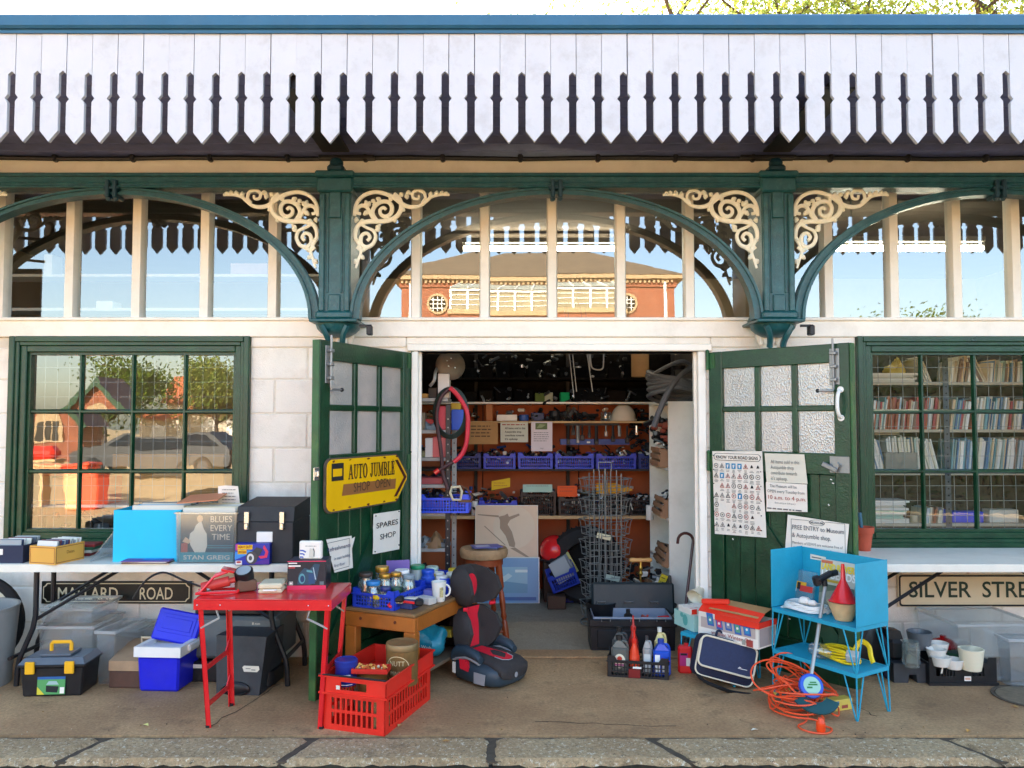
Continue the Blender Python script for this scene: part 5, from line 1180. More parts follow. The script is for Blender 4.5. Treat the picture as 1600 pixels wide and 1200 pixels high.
for i, s in enumerate(('All items sold in this', 'Autojumble shop', 'contribute towards', "it's upkeep.")): text(s, inkg, t, .16 * w, -(.34 + .19 * i) * h, -y - .001, .17 * h, (.72, .58, .66, .42)[i] * w, 'LEFT')
t, w, h, y, sl = sheet('paper_notice', 'white museum opening times notice with red hours on the right door', RD, [(1197, 753), (1261, 757), (1262, 800), (1198, 799)], paper, seed=5)
text('The Museum will be', inkg, t, .10 * w, -.16 * h, -y - .001, .14 * h, .66 * w, 'LEFT'); text('OPEN every Tuesday from', inkg, t, .04 * w, -.34 * h, -y - .001, .14 * h, .90 * w, 'LEFT')
text('10 a.m. to 4 p.m.', inkr, t, .03 * w, -.56 * h, -y - .001, .19 * h, .92 * w, 'LEFT'); text('(Last entry at 3.30 p.m.)', inkg, t, .22 * w, -.70 * h, -y - .001, .08 * h, .5 * w, 'LEFT'); bars(1, inkg, t, .03 * w, .95 * w, -.90 * h, .01, .008, -y - .001, seed=3)
t, w, h, y, sl = sheet('paper_notice', 'FREE ENTRY to Museum notice with a border low on the right door', RD, [(1231, 804), (1327, 819), (1322, 880), (1226, 868)], paper, off=.006, seed=6)
b = B()
for a in ((.06, .94, -.965, -.955), (.06, .067, -.955, -.09), (.933, .94, -.955, -.09), (.06, .36, -.10, -.09), (.62, .94, -.10, -.09)): b.poly([(x * w, -y - .001, z * h) for x, z in rect(*a)])
ring(b, disc(.49 * w, -.13 * h, .13 * w, 24, .07 * h), .88, -y - .001); b.obj('border', inkg, t, smooth=False)
text('MUSEUM', inkg, t, .49 * w, -.155 * h, -y - .002, .05 * h + .005, .20 * w, bold=.02)
text('FREE ENTRY to Museum', inkg, t, .075 * w, -.33 * h, -y - .001, .15 * h, .84 * w, 'LEFT', bold=.006); text('& Autojumble shop.', inkg, t, .075 * w, -.52 * h, -y - .001, .15 * h, .64 * w, 'LEFT', bold=.006)
text('Members of EDVVS are welcome free of', inkg, t, .075 * w, -.68 * h, -y - .001, .09 * h, .82 * w, 'LEFT'); text('charge. All other visitors welcome', inkg, t, .075 * w, -.80 * h, -y - .001, .09 * h, .76 * w, 'LEFT')

# ================================================================ turquoise racks
def hairpin(b, x, y, z0, z1, sx, sy, r=.0042):
    for ux, uy in ((.075, 0), (0, .06)):
        b.tube(spline([(x + sx * ux, y + sy * uy, z1), (x + sx * (.012 if ux else 0), y + sy * (.012 if uy else 0), z0 + .02), (x + sx * .003, y + sy * .003, z0 + .004), (x, y, z0 + r), (x - sx * .004, y - sy * .004, z0 + .02), (x, y, z1)], 4), r, 5)
def wire_shelf(name, t, L, D, z):
    b = B(); b.bx(0, L, 0, .012, z - .022, z); b.bx(0, L, D - .012, D, z - .022, z); b.bx(0, .012, .0125, D - .0125, z - .022, z); b.bx(L - .012, L, .0125, D - .0125, z - .022, z)
    n = int((D - .03) / .016)
    for k in range(n): b.bx(.0125, L - .0125, .018 + k * .016, .028 + k * .016, z - .006, z - .001)
    for k in range(1, 5): b.bx(L * k / 5 - .006, L * k / 5 + .006, .0125, D - .0125, z - .0095, z - .0062)
    return b.obj(name, rackm, t, smooth=False)
RL, RDp = .56, .285
RO = Vector((1.545, -.675, 0)); RF = Frame(RO, rad(-58.5))
t = thing('wire_rack', 'two tier turquoise metal rack with a box top in front of the right door', 'rack', RO, RF.phi)
wire_shelf('shelf', t, RL, RDp, .49); wire_shelf('shelf', t, RL, RDp, .247)
for z0, z1 in ((.248, .468), (0, .225)):
    for x, sx in ((.004, 1), (RL - .004, -1)):
        for y, sy in ((.004, 1), (RDp - .004, -1)):
            b = B(); hairpin(b, x, y, z0, z1, sx, sy); b.obj('leg', rackm, t)
pz0, pz1 = .4915, .83
B().bx(-.004, 0, 0, RDp, pz0, pz1, .002).obj('side_panel', rackm, t); B().bx(RL, RL + .004, 0, RDp, pz0, pz1, .002).obj('side_panel', rackm, t); B().bx(0, RL, RDp - .004, RDp, pz0, pz1 - .004, .002).obj('back_panel', rackm, t)
b = B(); b.poly([(x, RDp - .0052, z) for x, z in ((.06, pz1 - .07), (.17, pz1 - .07), (.17, pz1 - .045), (.06, pz1 - .04))]); b.use(1).poly([(x, RDp - .006, z) for x, z in ((.07, pz1 - .061), (.15, pz1 - .061), (.15, pz1 - .055), (.07, pz1 - .054))]); b.obj('sticker', [paperg, inkg], t, smooth=False)
R2 = Vector((1.08, -.30, 0)); F2 = Frame(R2, rad(-50))
t = thing('wire_rack', 'low single tier turquoise metal rack carrying the oil box and mint green box', 'rack', R2, F2.phi)
wire_shelf('shelf', t, .40, .27, .25)
for x, sx in ((.004, 1), (.396, -1)):
    for y, sy in ((.004, 1), (.266, -1)):
        b = B(); hairpin(b, x, y, 0, .228, sx, sy); b.obj('leg', rackm, t)
# oil box
ob = F2.world(.125, 0, -.02); BW, BD, BH = .43, .185, .15
t = thing('oil_box', 'large printed motor oil box with a bright red open lid on the low rack', 'box', (ob.x, ob.y, .252), F2.phi)
B().tray(0, BW, 0, BD, 0, BH, .004).obj('body', clr('#e4dccf'), t)
lidr = clr('#e8321e', .45)
b = B(); b.add([(0, 0, BH), (BW, 0, BH), (BW, .07, BH + .045), (.0, .07, BH + .055), (0, 0, BH + .003), (BW, 0, BH + .003), (BW, .07, BH + .048), (0, .07, BH + .058)], [(0, 1, 2, 3), (4, 5, 6, 7), (0, 1, 5, 4), (1, 2, 6, 5), (2, 3, 7, 6), (3, 0, 4, 7)])
b.bx(BW * .3, BW + .01, -.008, -.002, BH - .03, BH + .006); b.bx(BW + .0012, BW + .006, -.002, BD, BH - .03, BH + .004)
b.box((BW * .22, .05, BH + .066), (BW * .42, .03, .03), .006, rad(14), ry=rad(-6)); b.obj('lid', lidr, t)
b = B(); b.box((BW * .55, .10, BH + .04), (BW * .8, .16, .004), 0, rx=rad(12)); b.obj('flap', card, t)
gy = clr('#b9a8a0')
its = [(gy, rect(.02, BW - .02, .055, BH - .03)), (clr('#efe6da'), rect(.0, BW, 0, .055))]
for k, c in enumerate(('#3f8a9a', '#c8406a', '#8a8fa0', '#5a9a7a', '#2f8ab8')):
    x = .06 + k * .066; z = .075 - .008 * (k % 2) - .002 * k
    its += [(clr('#3a64a8'), [(x + .012, z), (x + .06, z), (x + .048, z + .075), (x, z + .075)]), (clr(c), [(x + .02, z + .012), (x + .05, z + .012), (x + .042, z + .055), (x + .012, z + .055)]), (paper, disc(x + .03, z + .035, .008, 10))]
its += [(clr('#2d3c86'), rect(BW * .72, BW - .02, BH - .035, BH - .029)), (inkr, rect(BW - .08, BW - .035, .004, .045)), (clr('#9a9a90'), rect(BW - .11, BW - .085, .008, .04))]
shapes(t, 'box_print', its, y=-.0015)
text('ymanec Winter Oil', inkr, t, .10, .026, -.006, .036, .28, 'LEFT')
b = B(); b.poly([(BW + .0012, y_, z_) for y_, z_ in ((.01, .01), (BD - .01, .01), (BD - .01, BH - .035), (.01, BH - .035))]); b.obj('side_print', clr('#a89894'), t, smooth=False)
# mint green box of packets
mb = G(1091, 990, .252)
t = thing('mint_box', 'mint green carton with footprint marks holding packets', 'box', (mb.x - .02, mb.y + .03, .252), rad(20))
mw, md, mh = .175, .235, .098
B().tray(0, mw, 0, md, 0, mh, .003).obj('body', clr('#a9d6cc'), t); fp = clr('#5cb0a8')
shapes(t, 'footprint', [(fp, disc(.07, .05, .022, 14, .03)), (fp, disc(.10, .072, .018, 12, .014)), (fp, disc(.118, .09, .006, 8))], y=-.0015)
b = B()
for cy, cz, r1, r2 in ((.10, .055, .03, .036), (.14, .08, .02, .015)): b.poly([(-.0015, cy + r1 * math.cos(a * .5), cz + r2 * math.sin(a * .5)) for a in range(12)])
b.obj('footprint', fp, t, smooth=False)
for k in range(2):
    q = mb + Vector((math.cos(rad(20)) * (.01 + .085 * k) - math.sin(rad(20)) * (.05), .03 + math.sin(rad(20)) * (.01 + .085 * k) + math.cos(rad(20)) * (.05), 0))
    o = B().bx(0, .072, 0, .15, 0, .128, .003).obj('packet', paper, None, (q.x - .02, q.y, .2565), rad(20)); tag(o, ('left' if k == 0 else 'right') + ' white packet with a red cap end standing in the mint green carton', 'packet', 'packets in the mint green carton')
    shapes(o, 'packet_print', [(lidr, rect(.006, .045, .094, .126)), (clr('#a8a090'), rect(.05, .066, .096, .12))], y=-.0015); b = B().quad((.01, .02, .1285), (.066, .02, .1285), (.066, .03, .1285), (.01, .03, .1285)); b.obj('stripe', lidr, o, smooth=False)

# ================================================================ goods on the upright rack
def onrack(px, py, off): return RF.loc(px, py, off)
mx0, mz0 = onrack(1281, 940, -.24); mx1, mz1 = onrack(1334, 873, -.24)
mw = mx1 - mx0; mh = .285
wp = RF.world(mx0, .495, -.225)
o = B().bx(0, mw, 0, .006, 0, mh).obj('magazine', clr('#c9c6b8', .3), None, wp, RF.phi); o.rotation_euler = (rad(-7), 0, RF.phi); tag(o, 'glossy magazine with yellow and white title propped at the back of the rack', 'magazine')
shapes(o, 'cover_print', [(clr('#8a8a78', .3), rect(0, mw, .0, .5 * mh)), (clr('#5c6a58', .3), [(0, .3 * mh), (.5 * mw, .42 * mh), (mw, .34 * mh), (mw, .5 * mh), (0, .5 * mh)]), (clr('#3c4248', .3), [(.3 * mw, .12 * mh), (.95 * mw, .10 * mh), (.95 * mw, .34 * mh), (.75 * mw, .44 * mh), (.4 * mw, .36 * mh)]), (clr('#c86a4a', .3), rect(.02 * mw, .35 * mw, .92 * mh, .98 * mh)), (clr('#caa63a', .3), rect(.1 * mw, .8 * mw, .55 * mh, .60 * mh)), (clr('#a8b0b4', .3), disc(.5 * mw, .17 * mh, .08 * mw, 12, .06 * mh))])
text('LAND ROVER', clr('#f0d020', .4), o, .5 * mw, .795 * mh, -.0045, .052, .96 * mw, bold=.03); text('LEGENDS', clr('#f4f2ec', .4), o, .54 * mw, .63 * mh, -.0045, .06, .98 * mw, bold=.03)
gx, gz = onrack(1231, 942, -.25); gx1, _ = onrack(1276, 942, -.25)
o = B().bx(0, gx1 - gx, 0, .02, 0, .20, .003).obj('plastic_box', milky, None, RF.world(gx, .496, -.20), RF.phi); o.rotation_euler = (rad(-14), 0, RF.phi); tag(o, 'cloudy flat plastic box with a red and yellow label at the back of the rack', 'box')
w = gx1 - gx
shapes(o, 'label', [(clr('#d8a020'), rect(.35 * w, .75 * w, .09, .13)), (clr('#c8322a'), rect(.55 * w, .98 * w, .075, .11)), (ink, rect(.45 * w, .56 * w, .085, .125)), (paper, rect(.3 * w, .44 * w, .07, .09))], y=-.002)
# white extension lead
c = RF.world(.16, .493, -.115)
t = thing('cable_coil', 'coiled white extension lead with its plug on the top shelf of the rack', 'cable', c, RF.phi); b = B(); r0 = random.Random(2)
pts = []
for k in range(150):
    a = k * 2 * PI / 25; rr_ = .10 - .003 * (k // 25) + .008 * math.sin(a * 2 + k * .01); pts.append((rr_ * 1.35 * math.cos(a), rr_ * .92 * math.sin(a), .006 + .0055 * (k / 25) + .004 * math.sin(a * 3 + k * .05)))
b.tube(pts, .0048, 6); b.obj('cable', whitep, t); b = B(); b.box((.01, -.035, .06), (.06, .05, .04), .012, .3); b.box((.06, -.03, .055), (.05, .03, .03), .01, .3); b.obj('plug', whitep, t)
t.rotation_euler = (0, 0, RF.phi)
tag(B().bx(0, .09, 0, .06, 0, .004, .001).obj('plastic_tray', whitep, None, RF.world(.03, .4915, -.04), RF.phi + .4), 'thin white plastic tray at the left of the top rack shelf', 'tray')
# bowl with funnel
q = RF.loc(1315, 969, -.04); c = RF.world(q[0] - .03, .492, -.10)
bowlm = M('worn terracotta cream', '#d9b98a', .7, .15, 14, .1, 60, dirt='#a8703c', dirtamt=.5, dscale=14)
tag(B().lathe([(.045, 0), (.060, .03), (.075, .07), (.083, .095), (.088, .10), (.080, .10), (.068, .07), (.05, .02), (0, .015)], n=28).obj('bowl', bowlm, None, c), 'worn cream terracotta bowl holding the red funnel on the rack', 'bowl')
tag(B().lathe([(.080, .10), (.072, .105), (.046, .155), (.018, .21), (.014, .22), (.009, .305), (.005, .305), (.008, .22), (.040, .15), (.070, .10)], n=28).obj('funnel', redp, None, (c.x, c.y, c.z + .003)), 'bright red plastic funnel turned upside down in the bowl', 'funnel')
# yellow hose on the lower shelf
c = RF.world(.36, .25, -.13)
t = thing('yellow_hose', 'bundle of flat yellow hose and a yellow hook on the lower rack shelf', 'hose', c, RF.phi); ym = M('yellow strap', '#e8c81e', .45, .1, 12)
for k in range(6):
    b = B(); b.tube([(.115 * math.cos(a) + .01 * math.sin(3 * a + k), .045 * math.sin(a), .012 + .011 * k + .006 * math.sin(2 * a + k)) for a in [2 * PI * i / 28 for i in range(28)]], .010, 6, closed=True, flat=.6, up=(0, 0, 1)); b.obj('hose_loop', ym, t)
b = B(); b.tube(spline([(.07, .03, .06), (.10, .05, .12), (.15, .05, .11), (.17, .04, .06), (.19, .03, .03)]), .015, 7, flat=.6, up=(0, 1, 0)); b.obj('hook', ym, t)
b = B(); b.box((.10, -.02, .05), (.07, .05, .05), .006, .5, rx=.5); b.obj('label_card', clr('#b8b4ac'), t)
b = B(); b.ball((-.09, -.05, .04), (.08, .04, .045), 12, 8); b.obj('clear_bag', glass_mat('clear bag', (.95, .95, .95), .14, .1, milk=.08), t)
# strimmer
hb = W(1266, 1071, -1.06); ht = W(1291, 905, -.82)
t = thing('grass_trimmer', 'grey pole grass trimmer with black handle and round blue head leaning on the rack', 'trimmer', hb)
d = ht - hb
B().cyl((0, 0, .02), d * .93, .010, n=10).obj('pole', M('silver grey pole', '#b4b2ac', .35, .06, 10, metal=.4), t)
b = B(); dd = d * .93; b.cyl(dd, dd + Vector((-.005, .01, .06)), .016, n=10); b.box(dd + Vector((-.005, -.005, .055)), (.12, .035, .035), .01, rz=rad(25), ry=rad(-18)); b.box(dd + Vector((-.055, -.02, .035)), (.045, .035, .06), .01, ry=rad(-15)); b.cyl(dd + Vector((.04, .01, .07)), dd + Vector((.075, .02, .075)), .018, n=10); b.obj('handle', black, t)
T = Matrix.Rotation(rad(62), 4, 'X')
b = B(); b.lathe([(.045, -.02), (.062, -.018), (.066, 0), (.062, .014), (.048, .018), (.0, .018)], (0, -.01, 0), 28, T); b.use(1).lathe([(.046, .0185), (.046, .0195), (0, .02)], (0, -.01, 0), 24, T); b.obj('head', [clr('#2458c0', .4), clr('#9ac8b0', .4)], t)
b = B()
for k, (x0, x1, z0, z1) in enumerate(((-.02, .03, .0, .008), (-.01, .025, .012, .019), (-.03, .0, -.015, -.006))): b.add([T @ Vector(p) + Vector((0, -.01, 0)) for p in ((x0, z0, .0208), (x1, z0, .0208), (x1, z1, .0208), (x0, z1, .0208))], [(0, 1, 2, 3)])
b.obj('head_print', clr('#2a7a3a'), t, smooth=False)
b = B(); b.prism(arc(0, 0, .13, rad(200), rad(330), 10) + arc(0, 0, .06, rad(330), rad(200), 8), -.03, -.02, 'z'); b.obj('guard', clr('#1f4f52', .4), t, (.02, -.02, -.02), rot=(rad(35), 0, 0))
# orange lead
cc = G(1246, 1108); t = thing('cable_coil', 'tangled coil of bright orange mains cable on the pavement', 'cable', (cc.x, cc.y, 0)); r0 = random.Random(16)
pts = []
for k in range(16):
    cx, cy = r0.uniform(-.05, .05), r0.uniform(-.10, .13); rx_, ry_ = r0.uniform(.09, .20), r0.uniform(.08, .20); zb = .01 + .012 * k; tz = r0.uniform(-.05, .10); ph = r0.uniform(0, 6)
    for i in range(14):
        a = ph + 2 * PI * i / 14; yv = cy + ry_ * math.sin(a)
        pts.append((cx + rx_ * math.cos(a), yv, max(.007, zb * .7 + tz * math.sin(a + ph) + max(0, yv) * .55)))
pts += [(.0, -.16, .02), (-.09, -.26, .007), (-.06, -.34, .007), (.02, -.36, .007), (.07, -.30, .007), (.03, -.26, .012)]
B().tube(spline(pts, 5), .0048, 6).obj('cable', orange, t)
b = B(); b.lathe([(.02, 0), (.024, .01), (.023, .045), (.016, .052), (.012, .07), (0, .07)], (.0, -.335, .006), 14); b.obj('plug', M('orange plug', '#f04a1c', .35), t)
for (px, py, w, dd_, hh, rz, lab) in ((1294, 1114, .17, .06, .06, -18 + 38, 'yellow carton beside the front leg of the turquoise rack'), (1204, 1088, .11, .07, .06, -40, 'pale yellow printed carton behind the orange cable')):
    p = G(px, py); o = carton('yellow_carton', lab, 'carton', w, dd_, hh, clr('#e2c55a', .5), (p.x, p.y, 0), rad(rz)); shapes(o, 'box_print', [(clr('#5a7a9a'), rect(.02, w * .45, hh * .5, hh * .9)), (clr('#a84a3a'), rect(w * .55, w * .8, hh * .2, hh * .5))])
p = G(1240, 1098); tag(B().lathe([(.0, .06), (.05, .055), (.08, .03), (.09, 0), (.08, 0), (0, .02)], n=16).obj('cap', clr('#2a5a5c', .5), None, (p.x + .01, p.y + .10, 0)), 'dark teal plastic cover lying inside the orange cable coil', 'cover')

# ================================================================ bottles, tool chest and bag by the doorway
p = G(924, 1019); w = G(1054, 1019).x - p.x
t = thing('tool_chest', 'large black tool chest with its lid standing open in the doorway', 'toolbox', (p.x, p.y, 0), rad(-1)); h = .225; d = .30
b = B(); b.tray(0, w, 0, d, 0, h, .012, .006); b.bx(-.016, w + .016, -.02, -.007, h - .05, h, .006); b.bx(.04, w - .04, -.012, -.001, .03, h - .07, .006); b.obj('body', black, t)
b = B(); b.tray(.016, w - .016, .016, d - .016, .015, h + .012, .004); b.obj('liner', clr('#7f8a9c', .4), t)
b = B(); b.bx(.03, w + .06, d + .0, d + .05, .02, .25, .015); l = b.obj('lid', M('slate black plastic', '#1c2a30', .5, .12, 10), t, (0, .0, h - .02)); l.rotation_euler = (rad(-8), 0, 0)
b = B()
for x in (.10, .30, .48): b.tube([(x - .03, -.022, h - .01), (x - .03, -.024, h + .012), (x + .03, -.024, h + .012), (x + .03, -.022, h - .01)], .004, 5); b.tube([(x - .03, d + .0, h + .04), (x - .03, d - .01, h + .055), (x + .03, d - .01, h + .055), (x + .03, d, h + .04)], .004, 5)
b.obj('clasp', steel, t)
def into(o, x, y, z=0.0): return o + Vector((x, y, z))
lb = (('tin', .06, .05, '#3a3f48', .022, .12, 'dark grey aerosol can standing in the open tool chest'), ('tin', .27, .10, '#101214', .03, .19, 'tall black bottle standing in the open tool chest'), ('tin', .40, .06, '#c8402c', .016, .16, 'thin red tube standing in the open tool chest'), ('tin', .47, .12, '#d8d8d2', .02, .10, 'white capped bottle standing in the open tool chest'))
for nme, x, y, c, r_, hh, la in lb: tag(B().lathe([(r_, 0), (r_, hh * .8), (r_ * .5, hh * .86), (r_ * .5, hh), (0, hh)], n=16).obj('bottle', clr(c, .35), None, (p.x + x, p.y + y, .08)), la, 'bottle', 'things in the tool chest')
tag(B().bx(0, .10, 0, .05, 0, .045, .012).obj('red_tool', redp, None, (p.x + .48, p.y + .05, .18), .3), 'small red hand tool lying in the open tool chest', 'tool')
jumble('jumble', t, [black, steel, clr('#b04030'), chip], .03, w - .03, .03, d - .04, .10, .19, 40, 5)
q = W(921, 968, .30); tag(B().lathe([(.09, 0), (.11, .26), (.115, .27), (.10, .26), (.08, .01), (0, .01)], n=22).obj('bucket', black, None, (q.x + .10, .46, 0)), 'black bucket standing behind the open tool chest', 'bucket')
# bottle crate
p = G(949, 1057); q = G(1045, 1063); ang = math.atan2(q.y - p.y, q.x - p.x); w = (q - p).length; CRZ = ang
bk = basket('bottle_crate', 'low black lattice crate of motor oil bottles on the pavement', w, .24, .105, black, (p.x, p.y, 0), ang, None, 16, 3, 'crate')
shapes(bk, 'label', [(whitep, rect(w * .42, w * .56, .06, .072)), (clr('#7a1a1a', .4), rect(w * .35, w * .54, .004, .055))], y=-.0062)
def oil(name, label, x, y, col, bw_, bd_, bh_, capc, lab=None, shape='jug', rzz=0.0):
    v = Vector((x, y, 0)); v.rotate(Matrix.Rotation(ang, 3, 'Z'))
    t = thing('oil_bottle', label, 'bottle', (p.x + v.x, p.y + v.y, .005), ang + rzz, 'bottles in the black crate'); m = clr(col, .32)
    if shape == 'jug':
        b = B(); b.box((0, 0, bh_ * .36), (bw_, bd_, bh_ * .72), .014); b.add([(-bw_ * .42, -bd_ * .42, bh_ * .71), (bw_ * .42, -bd_ * .42, bh_ * .71), (bw_ * .42, bd_ * .42, bh_ * .71), (-bw_ * .42, bd_ * .42, bh_ * .71), (-bw_ * .2, -bd_ * .3, bh_ * .87), (bw_ * .12, -bd_ * .3, bh_ * .87), (bw_ * .12, bd_ * .3, bh_ * .87), (-bw_ * .2, bd_ * .3, bh_ * .87)], [(0, 1, 5, 4), (1, 2, 6, 5), (2, 3, 7, 6), (3, 0, 4, 7), (4, 5, 6, 7)])
        b.cyl((-bw_ * .05, 0, bh_ * .86), (-bw_ * .05, 0, bh_ * .9), bw_ * .15, n=12); b.tube(spline([(bw_ * .1, 0, bh_ * .85), (bw_ * .34, 0, bh_ * .84), (bw_ * .44, 0, bh_ * .7), (bw_ * .42, 0, bh_ * .5)], 4), .009, 6); b.obj('body', m, t)
        b = B(); b.cyl((-bw_ * .05, 0, bh_ * .9), (-bw_ * .05, 0, bh_), bw_ * .19, n=14); b.obj('cap', clr(capc, .4), t)
    else:
        r_ = bw_ / 2; b = B(); b.lathe([(r_ * .95, 0), (r_, .01), (r_, bh_ * .42), (r_ * .85, bh_ * .47), (r_ * .9, bh_ * .52), (r_ * .45, bh_ * .66), (r_ * .4, bh_ * .72), (0, bh_ * .72)], n=20); b.obj('body', m, t)
        b = B(); b.lathe([(r_ * .5, bh_ * .721), (r_ * .5, bh_ * .79), (r_ * .22, bh_ * .83), (r_ * .16, bh_), (0, bh_)], n=14); b.obj('cap', clr(capc, .4), t)
    if lab: shapes(t, 'label', [(clr(c, .4), pts_) for c, pts_ in lab], y=-bd_ / 2 - .002)
    return t
oil('oil_bottle', 'grey oil bottle with round cream label at the front left of the crate', .075, .065, '#5c5e58', .11, .065, .235, '#1c1c1e', [('#e8dcc0', disc(0, .085, .036, 18, .045)), ('#c83a2a', disc(0, .10, .016, 12)), ('#c05a8a', rect(-.03, .03, .056, .068))])
oil('oil_bottle', 'dark grey oil bottle with black cap at the back left of the crate', .07, .17, '#4a4c4a', .10, .06, .26, '#161618')
oil('oil_bottle', 'orange red bottle with a spout at the front of the crate', .165, .07, '#e8401e', .066, .066, .27, '#e02a1a', None, 'round')
oil('oil_bottle', 'tall dark red bottle with a pointed nozzle behind the orange red one', .155, .165, '#a82a24', .07, .07, .34, '#b82a20', None, 'round')
oil('oil_bottle', 'silver grey square oil bottle in the middle of the crate', .245, .09, '#9a9c98', .055, .06, .235, '#3a3c3e', [('#c8ccc8', rect(-.02, .02, .04, .13))])
t = oil('oil_bottle', 'bright blue oil bottle with white lettering at the right of the crate', .335, .075, '#1c50c0', .105, .07, .225, '#22409a', [('#f0f0ec', rect(-.045, -.015, .03, .135)), ('#c82a2a', [(.0, .10), (.04, .085), (.045, .10), (.0, .118)]), ('#e8e8e4', rect(0, .04, .03, .07))], rzz=.1)
text('IRIS', clr('#1c3a90'), t, .075, .020, -.040, .034, T=Matrix.Translation((-.02, 0, -.04)) @ Matrix.Rotation(-PI / 2, 4, 'Y'))
oil('oil_bottle', 'pale yellow bottle with a white cap at the back right of the crate', .325, .175, '#d8c88a', .075, .06, .27, '#e0dcd0', [('#e8c020', rect(.0, .03, .14, .17))])
p = G(1061, 1053)
t = thing('oil_bottle', 'small red plastic bottle with a pink label standing alone on the pavement', 'bottle', (p.x + .045, p.y + .03, 0), rad(-8)); b = B(); b.box((0, 0, .085), (.09, .06, .17), .012); b.cyl((.01, 0, .17), (.01, 0, .19), .014, n=12); b.obj('body', clr('#e0262a', .35), t); B().cyl((.01, 0, .19), (.01, 0, .215), .018, n=12).obj('cap', iron, t)
shapes(t, 'label', [(clr('#c0287a', .4), rect(-.035, .015, .05, .13)), (ink, rect(-.03, .01, .115, .128)), (paper, rect(.005, .03, .05, .10))], y=-.032)
# cool bag
p = G(1128, 1076); navy = M('navy bag fabric', '#1a2038', .75, .15, 60, .3, 300); pipe = M('cream piping', '#dccfb4', .6, .05)
t = thing('cool_bag', 'navy blue cool bag with cream piping tilted on the pavement', 'bag', (p.x, p.y - .02, .045)); t.rotation_euler = (rad(-14), rad(14), rad(-4))
hw, hh = .18, .25
def soft(b, hw, h, d, r):
    n = 20; pr = rrect(-hw, hw, 0, h, r, 5); vs = []; fs = []; m = len(pr); lay = ((0.90, 0.0), (1.0, .02), (1.0, d - .02), (.92, d))
    for k, y in lay: vs += [(x * k, y, h / 2 + (z - h / 2) * k) for x, z in pr]
    for i in range(3): fs += [[i * m + j, i * m + (j + 1) % m, (i + 1) * m + (j + 1) % m, (i + 1) * m + j] for j in range(m)]
    b.add(vs, fs + [list(range(m)), list(range(3 * m, 4 * m))])
b = B(); soft(b, hw, hh, .15, .045); b.obj('body', navy, t, ang=60)
b = B(); b.prism(rrect(-.165, .165, .065, .235, .03), -.014, -.002); b.obj('front_flap', M('blue grey bag fabric', '#2a3350', .8, .12, 60, .3, 300), t)
fl = [(x, -.014, z) for x, z in rrect(-.168, .168, .062, .238, .033, 6)]; b = B(); b.tube(fl, .006, 6, closed=True); b.tube([(x * .97, .004, z) for x, z in rrect(-.178, .178, .008, .23, .04, 6)], .005, 6, closed=True); b.obj('piping', pipe, t)
b = B(); b.tube(spline([(-.07, .07, hh), (-.06, .07, hh + .035), (.0, .07, hh + .02), (.06, .07, hh + .035), (.09, .07, hh)]), .008, 6, flat=.5, up=(0, 1, 0)); b.obj('handle', navy, t)
shapes(t, 'logo', [(whitep, [(.07, .098), (.125, .10), (.125, .103), (.07, .101)]), (whitep, [(.07, .104), (.08, .11), (.09, .106), (.075, .104)])], y=-.0155)
b = B(); b.tube(spline([(-.15, .05, .02), (-.12, -.04, -.02), (-.02, -.07, -.035), (.06, -.02, -.04), (.14, -.04, -.03), (.22, .02, -.01), (.25, .10, .03)]), .022, 8, flat=.5, up=(0, .2, 1)); b.obj('strap', M('black strap', '#0e0f14', .7, .1, 30), t)
# reading lamp and walking stick
q = W(1092, 926, -.02)
t = thing('reading_lamp', 'cream spotlight reading lamp peeping over the mint green carton', 'lamp', (q.x, -.02, 0)); lm = M('cream lamp enamel', '#e2d6bc', .35, .06, 8)
T = Matrix.Translation((0, 0, q.z)) @ Vector((-.62, -.62, -.48)).to_track_quat('Z', 'Y').to_matrix().to_4x4()
b = B(); b.at(T).lathe([(.022, -.075), (.026, -.07), (.028, -.02), (.032, -.01), (.058, .05), (.060, .055), (.054, .05), (.028, -.005), (0, -.005)], n=24); b.at(None); b.obj('shade', lm, t)
b = B(); b.tube(spline([(.03, .02, q.z + .03), (.06, .03, q.z - .05), (.05, .03, .2), (.05, .03, .02)]), .007, 6); b.lathe([(.07, 0), (.07, .015), (.02, .025), (0, .025)], (.05, .03, 0), 20); b.obj('stand', lm, t)
a = W(1070, 960, .12); c = W(1083, 845, .30)
t = thing('walking_stick', 'dark brown walking stick with a crook handle leaning in the doorway', 'stick', (0, 0, 0)); b = B(); foot = a + (a - c) * ((a.z - 0.0) / (c.z - a.z)); foot.z = max(0.0, foot.z)
b.tube([foot, a, c] + [c + Vector((-.055 + .055 * math.cos(k), 0, .055 * math.sin(k))) for k in [PI * i / 9 for i in range(1, 10)]] + [c + Vector((-.112, 0, -.02))], .0105, 8); b.obj('shaft', M('dark brown stick', '#4a2420', .35, .15, 20), t); B().cyl(foot, foot + (c - a).normalized() * .03, .013, n=8).obj('ferrule', tyre, t)

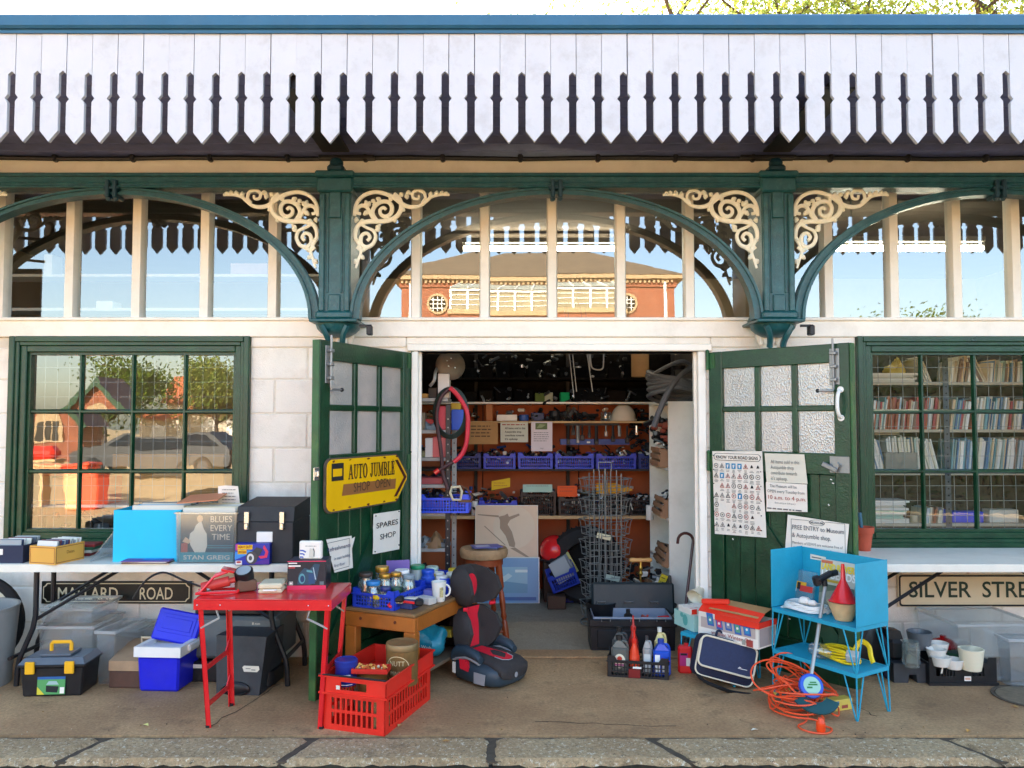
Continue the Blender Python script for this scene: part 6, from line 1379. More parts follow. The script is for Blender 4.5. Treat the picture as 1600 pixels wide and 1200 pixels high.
# ================================================================ under and on the right table
p = W(1403, 948, -.02); hS = W(1403, 897, -.02).z - p.z; wS = 1.14
t = thing('street_sign', 'white SILVER STREET nameplate with black border under the right table', 'sign', (p.x, -.026, p.z)); pl = M('cream sign plate', '#dccbab', .45, .06, 6, dirt='#9a8868', dirtamt=.3)
B().bx(0, wS, 0, .012, 0, hS, .002).obj('plate', pl, t); b = B(); o1 = rrect(.006, wS - .006, .004, hS - .004, .02, 4); o2 = rrect(.018, wS - .018, .016, hS - .016, .014, 4); n = len(o1)
for i in range(n): j = (i + 1) % n; b.quad((o1[i][0], -.0015, o1[i][1]), (o1[j][0], -.0015, o1[j][1]), (o2[j][0], -.0015, o2[j][1]), (o2[i][0], -.0015, o2[i][1]))
b.obj('border', ink, t, smooth=False)
text('SILVER', M('dark green letters', '#1d3428', .4), t, .07, .30 * hS, -.002, .150, .42, 'LEFT', bold=.012); text('STREET', M('dark green letters', '#1d3428', .4), t, .565, .30 * hS, -.002, .150, .47, 'LEFT', bold=.012)
p = G(1355, 862, TT); tc_ = M('terracotta', '#b8533a', .8, .12, 14)
t = thing('plant_pot', 'small terracotta flower pot on the white table by the right door', 'pot', (p.x, p.y + .05, TT)); B().lathe([(.042, 0), (.056, .115), (.064, .116), (.067, .155), (.060, .155), (.05, .115), (.038, .01), (0, .01)], n=26).obj('body', tc_, t)
t = thing('trowel', 'blue handled trowel standing in the terracotta pot', 'trowel', (p.x - .012, p.y + .05, TT + .012)); B().cyl((0, 0, .13), (-.012, 0, .235), .011, .013, n=10).obj('handle', clr('#3a6a80', .4), t); B().bx(-.012, .012, -.002, .002, 0, .135).obj('blade', steel, t)
# backpack, organiser, crate and tubs
p = G(1378, 1071); t = thing('rucksack', 'dark rucksack slumped behind the legs of the turquoise rack', 'bag', (p.x, p.y + .16, .0), rad(10)); b = B(); soft(b, .10, .33, .14, .07); b.obj('body', black, t, ang=60); b = B(); b.tube(spline([(-.05, -.01, .30), (-.03, -.03, .36), (.03, -.03, .36), (.05, -.01, .30)]), .010, 6); b.tube(spline([(.07, -.01, .28), (.10, -.04, .16), (.08, -.04, .04), (.09, -.04, .0)]), .012, 6); b.obj('strap', navy, t)
p = G(1397, 1067); w = G(1456, 1067).x - p.x
t = thing('tool_caddy', 'dark grey plastic tool caddy beside the black crate of cups', 'caddy', (p.x, p.y, 0)); b = B(); pr = [(0, 0), (w * .38, 0), (w * .40, .05), (w * .6, .05), (w * .62, 0), (w, 0), (w, .115), (0, .115)]; b.prism([pr[0], pr[1], pr[2], (pr[2][0], .115), pr[7]], 0, .20); b.prism([pr[2], pr[3], (pr[3][0], .115), (pr[2][0], .115)], .0, .20); b.prism([pr[3], pr[4], pr[5], pr[6], (pr[3][0], .115)], 0, .20); b.obj('base', chip, t); b = B(); b.bx(.01, .10, .06, .19, .1155, .24, .02); b.prism([(.01, .24), (.10, .24), (.085, .29), (.0, .30)], .08, .17); b.obj('bin', black, t)
p = G(1453, 1071); q = G(1558, 1071); w = q.x - p.x; CP = p; CW = w
t = thing('cup_crate', 'shallow black crate full of cups and bowls under the right table', 'crate', (p.x, p.y, 0)); b = B(); hh = .13
xs = [0, .04] + cuts_even(.045, .16, 6, .008)[1:-1] + [.20] + cuts_even(.25, .34, 4, .008)[1:-1] + [w]; zs = [0, .055, .105, hh]; xs = sorted(set(xs)); holes = set()
for i in range(len(xs) - 1):
    if abs((xs[i + 1] - xs[i]) - ((.115 - .056) / 6)) < .0005 or abs((xs[i + 1] - xs[i]) - ((.09 - .04) / 4)) < .0005: holes.add((i, 1))
lattice(b, xs, zs, holes, .006); b.bx(0, .006, .0065, .27, 0, hh); b.bx(w - .006, w, .0065, .27, 0, hh); b.bx(0, w, .2705, .276, 0, hh); b.bx(.0065, w - .0065, .0065, .27, 0, .006)
b.prism([(0, hh), (.06, hh), (.045, hh + .035), (0, hh + .035)], 0.0, .006); b.prism([(w - .06, hh), (w, hh), (w, hh + .035), (w - .045, hh + .035)], 0, .006); b.bx(-.008, w + .008, -.010, -.0005, .0, .018); b.obj('body', black, t, smooth=False)
shapes(t, 'label', [(whitep, rect(w * .50, w * .60, .03, .058)), (clr('#d8a890'), rect(w * .51, w * .59, .036, .05))], y=-.0115); shapes(t, 'paper_scrap', [(paperg, [(w * .15, .075), (w * .17, .11), (w * .19, .11), (w * .175, .075)])], y=-.0115)
def cup(label, px, py, Y, r, h, mat, cat='cup', prof=None, name='cup'):
    c = W(px, py, Y); t = tag(B().lathe(prof or [(r * .75, 0), (r * .85, h * .3), (r, h), (r * .95, h + .002), (r * .9, h), (r * .72, .012), (0, .01)], n=26).obj(name, mat, None, (c.x, Y, max(.008, c.z))), label, cat, 'crockery in the black crate'); return t
ccm = M('cream mug glaze', '#e6dcc0', .3, .04, 6); wcm = M('white china', '#e4e0d6', .25, .04, 6)
cup('large cream mug at the right front of the black crate', 1518, 1046, -.58, .072, .125, ccm)
for k, (px, py, Y) in enumerate(((1463, 1028, -.52), (1470, 1040, -.57), (1490, 1044, -.56), (1467, 1018, -.45))): cup(('white china bowl at the left of the black crate', 'white china bowl tilted at the front of the black crate', 'white china cup next to the cream mug', 'upper white china bowl at the back of the black crate')[k], px, py, Y, .058, .055, wcm, 'bowl', name='bowl')
cup('tall ridged clear glass jar standing in the grey caddy', 1424, 1041, -.55, .05, .15, jarm, 'jar', [(.046, 0), (.05, .01), (.05, .13), (.045, .135), (.046, .15), (.042, .15), (.044, .01), (0, .008)], 'jar')
cup('grey metal pan at the back of the caddy and crate', 1437, 1012, -.42, .075, .10, M('grey enamel', '#6c7278', .35, .1, 8, metal=.3), 'pan', name='pan')
cup('shiny red lidded dish resting behind the white bowls', 1474, 1010, -.36, .085, .03, M('red metallic enamel', '#b0161c', .2, .08, 8, metal=.4), 'dish', [(.08, 0), (.085, .01), (.06, .04), (.02, .055), (.02, .07), (0, .07)], 'red_dish')
cup('dark green bowl behind the white cups in the black crate', 1492, 1030, -.46, .06, .045, clr('#1f4a34', .35), 'bowl', name='bowl')
tub('large cloudy clear tub behind the black crate of cups', 1500, 1625, 1062, 975, -.52, .42, milky2, rz=rad(3)); tub('cloudy clear tub stacked inside the large one at the right edge', 1580, 1690, 1062, 998, -.62, .10, milky2)
# fallen leaves
for k, (px, py, c, la) in enumerate(((690, 1160, '#b8864a', 'curled brown leaf on the kerb right of the red crate'), (622, 1138, '#c8b070', 'small tan leaf at the corner of the red crate'), (232, 1136, '#d8cc7a', 'pale yellow leaf on the pavement left of the red table'), (1515, 1142, '#c8944a', 'orange brown leaf on the kerb at the right'), (1580, 1104, '#c8a060', 'tan leaf beside the drain cover'), (1173, 1143, '#d8d0b8', 'pale scrap of leaf left of the orange cable'))):
    p = G(px, py); b = B(); b.add([(0, 0, .004), (.02, .012, .010), (.045, .002, .004), (.02, -.012, .012)], [(0, 1, 2), (0, 2, 3)]); tag(b.obj('leaf', clr(c, .8), None, (p.x, p.y, .002), k * 1.3), la, 'leaf', 'fallen leaves')
# ================================================================ red crate, bench, stool and booster seat
p = G(505, 1138); q = G(601, 1151); ang = math.atan2(q.y - p.y, q.x - p.x); w = (q - p).length; d = .57; h = .265; KA = ang; KP = p
t = thing('red_crate', 'red plastic stacking crate of old tins in front of the wooden bench', 'crate', (p.x, p.y, 0), ang)
redc = M('red crate plastic', '#e22a1c', .42, .08, 6, .06, 60)
def slots(b, L, T, n, z0, z1, top):
    xs = sorted(set([0, L] + cuts_even(.035, L - .035, n, .012))); zs = [0, .030, .090, .106, .165, top]
    holes = set()
    for i in range(len(xs) - 1):
        if .034 < (xs[i] + xs[i + 1]) / 2 < L - .034 and abs((xs[i + 1] - xs[i]) - (L - .07 - .012 * (n + 1)) / n) < .001: holes |= {(i, 1), (i, 3)}
    lattice(b, xs, zs, holes, .005, T)
b = B(); T2 = Matrix.Translation((w, 0, 0)) @ rotz(PI / 2)
slots(b, w, Matrix.Identity(4), 9, 0, 0, .19); slots(b, d, T2, 15, 0, 0, .19); slots(b, w, Matrix.Translation((w, d, 0)) @ rotz(PI), 9, 0, 0, .19); slots(b, d, Matrix.Translation((0, d, 0)) @ rotz(-PI / 2), 15, 0, 0, .19); b.bx(.006, w - .006, .006, d - .006, 0, .006); b.obj('lower_walls', redc, t, smooth=False)
b = B(); xs = [-.012, .09, .10, w - .16, w - .15, w + .012]; f = .012
def band(b, L, T, hole, zz0, zz1):
    if hole: xs = [-f, L * .30, L * .72, L + f]; zs = [zz0, zz0 + .022, zz1 - .022, zz1]; lattice(b, xs, zs, {(1, 1)}, .006, T)
    else: lattice(b, [-f, L * .52, L * .66, L + f], [zz0, zz0 + .03, zz1 - .02, zz1], {(1, 1)}, .006, T)
for T, L, hole in ((Matrix.Translation((0, -f, 0)), w, True), (Matrix.Translation((w + f, 0, 0)) @ rotz(PI / 2), d, False), (Matrix.Translation((w, d + f, 0)) @ rotz(PI), w, True), (Matrix.Translation((-f, d, 0)) @ rotz(-PI / 2), d, False)): band(b, L, T, hole, .19, .275)
b.at(None)
for z in (.19, .275):
    b.bx(-f - .008, w + f + .008, -f - .008, -f - .001, z - .005, z + .004); b.bx(w + f + .001, w + f + .008, -f, d + f, z - .005, z + .004); b.bx(-f - .008, -f - .001, -f, d + f, z - .005, z + .004); b.bx(-f - .008, w + f + .008, d + f + .001, d + f + .008, z - .005, z + .004)
b.prism([(w * .3, .19), (w * .72, .19), (w * .66, .178), (w * .36, .178)], -f - .004, -.001); b.obj('rim_band', redc, t, smooth=False)
b = B(); b.bx(-f, w + f, -f, d * .55, .271, .277); bo_ = B(); 
b = B(); b.bx(-.02, w + .015, -.025, -.013, .2795, .288, .003); b.obj('black_strip', black, t)
b = B(); b.bx(w * .24, w * .30, -.0205, -.0195, .215, .235); b.obj('label', paperg, t)
def inbox(x, y, z): v = Vector((x, y, 0)); v.rotate(Matrix.Rotation(KA, 3, 'Z')); return Vector((KP.x + v.x, KP.y + v.y, z))
c = inbox(.075, .10, .205)
t = thing('tin', 'dark blue round tin with white lettering in the red crate', 'tin', c, KA); bt = clr('#1c2c80', .3)
B().lathe([(.056, 0), (.058, .004), (.058, .098), (.0, .098)], n=28).obj('body', bt, t); B().lathe([(.060, .0985), (.061, .125), (.055, .131), (.05, .127), (0, .127)], n=28).obj('lid', clr('#22348a', .3), t)
def wrap_quad(b, r, a0, a1, z0, z1, n=8):
    for i in range(n):
        u, v = a0 + (a1 - a0) * i / n, a0 + (a1 - a0) * (i + 1) / n; b.quad((r * math.sin(u), -r * math.cos(u), z0), (r * math.sin(v), -r * math.cos(v), z0), (r * math.sin(v), -r * math.cos(v), z1), (r * math.sin(u), -r * math.cos(u), z1))
b = B(); wrap_quad(b, .0586, -.2, .9, .052, .062); wrap_quad(b, .0586, -.25, 1.0, .035, .046); wrap_quad(b, .0586, -.5, 1.1, .008, .012); b.obj('label', paper, t, smooth=False)
c = inbox(.29, .33, .16)
t = thing('tin', 'tall tan old tin with a pale round emblem in the red crate', 'tin', c, KA); om = M('old tan tin', '#8a6a3c', .5, .2, 10, .1, 60, metal=.3, dirt='#5a3e22', dirtamt=.5)
B().lathe([(.085, 0), (.087, .004), (.087, .185), (.085, .187), (0, .187)], n=32).obj('body', om, t); B().lathe([(.089, .188), (.090, .192), (.090, .215), (.086, .222), (.08, .218), (0, .218)], n=32).obj('lid', M('tan tin lid', '#8e744e', .45, .15, 10, metal=.4), t)
b = B(); em = clr('#cdb88a')
for k in range(24):
    a = k * PI / 12; a2 = (k + 1) * PI / 12
    def pt(r_, aa): u = .12 + r_ * math.cos(aa) / .0876; return (.0878 * math.sin(u), -.0878 * math.cos(u), .095 + r_ * math.sin(aa))
    b.quad(pt(.072, a), pt(.072, a2), pt(.068, a2), pt(.068, a))
b.obj('emblem', em, t, smooth=False)
def curved(s, m, o, r, u0, z, size, width):
    k = text(s, m, o, 0, 0, 0, size, width)
    for v in k.data.vertices: u = u0 + v.co.x / r; zz = v.co.z; v.co = (r * math.sin(u), -r * math.cos(u), z + zz)
    return k
curved('NUTT', em, t, .0885, .12, .115, .038, .085); curved('MINTS', em, t, .0885, .12, .065, .032, .075)
c = inbox(.18, .20, .16)
t = thing('tin', 'low round gold tin lying between the blue and tan tins', 'tin', c, KA); B().lathe([(.078, 0), (.08, .07), (.082, .071), (.084, .095), (.078, .10), (0, .098)], n=30).obj('body', M('old gold tin', '#9a7840', .4, .2, 14, metal=.5), t)
b = B(); b.tray(0, .19, 0, .10, 0, .025, .006); o = b.obj('red_tray', clr('#c8281e', .4), None, inbox(.13, .055, .275), KA + .25); tag(o, 'small red tray of orange bits resting on the crate rim', 'tray'); jumble('orange_bits', o, [clr('#c8642a'), clr('#d89a4a'), clr('#a83a20'), clr('#d8c8a0')], .02, .17, .02, .08, .012, .03, 40, 3, .008, .022)
for k, (x, y, c_, la) in enumerate(((.07, .30, '#6a5a44', 'dull brown jar at the back of the red crate'), (.10, .45, '#4a4a4c', 'dark grey tin at the far end of the red crate'), (.26, .48, '#8c3a2a', 'rusty red tin at the far end of the red crate'), (.28, .10, '#a08858', 'tan paper wrapped jar low in the red crate'))):
    tag(B().lathe([(.05, 0), (.052, .11), (.04, .12), (.042, .15), (0, .15)], n=18).obj('tin', clr(c_, .5), None, inbox(x, y, .008)), la, 'tin', 'tins in the red crate')
# bench
BF = Frame((-.985, -.71), math.atan2(-.19, .43)); BO = BF.o; bw_, bl_, bh_ = .475, .80, .50
t = thing('wooden_bench', 'orange brown wooden bench table beside the left door covered in jars', 'bench', BO, BF.phi)
b = B(); b.bx(0, bw_, .0, bl_, bh_ - .022, bh_, .006); b.obj('top', M('worn brown bench top', '#86623c', .5, .2, 5, .2, 40), t)
b = B(); b.bx(0, bw_, .0, .03, bh_ - .105, bh_ - .0225, .005); b.obj('end_rail', wood, t); b = B(); b.bx(0, bw_, bl_ - .03, bl_, bh_ - .105, bh_ - .0225, .005); b.obj('end_rail', wood, t)
for x0 in (0.0, bw_ - .03): B().bx(x0, x0 + .03, .0305, bl_ - .0305, bh_ - .105, bh_ - .0225, .004).obj('side_rail', wood, t)
for x0 in (.0, bw_ - .075):
    for y0 in (.0, bl_ - .06): B().bx(x0, x0 + .075, y0 + (.0 if y0 == 0 else 0), y0 + .06, 0, bh_ - .1055, .005).obj('leg', wood, t)
B().bx(.02, bw_ - .02, .10, bl_ - .07, .12, .14, .003).obj('lower_shelf', M('grey brown board', '#6e5c48', .7, .2, 6), t)
b = B()
for x in (.11, bw_ - .13): b.cyl((x, -.001, bh_ - .055), (x, -.004, bh_ - .055), .009, n=12)
b.obj('plug', clr('#5a2412'), t)
def onb(x, y, z=bh_): return BF.world(x, z, -y)
def crumple(b, seed):
    r = random.Random(seed); ph = [r.uniform(0, 6) for _ in range(6)]
    b.v = [(x * (1 + .10 * math.sin(31 * z + ph[0] + 4 * math.atan2(y, x)) + r.uniform(-.05, .05)), y * (1 + .12 * math.sin(7 * math.atan2(y, x) + ph[1]) + r.uniform(-.05, .05)), max(0, z * (1 + .14 * math.sin(40 * x + ph[2]) + .1 * math.sin(55 * y + ph[3])))) for x, y, z in b.v]; return b
shelf_w = onb(bw_ - .16, .42, .142)
t = thing('teal_bag', 'shiny teal carrier bag on the shelf under the bench', 'bag', shelf_w, BF.phi); b = crumple(B().ball((0, 0, .10), (.13, .09, .105), 26, 14, -.95), 4); b.obj('body', M('teal bag film', '#15788c', .3, .15, 10, .5, 14), t); text('Car Wash', paper, t, .02, .07, -.093, .03)
tag(crumple(B().ball((0, 0, .09), (.14, .11, .095), 26, 14, -.95), 9).obj('black_bag', black, None, onb(bw_ - .13, .70, .142)), 'black holdall behind the teal bag under the bench', 'bag'); tag(B().bx(-.06, .06, -.04, .04, 0, .05, .004).obj('yellow_tin', clr('#9a8a30', .5), None, onb(bw_ - .10, .55, .29 - .05), BF.phi), 'dull yellow box on top of the things under the bench', 'box')
# blue baskets on the bench
bs1 = onb(.03, .03); basket('blue_basket', 'blue lattice basket of glass jars at the front of the bench', .29, .36, .085, blue, (bs1.x, bs1.y, bh_ + .001), BF.phi, 'blue baskets on the bench', 13, 3)
bs2 = onb(.10, .47); basket('blue_basket', 'blue lattice basket of pale lidded pots at the back of the bench', .32, .38, .085, blue, (bs2.x, bs2.y, bh_ + .001), BF.phi, 'blue baskets on the bench', 13, 3)
def jar(x, y, r, h, lidc, label, z=.012, clear=True, lidh=.02, bodyc=None):
    c = onb(x, y, bh_ + z)
    t = thing('jar', label, 'jar', c, 0, 'jars and pots in the blue baskets')
    B().lathe([(r * .94, 0), (r, .006), (r, h * .78), (r * .86, h * .86), (r * .86, h), (r * .80, h), (r * .80, h * .85), (r * .93, h * .76), (r * .92, .008), (0, .008)], n=20).obj('glass' if clear else 'body', jarm if clear else clr(bodyc or '#b8b4a0', .4), t)
    B().lathe([(r * .9, h + .0005), (r * .93, h + .003), (r * .93, h + lidh), (r * .88, h + lidh + .004), (0, h + lidh + .003)], n=20).obj('lid', lidc, t)
    if clear: jumble('small_parts', t, [steel, brass, chip], -r * .5, r * .5, -r * .5, r * .5, .012, h * .6, 22, int(x * 1000 + y * 100), .006, .014)
gd = brass; lbk = clr('#3a2e28', .4); lbl = clr('#2a80c0', .35); dkb = clr('#1c2a6a', .35); grn = clr('#1a8a5a', .35); ylw = clr('#d8b820', .35); wht = whitep; dgn = clr('#1c4a30', .4)
jar(.075, .10, .046, .155, lbk, 'tall clear jar with a dark lid at the left of the front basket'); jar(.145, .075, .045, .115, lbl, 'clear jar with a light blue lid at the front of the basket')
jar(.125, .20, .045, .17, gd, 'tall jar with a shiny gold lid at the back of the front basket', lidh=.028); jar(.175, .155, .038, .145, gd, 'slim jar with a dull gold lid in the middle of the front basket'); jar(.225, .085, .036, .085, dkb, 'short jar with a navy blue lid in the front basket')
jar(.195, .05, .034, .045, ylw, 'low jar with a bright yellow lid at the front edge of the basket'); jar(.225, .20, .036, .15, gd, 'jar with a brass lid on the right of the front basket'); jar(.265, .14, .036, .075, dgn, 'short jar with a dark green lid at the right of the front basket'); jar(.21, .29, .05, .15, wht, 'wide jar with a pale lid behind the brass lidded jars'); jar(.275, .26, .042, .13, clr('#7a8a94', .35), 'jar with a grey blue lid at the back right of the front basket'); jar(.08, .29, .04, .10, gd, 'jar with a gold lid in the back left corner of the front basket')
jar(.16, .56, .05, .13, grn, 'pot with a green lid in the back basket', clear=False, bodyc='#a8b4ac'); jar(.25, .54, .045, .11, clr('#1a50c0', .35), 'pot with a bright blue knob lid in the back basket', clear=False, bodyc='#2a58c0'); jar(.34, .56, .04, .075, wht, 'white lidded pot at the right of the back basket', clear=False); jar(.26, .66, .04, .075, wht, 'white lidded pot in the middle of the back basket', clear=False, bodyc='#c8c4b0'); jar(.36, .66, .04, .08, clr('#d8d8c8', .4), 'cream lidded pot at the far right of the back basket', clear=False); jar(.19, .70, .045, .10, clr('#b0c4b4', .4), 'pale green lidded pot at the back left of the back basket', clear=False); jar(.32, .76, .04, .085, ylw, 'pot with a yellow lid at the far end of the back basket', clear=False); jar(.24, .60, .03, .07, ylw, 'small yellow lidded pot beside the blue knob pot', clear=False); jar(.37, .76, .035, .08, wht, 'small white pot in the far corner of the back basket', clear=False)
o = B().bx(0, .17, 0, .004, 0, .20, .001).obj('purple_card', clr('#8a70b8'), None, onb(.045, .375, bh_ + .012), BF.phi); o.rotation_euler = (rad(-8), rad(-6), BF.phi); tag(o, 'lilac card standing behind the jars in the front basket', 'card')
c = onb(.30, .045, bh_ + .012); t = thing('hand_tool', 'red and black handled hand tool on the front edge of the bench', 'tool', c, BF.phi + .15); b = B(); b.tube(spline([(.0, -.02, .01), (-.02, -.01, .02), (-.015, .02, .035), (.03, .03, .035), (.14, .03, .03)]), .008, 7); b.obj('handle', redp, t); b = B(); b.box((.03, .02, .05), (.06, .05, .035), .01, .3); b.box((.15, .035, .035), (.05, .04, .04), .01, .2); b.obj('grip', black, t); b = B(); b.box((.035, .012, .032), (.05, .012, .012), .003, .4); b.obj('trigger', silver, t)
for k, (x, y, w_, d_, h_, c_, la, rz) in enumerate(((.35, .13, .075, .05, .055, '#e0d8c0', 'small cream packet on the bench edge by the tool', .2), (.36, .25, .11, .07, .04, '#c8c4bc', 'clear blister pack of parts on the bench', -.2), (.355, .35, .085, .06, .06, '#6a6ab0', 'small blue and pink carton on the bench by the mug', .1), (.33, .09, .10, .11, .05, '#26346a', 'dark blue plastic tray beside the front basket', .0))):
    tag(B().bx(0, w_, 0, d_, 0, h_, .004).obj('packet', clr(c_, .45), None, onb(x - .03, y, bh_ + .0005), BF.phi + rz), la, 'packet', 'packets on the bench')
jumble('small_parts', None, [steel, clr('#c8c4bc', .3), clr('#8a8f98', .3)], 0, .1, 0, .08, .004, .03, 24, 12, .008, .02); _j = bpy.data.objects['small_parts'] if 'small_parts' in bpy.data.objects else None
for o in list(COL.objects):
    if o.name.startswith('small_parts') and o.parent is None: o.location = onb(.36, .30, bh_ + .0); o.rotation_euler = (0, 0, BF.phi)
c = onb(.43, .36, bh_); t = thing('mug', 'white printed mug on the bench beside the booster seat', 'mug', c, 0); B().lathe([(.034, 0), (.036, .004), (.046, .12), (.043, .12), (.033, .008), (0, .008)], n=26).obj('body', wcm, t); B().tube([(.04 + .028 * math.sin(a), .0, .065 + .035 * math.cos(a)) for a in [PI * i / 8 for i in range(9)]], .006, 6).obj('handle', wcm, t)
b = B(); wrap_quad(b, .0438, .2, .75, .03, .09, 4); o = b.obj('print', M('mug print', '#b8a878', .4, .6, 90), t, smooth=False)
# stool
sx = W(756, 860, .2); t = thing('round_stool', 'round wooden stool with turned red brown legs in the doorway', 'stool', (sx.x, .2, 0)); sz = W(756, 858, .1).z
B().lathe([(.14, sz - .075), (.163, sz - .068), (.17, sz - .045), (.17, sz - .02), (.16, sz - .004), (.0, sz)], n=40).obj('seat', woodp, t)
B().lathe([(.125, sz - .12), (.135, sz - .12), (.135, sz - .0755), (.125, sz - .0755), (.125, sz - .12)], n=32).obj('apron', woodr, t)
pr = [(.016, 0), (.022, .03), (.024, .14), (.02, .20), (.013, .22), (.021, .24), (.016, .27), (.022, .33), (.018, .40), (.013, .42), (.023, .44), (.025, sz - .08)]
for k in range(4):
    a = PI / 4 + k * PI / 2 + .35; top = Vector((.11 * math.cos(a), .11 * math.sin(a), sz - .078)); bot = Vector((.185 * math.cos(a), .185 * math.sin(a), 0)); ax = (top - bot); T = ax.to_track_quat('Z', 'Y').to_matrix().to_4x4()
    B().lathe([(r_, z_ * ax.length / (sz - .078)) for r_, z_ in pr], bot, 14, T).obj('leg', woodr, t)
for k in range(4):
    a = PI / 4 + k * PI / 2 + .35; a2 = a + PI / 2; r_ = .165; z_ = .14 + .03 * (k % 2); B().cyl((r_ * math.cos(a), r_ * math.sin(a), z_), (r_ * math.cos(a2), r_ * math.sin(a2), z_), .012, n=10).obj('stretcher', woodr, t)
for k, (c_, la) in enumerate((('#5a5a9a', 'violet leaflet lying on the round stool'), ('#3a4a6a', 'dark blue booklet under the violet leaflet on the stool'))):
    o = B().bx(-.10, .10, -.07, .07, 0, .004).obj('leaflet', clr(c_, .35), None, (sx.x + .02, .14 + .02 * k, sz + (.0125 if k == 0 else .0005)), .3 - .5 * k); tag(o, la, 'leaflet'); b = B(); b.quad((-.08, -.05, .0045), (.02, -.05, .0045), (.02, .04, .0045), (-.08, .04, .0045)); b.obj('cover_print', clr('#b8b4c8', .35), o, smooth=False)
    if k == 1: o.scale = (.9, .9, 2.6)
# booster seat
p = G(757, 1070); fz = rad(-40)
t = thing('booster_seat', 'black and red child booster seat with a high back on the pavement', 'child seat', (p.x + .035, p.y + .10, 0), fz); t.scale = (.83, .83, .92)
fab = M('charcoal seat fabric', '#35302f', .85, .1, 50, .3, 300); rfab = M('red seat fabric', '#e0142e', .75, .06, 50, .25, 300); shell = M('blue grey seat shell', '#2c3a44', .45, .1, 10); sgrey = M('light grey trim', '#9a9a9c', .5, .05)
def loft(b, rings):
    n = len(rings[0]); vs = [p_ for r_ in rings for p_ in r_]; fs = []
    for i in range(len(rings) - 1): fs += [[i * n + j, i * n + (j + 1) % n, (i + 1) * n + (j + 1) % n, (i + 1) * n + j] for j in range(n)]
    b.add(vs, fs + [list(range(n)), list(range((len(rings) - 1) * n, len(rings) * n))])
def sup(cx, cy, cz, rx_, rz_, n=20, e=.55):
    out = []
    for i in range(n):
        a = 2 * PI * i / n; c_, s_ = math.cos(a), math.sin(a); out.append((cx, cy + rx_ * abs(c_) ** e * (1 if c_ > 0 else -1), cz + rz_ * abs(s_) ** e * (1 if s_ > 0 else -1)))
    return out
# base: rings along x (seat depth), width along y
b = B(); loft(b, [sup(-.20, 0, .085, .17, .08), sup(-.17, 0, .085, .205, .085), sup(0, 0, .08, .215, .08), sup(.14, 0, .075, .205, .074), sup(.20, 0, .07, .17, .062), sup(.225, 0, .07, .12, .045)]); b.obj('base', shell, t, ang=50)
b = B(); loft(b, [sup(-.15, 0, .165, .12, .012), sup(-.10, 0, .165, .15, .022), sup(.05, 0, .158, .155, .024), sup(.16, 0, .14, .16, .030), sup(.235, 0, .105, .15, .045), sup(.255, 0, .09, .11, .03)]); b.obj('cushion', fab, t, ang=50)
b = B(); pts = [(-.14 , -.055), (.10, -.07), (.165, -.06), (.195, -.02), (.195, .02), (.165, .06), (.10, .07), (-.14, .055)]
def cz_(x): return .192 if x < .02 else .190 - (x - .02) * .125
b.add([(x, y, cz_(x)) for x, y in pts], [list(range(8))]); b.obj('cushion_panel', rfab, t)
b = B(); b.tube([(x, y, cz_(x)) for x, y in pts[1:7]], .003, 5); b.obj('piping', sgrey, t)
for sy in (-1, 1):
    b = B(); y0 = sy * .19
    def arm(x, z, w_, h_): return [(x, y0 + w_ * math.cos(a), z + h_ * math.sin(a)) for a in [2 * PI * i / 14 for i in range(14)]]
    loft(b, [arm(-.20, .17, .03, .045), arm(-.16, .20, .036, .045), arm(-.06, .215, .038, .036), arm(.03, .20, .036, .032), arm(.075, .175, .028, .022)]); a_ = b.obj('armrest', shell, t, ang=50)
    b = B(); b.tube(spline([(-.20, y0 - .0, .145), (-.12, y0 - .0, .165), (-.04, y0, .175), (.06, y0, .155)], 5), .024, 8, flat=.55, up=(0, 0, 1)); b.obj('armrest_trim', sgrey, t)
    b = B(); b.prism([(-.11, .10), (-.03, .09), (-.02, .12), (-.06, .16), (-.12, .16)], y0 + sy * .012 - .015, y0 + sy * .012 + .015); b.obj('belt_guide', rfab, t)
b = B(); b.prism([(.03, .03), (.13, .03), (.14, .10), (.03, .10)], -.2195, -.2145); b.obj('label', sgrey, t); b = B(); b.prism([(-.19, .06), (-.16, .06), (-.16, .13), (-.19, .13)], -.214, -.209); b.obj('white_label', paper, t)
b = B(); b.lathe([(.016, 0), (.018, .002), (.011, .003)], (.262, -.02, .085), 14, Matrix.Rotation(PI / 2, 4, 'Y')); b.obj('badge', sgrey, t)
# back: rings stacked along z, leaning to the rear; shape opens towards +x with side wings
def back_ring(z, x, hw, wing, th):
    """outline in xy: a shallow U opening to +x"""
    o_ = [(x - th, -hw * .6), (x - th * .6, -hw), (x + wing * .5, -hw * 1.06), (x + wing, -hw), (x + wing, -hw * .82), (x + wing * .4, -hw * .66), (x, -hw * .5), (x, hw * .5), (x + wing * .4, hw * .66), (x + wing, hw * .82), (x + wing, hw), (x + wing * .5, hw * 1.06), (x - th * .6, hw), (x - th, hw * .6)]
    return [(a, c_, z) for a, c_ in o_]
b = B(); loft(b, [back_ring(.17, -.17, .15, .03, .05), back_ring(.22, -.175, .17, .09, .055), back_ring(.32, -.185, .18, .15, .06), back_ring(.40, -.195, .165, .12, .06), back_ring(.455, -.20, .12, .03, .055)]); b.obj('back', fab, t, ang=50)
b = B(); loft(b, [back_ring(.475, -.205, .10, .04, .05), back_ring(.51, -.205, .15, .13, .06), back_ring(.58, -.215, .175, .18, .065), back_ring(.66, -.225, .165, .16, .065), back_ring(.71, -.235, .13, .10, .06), back_ring(.735, -.24, .08, .02, .05)]); b.obj('headrest', fab, t, ang=50)
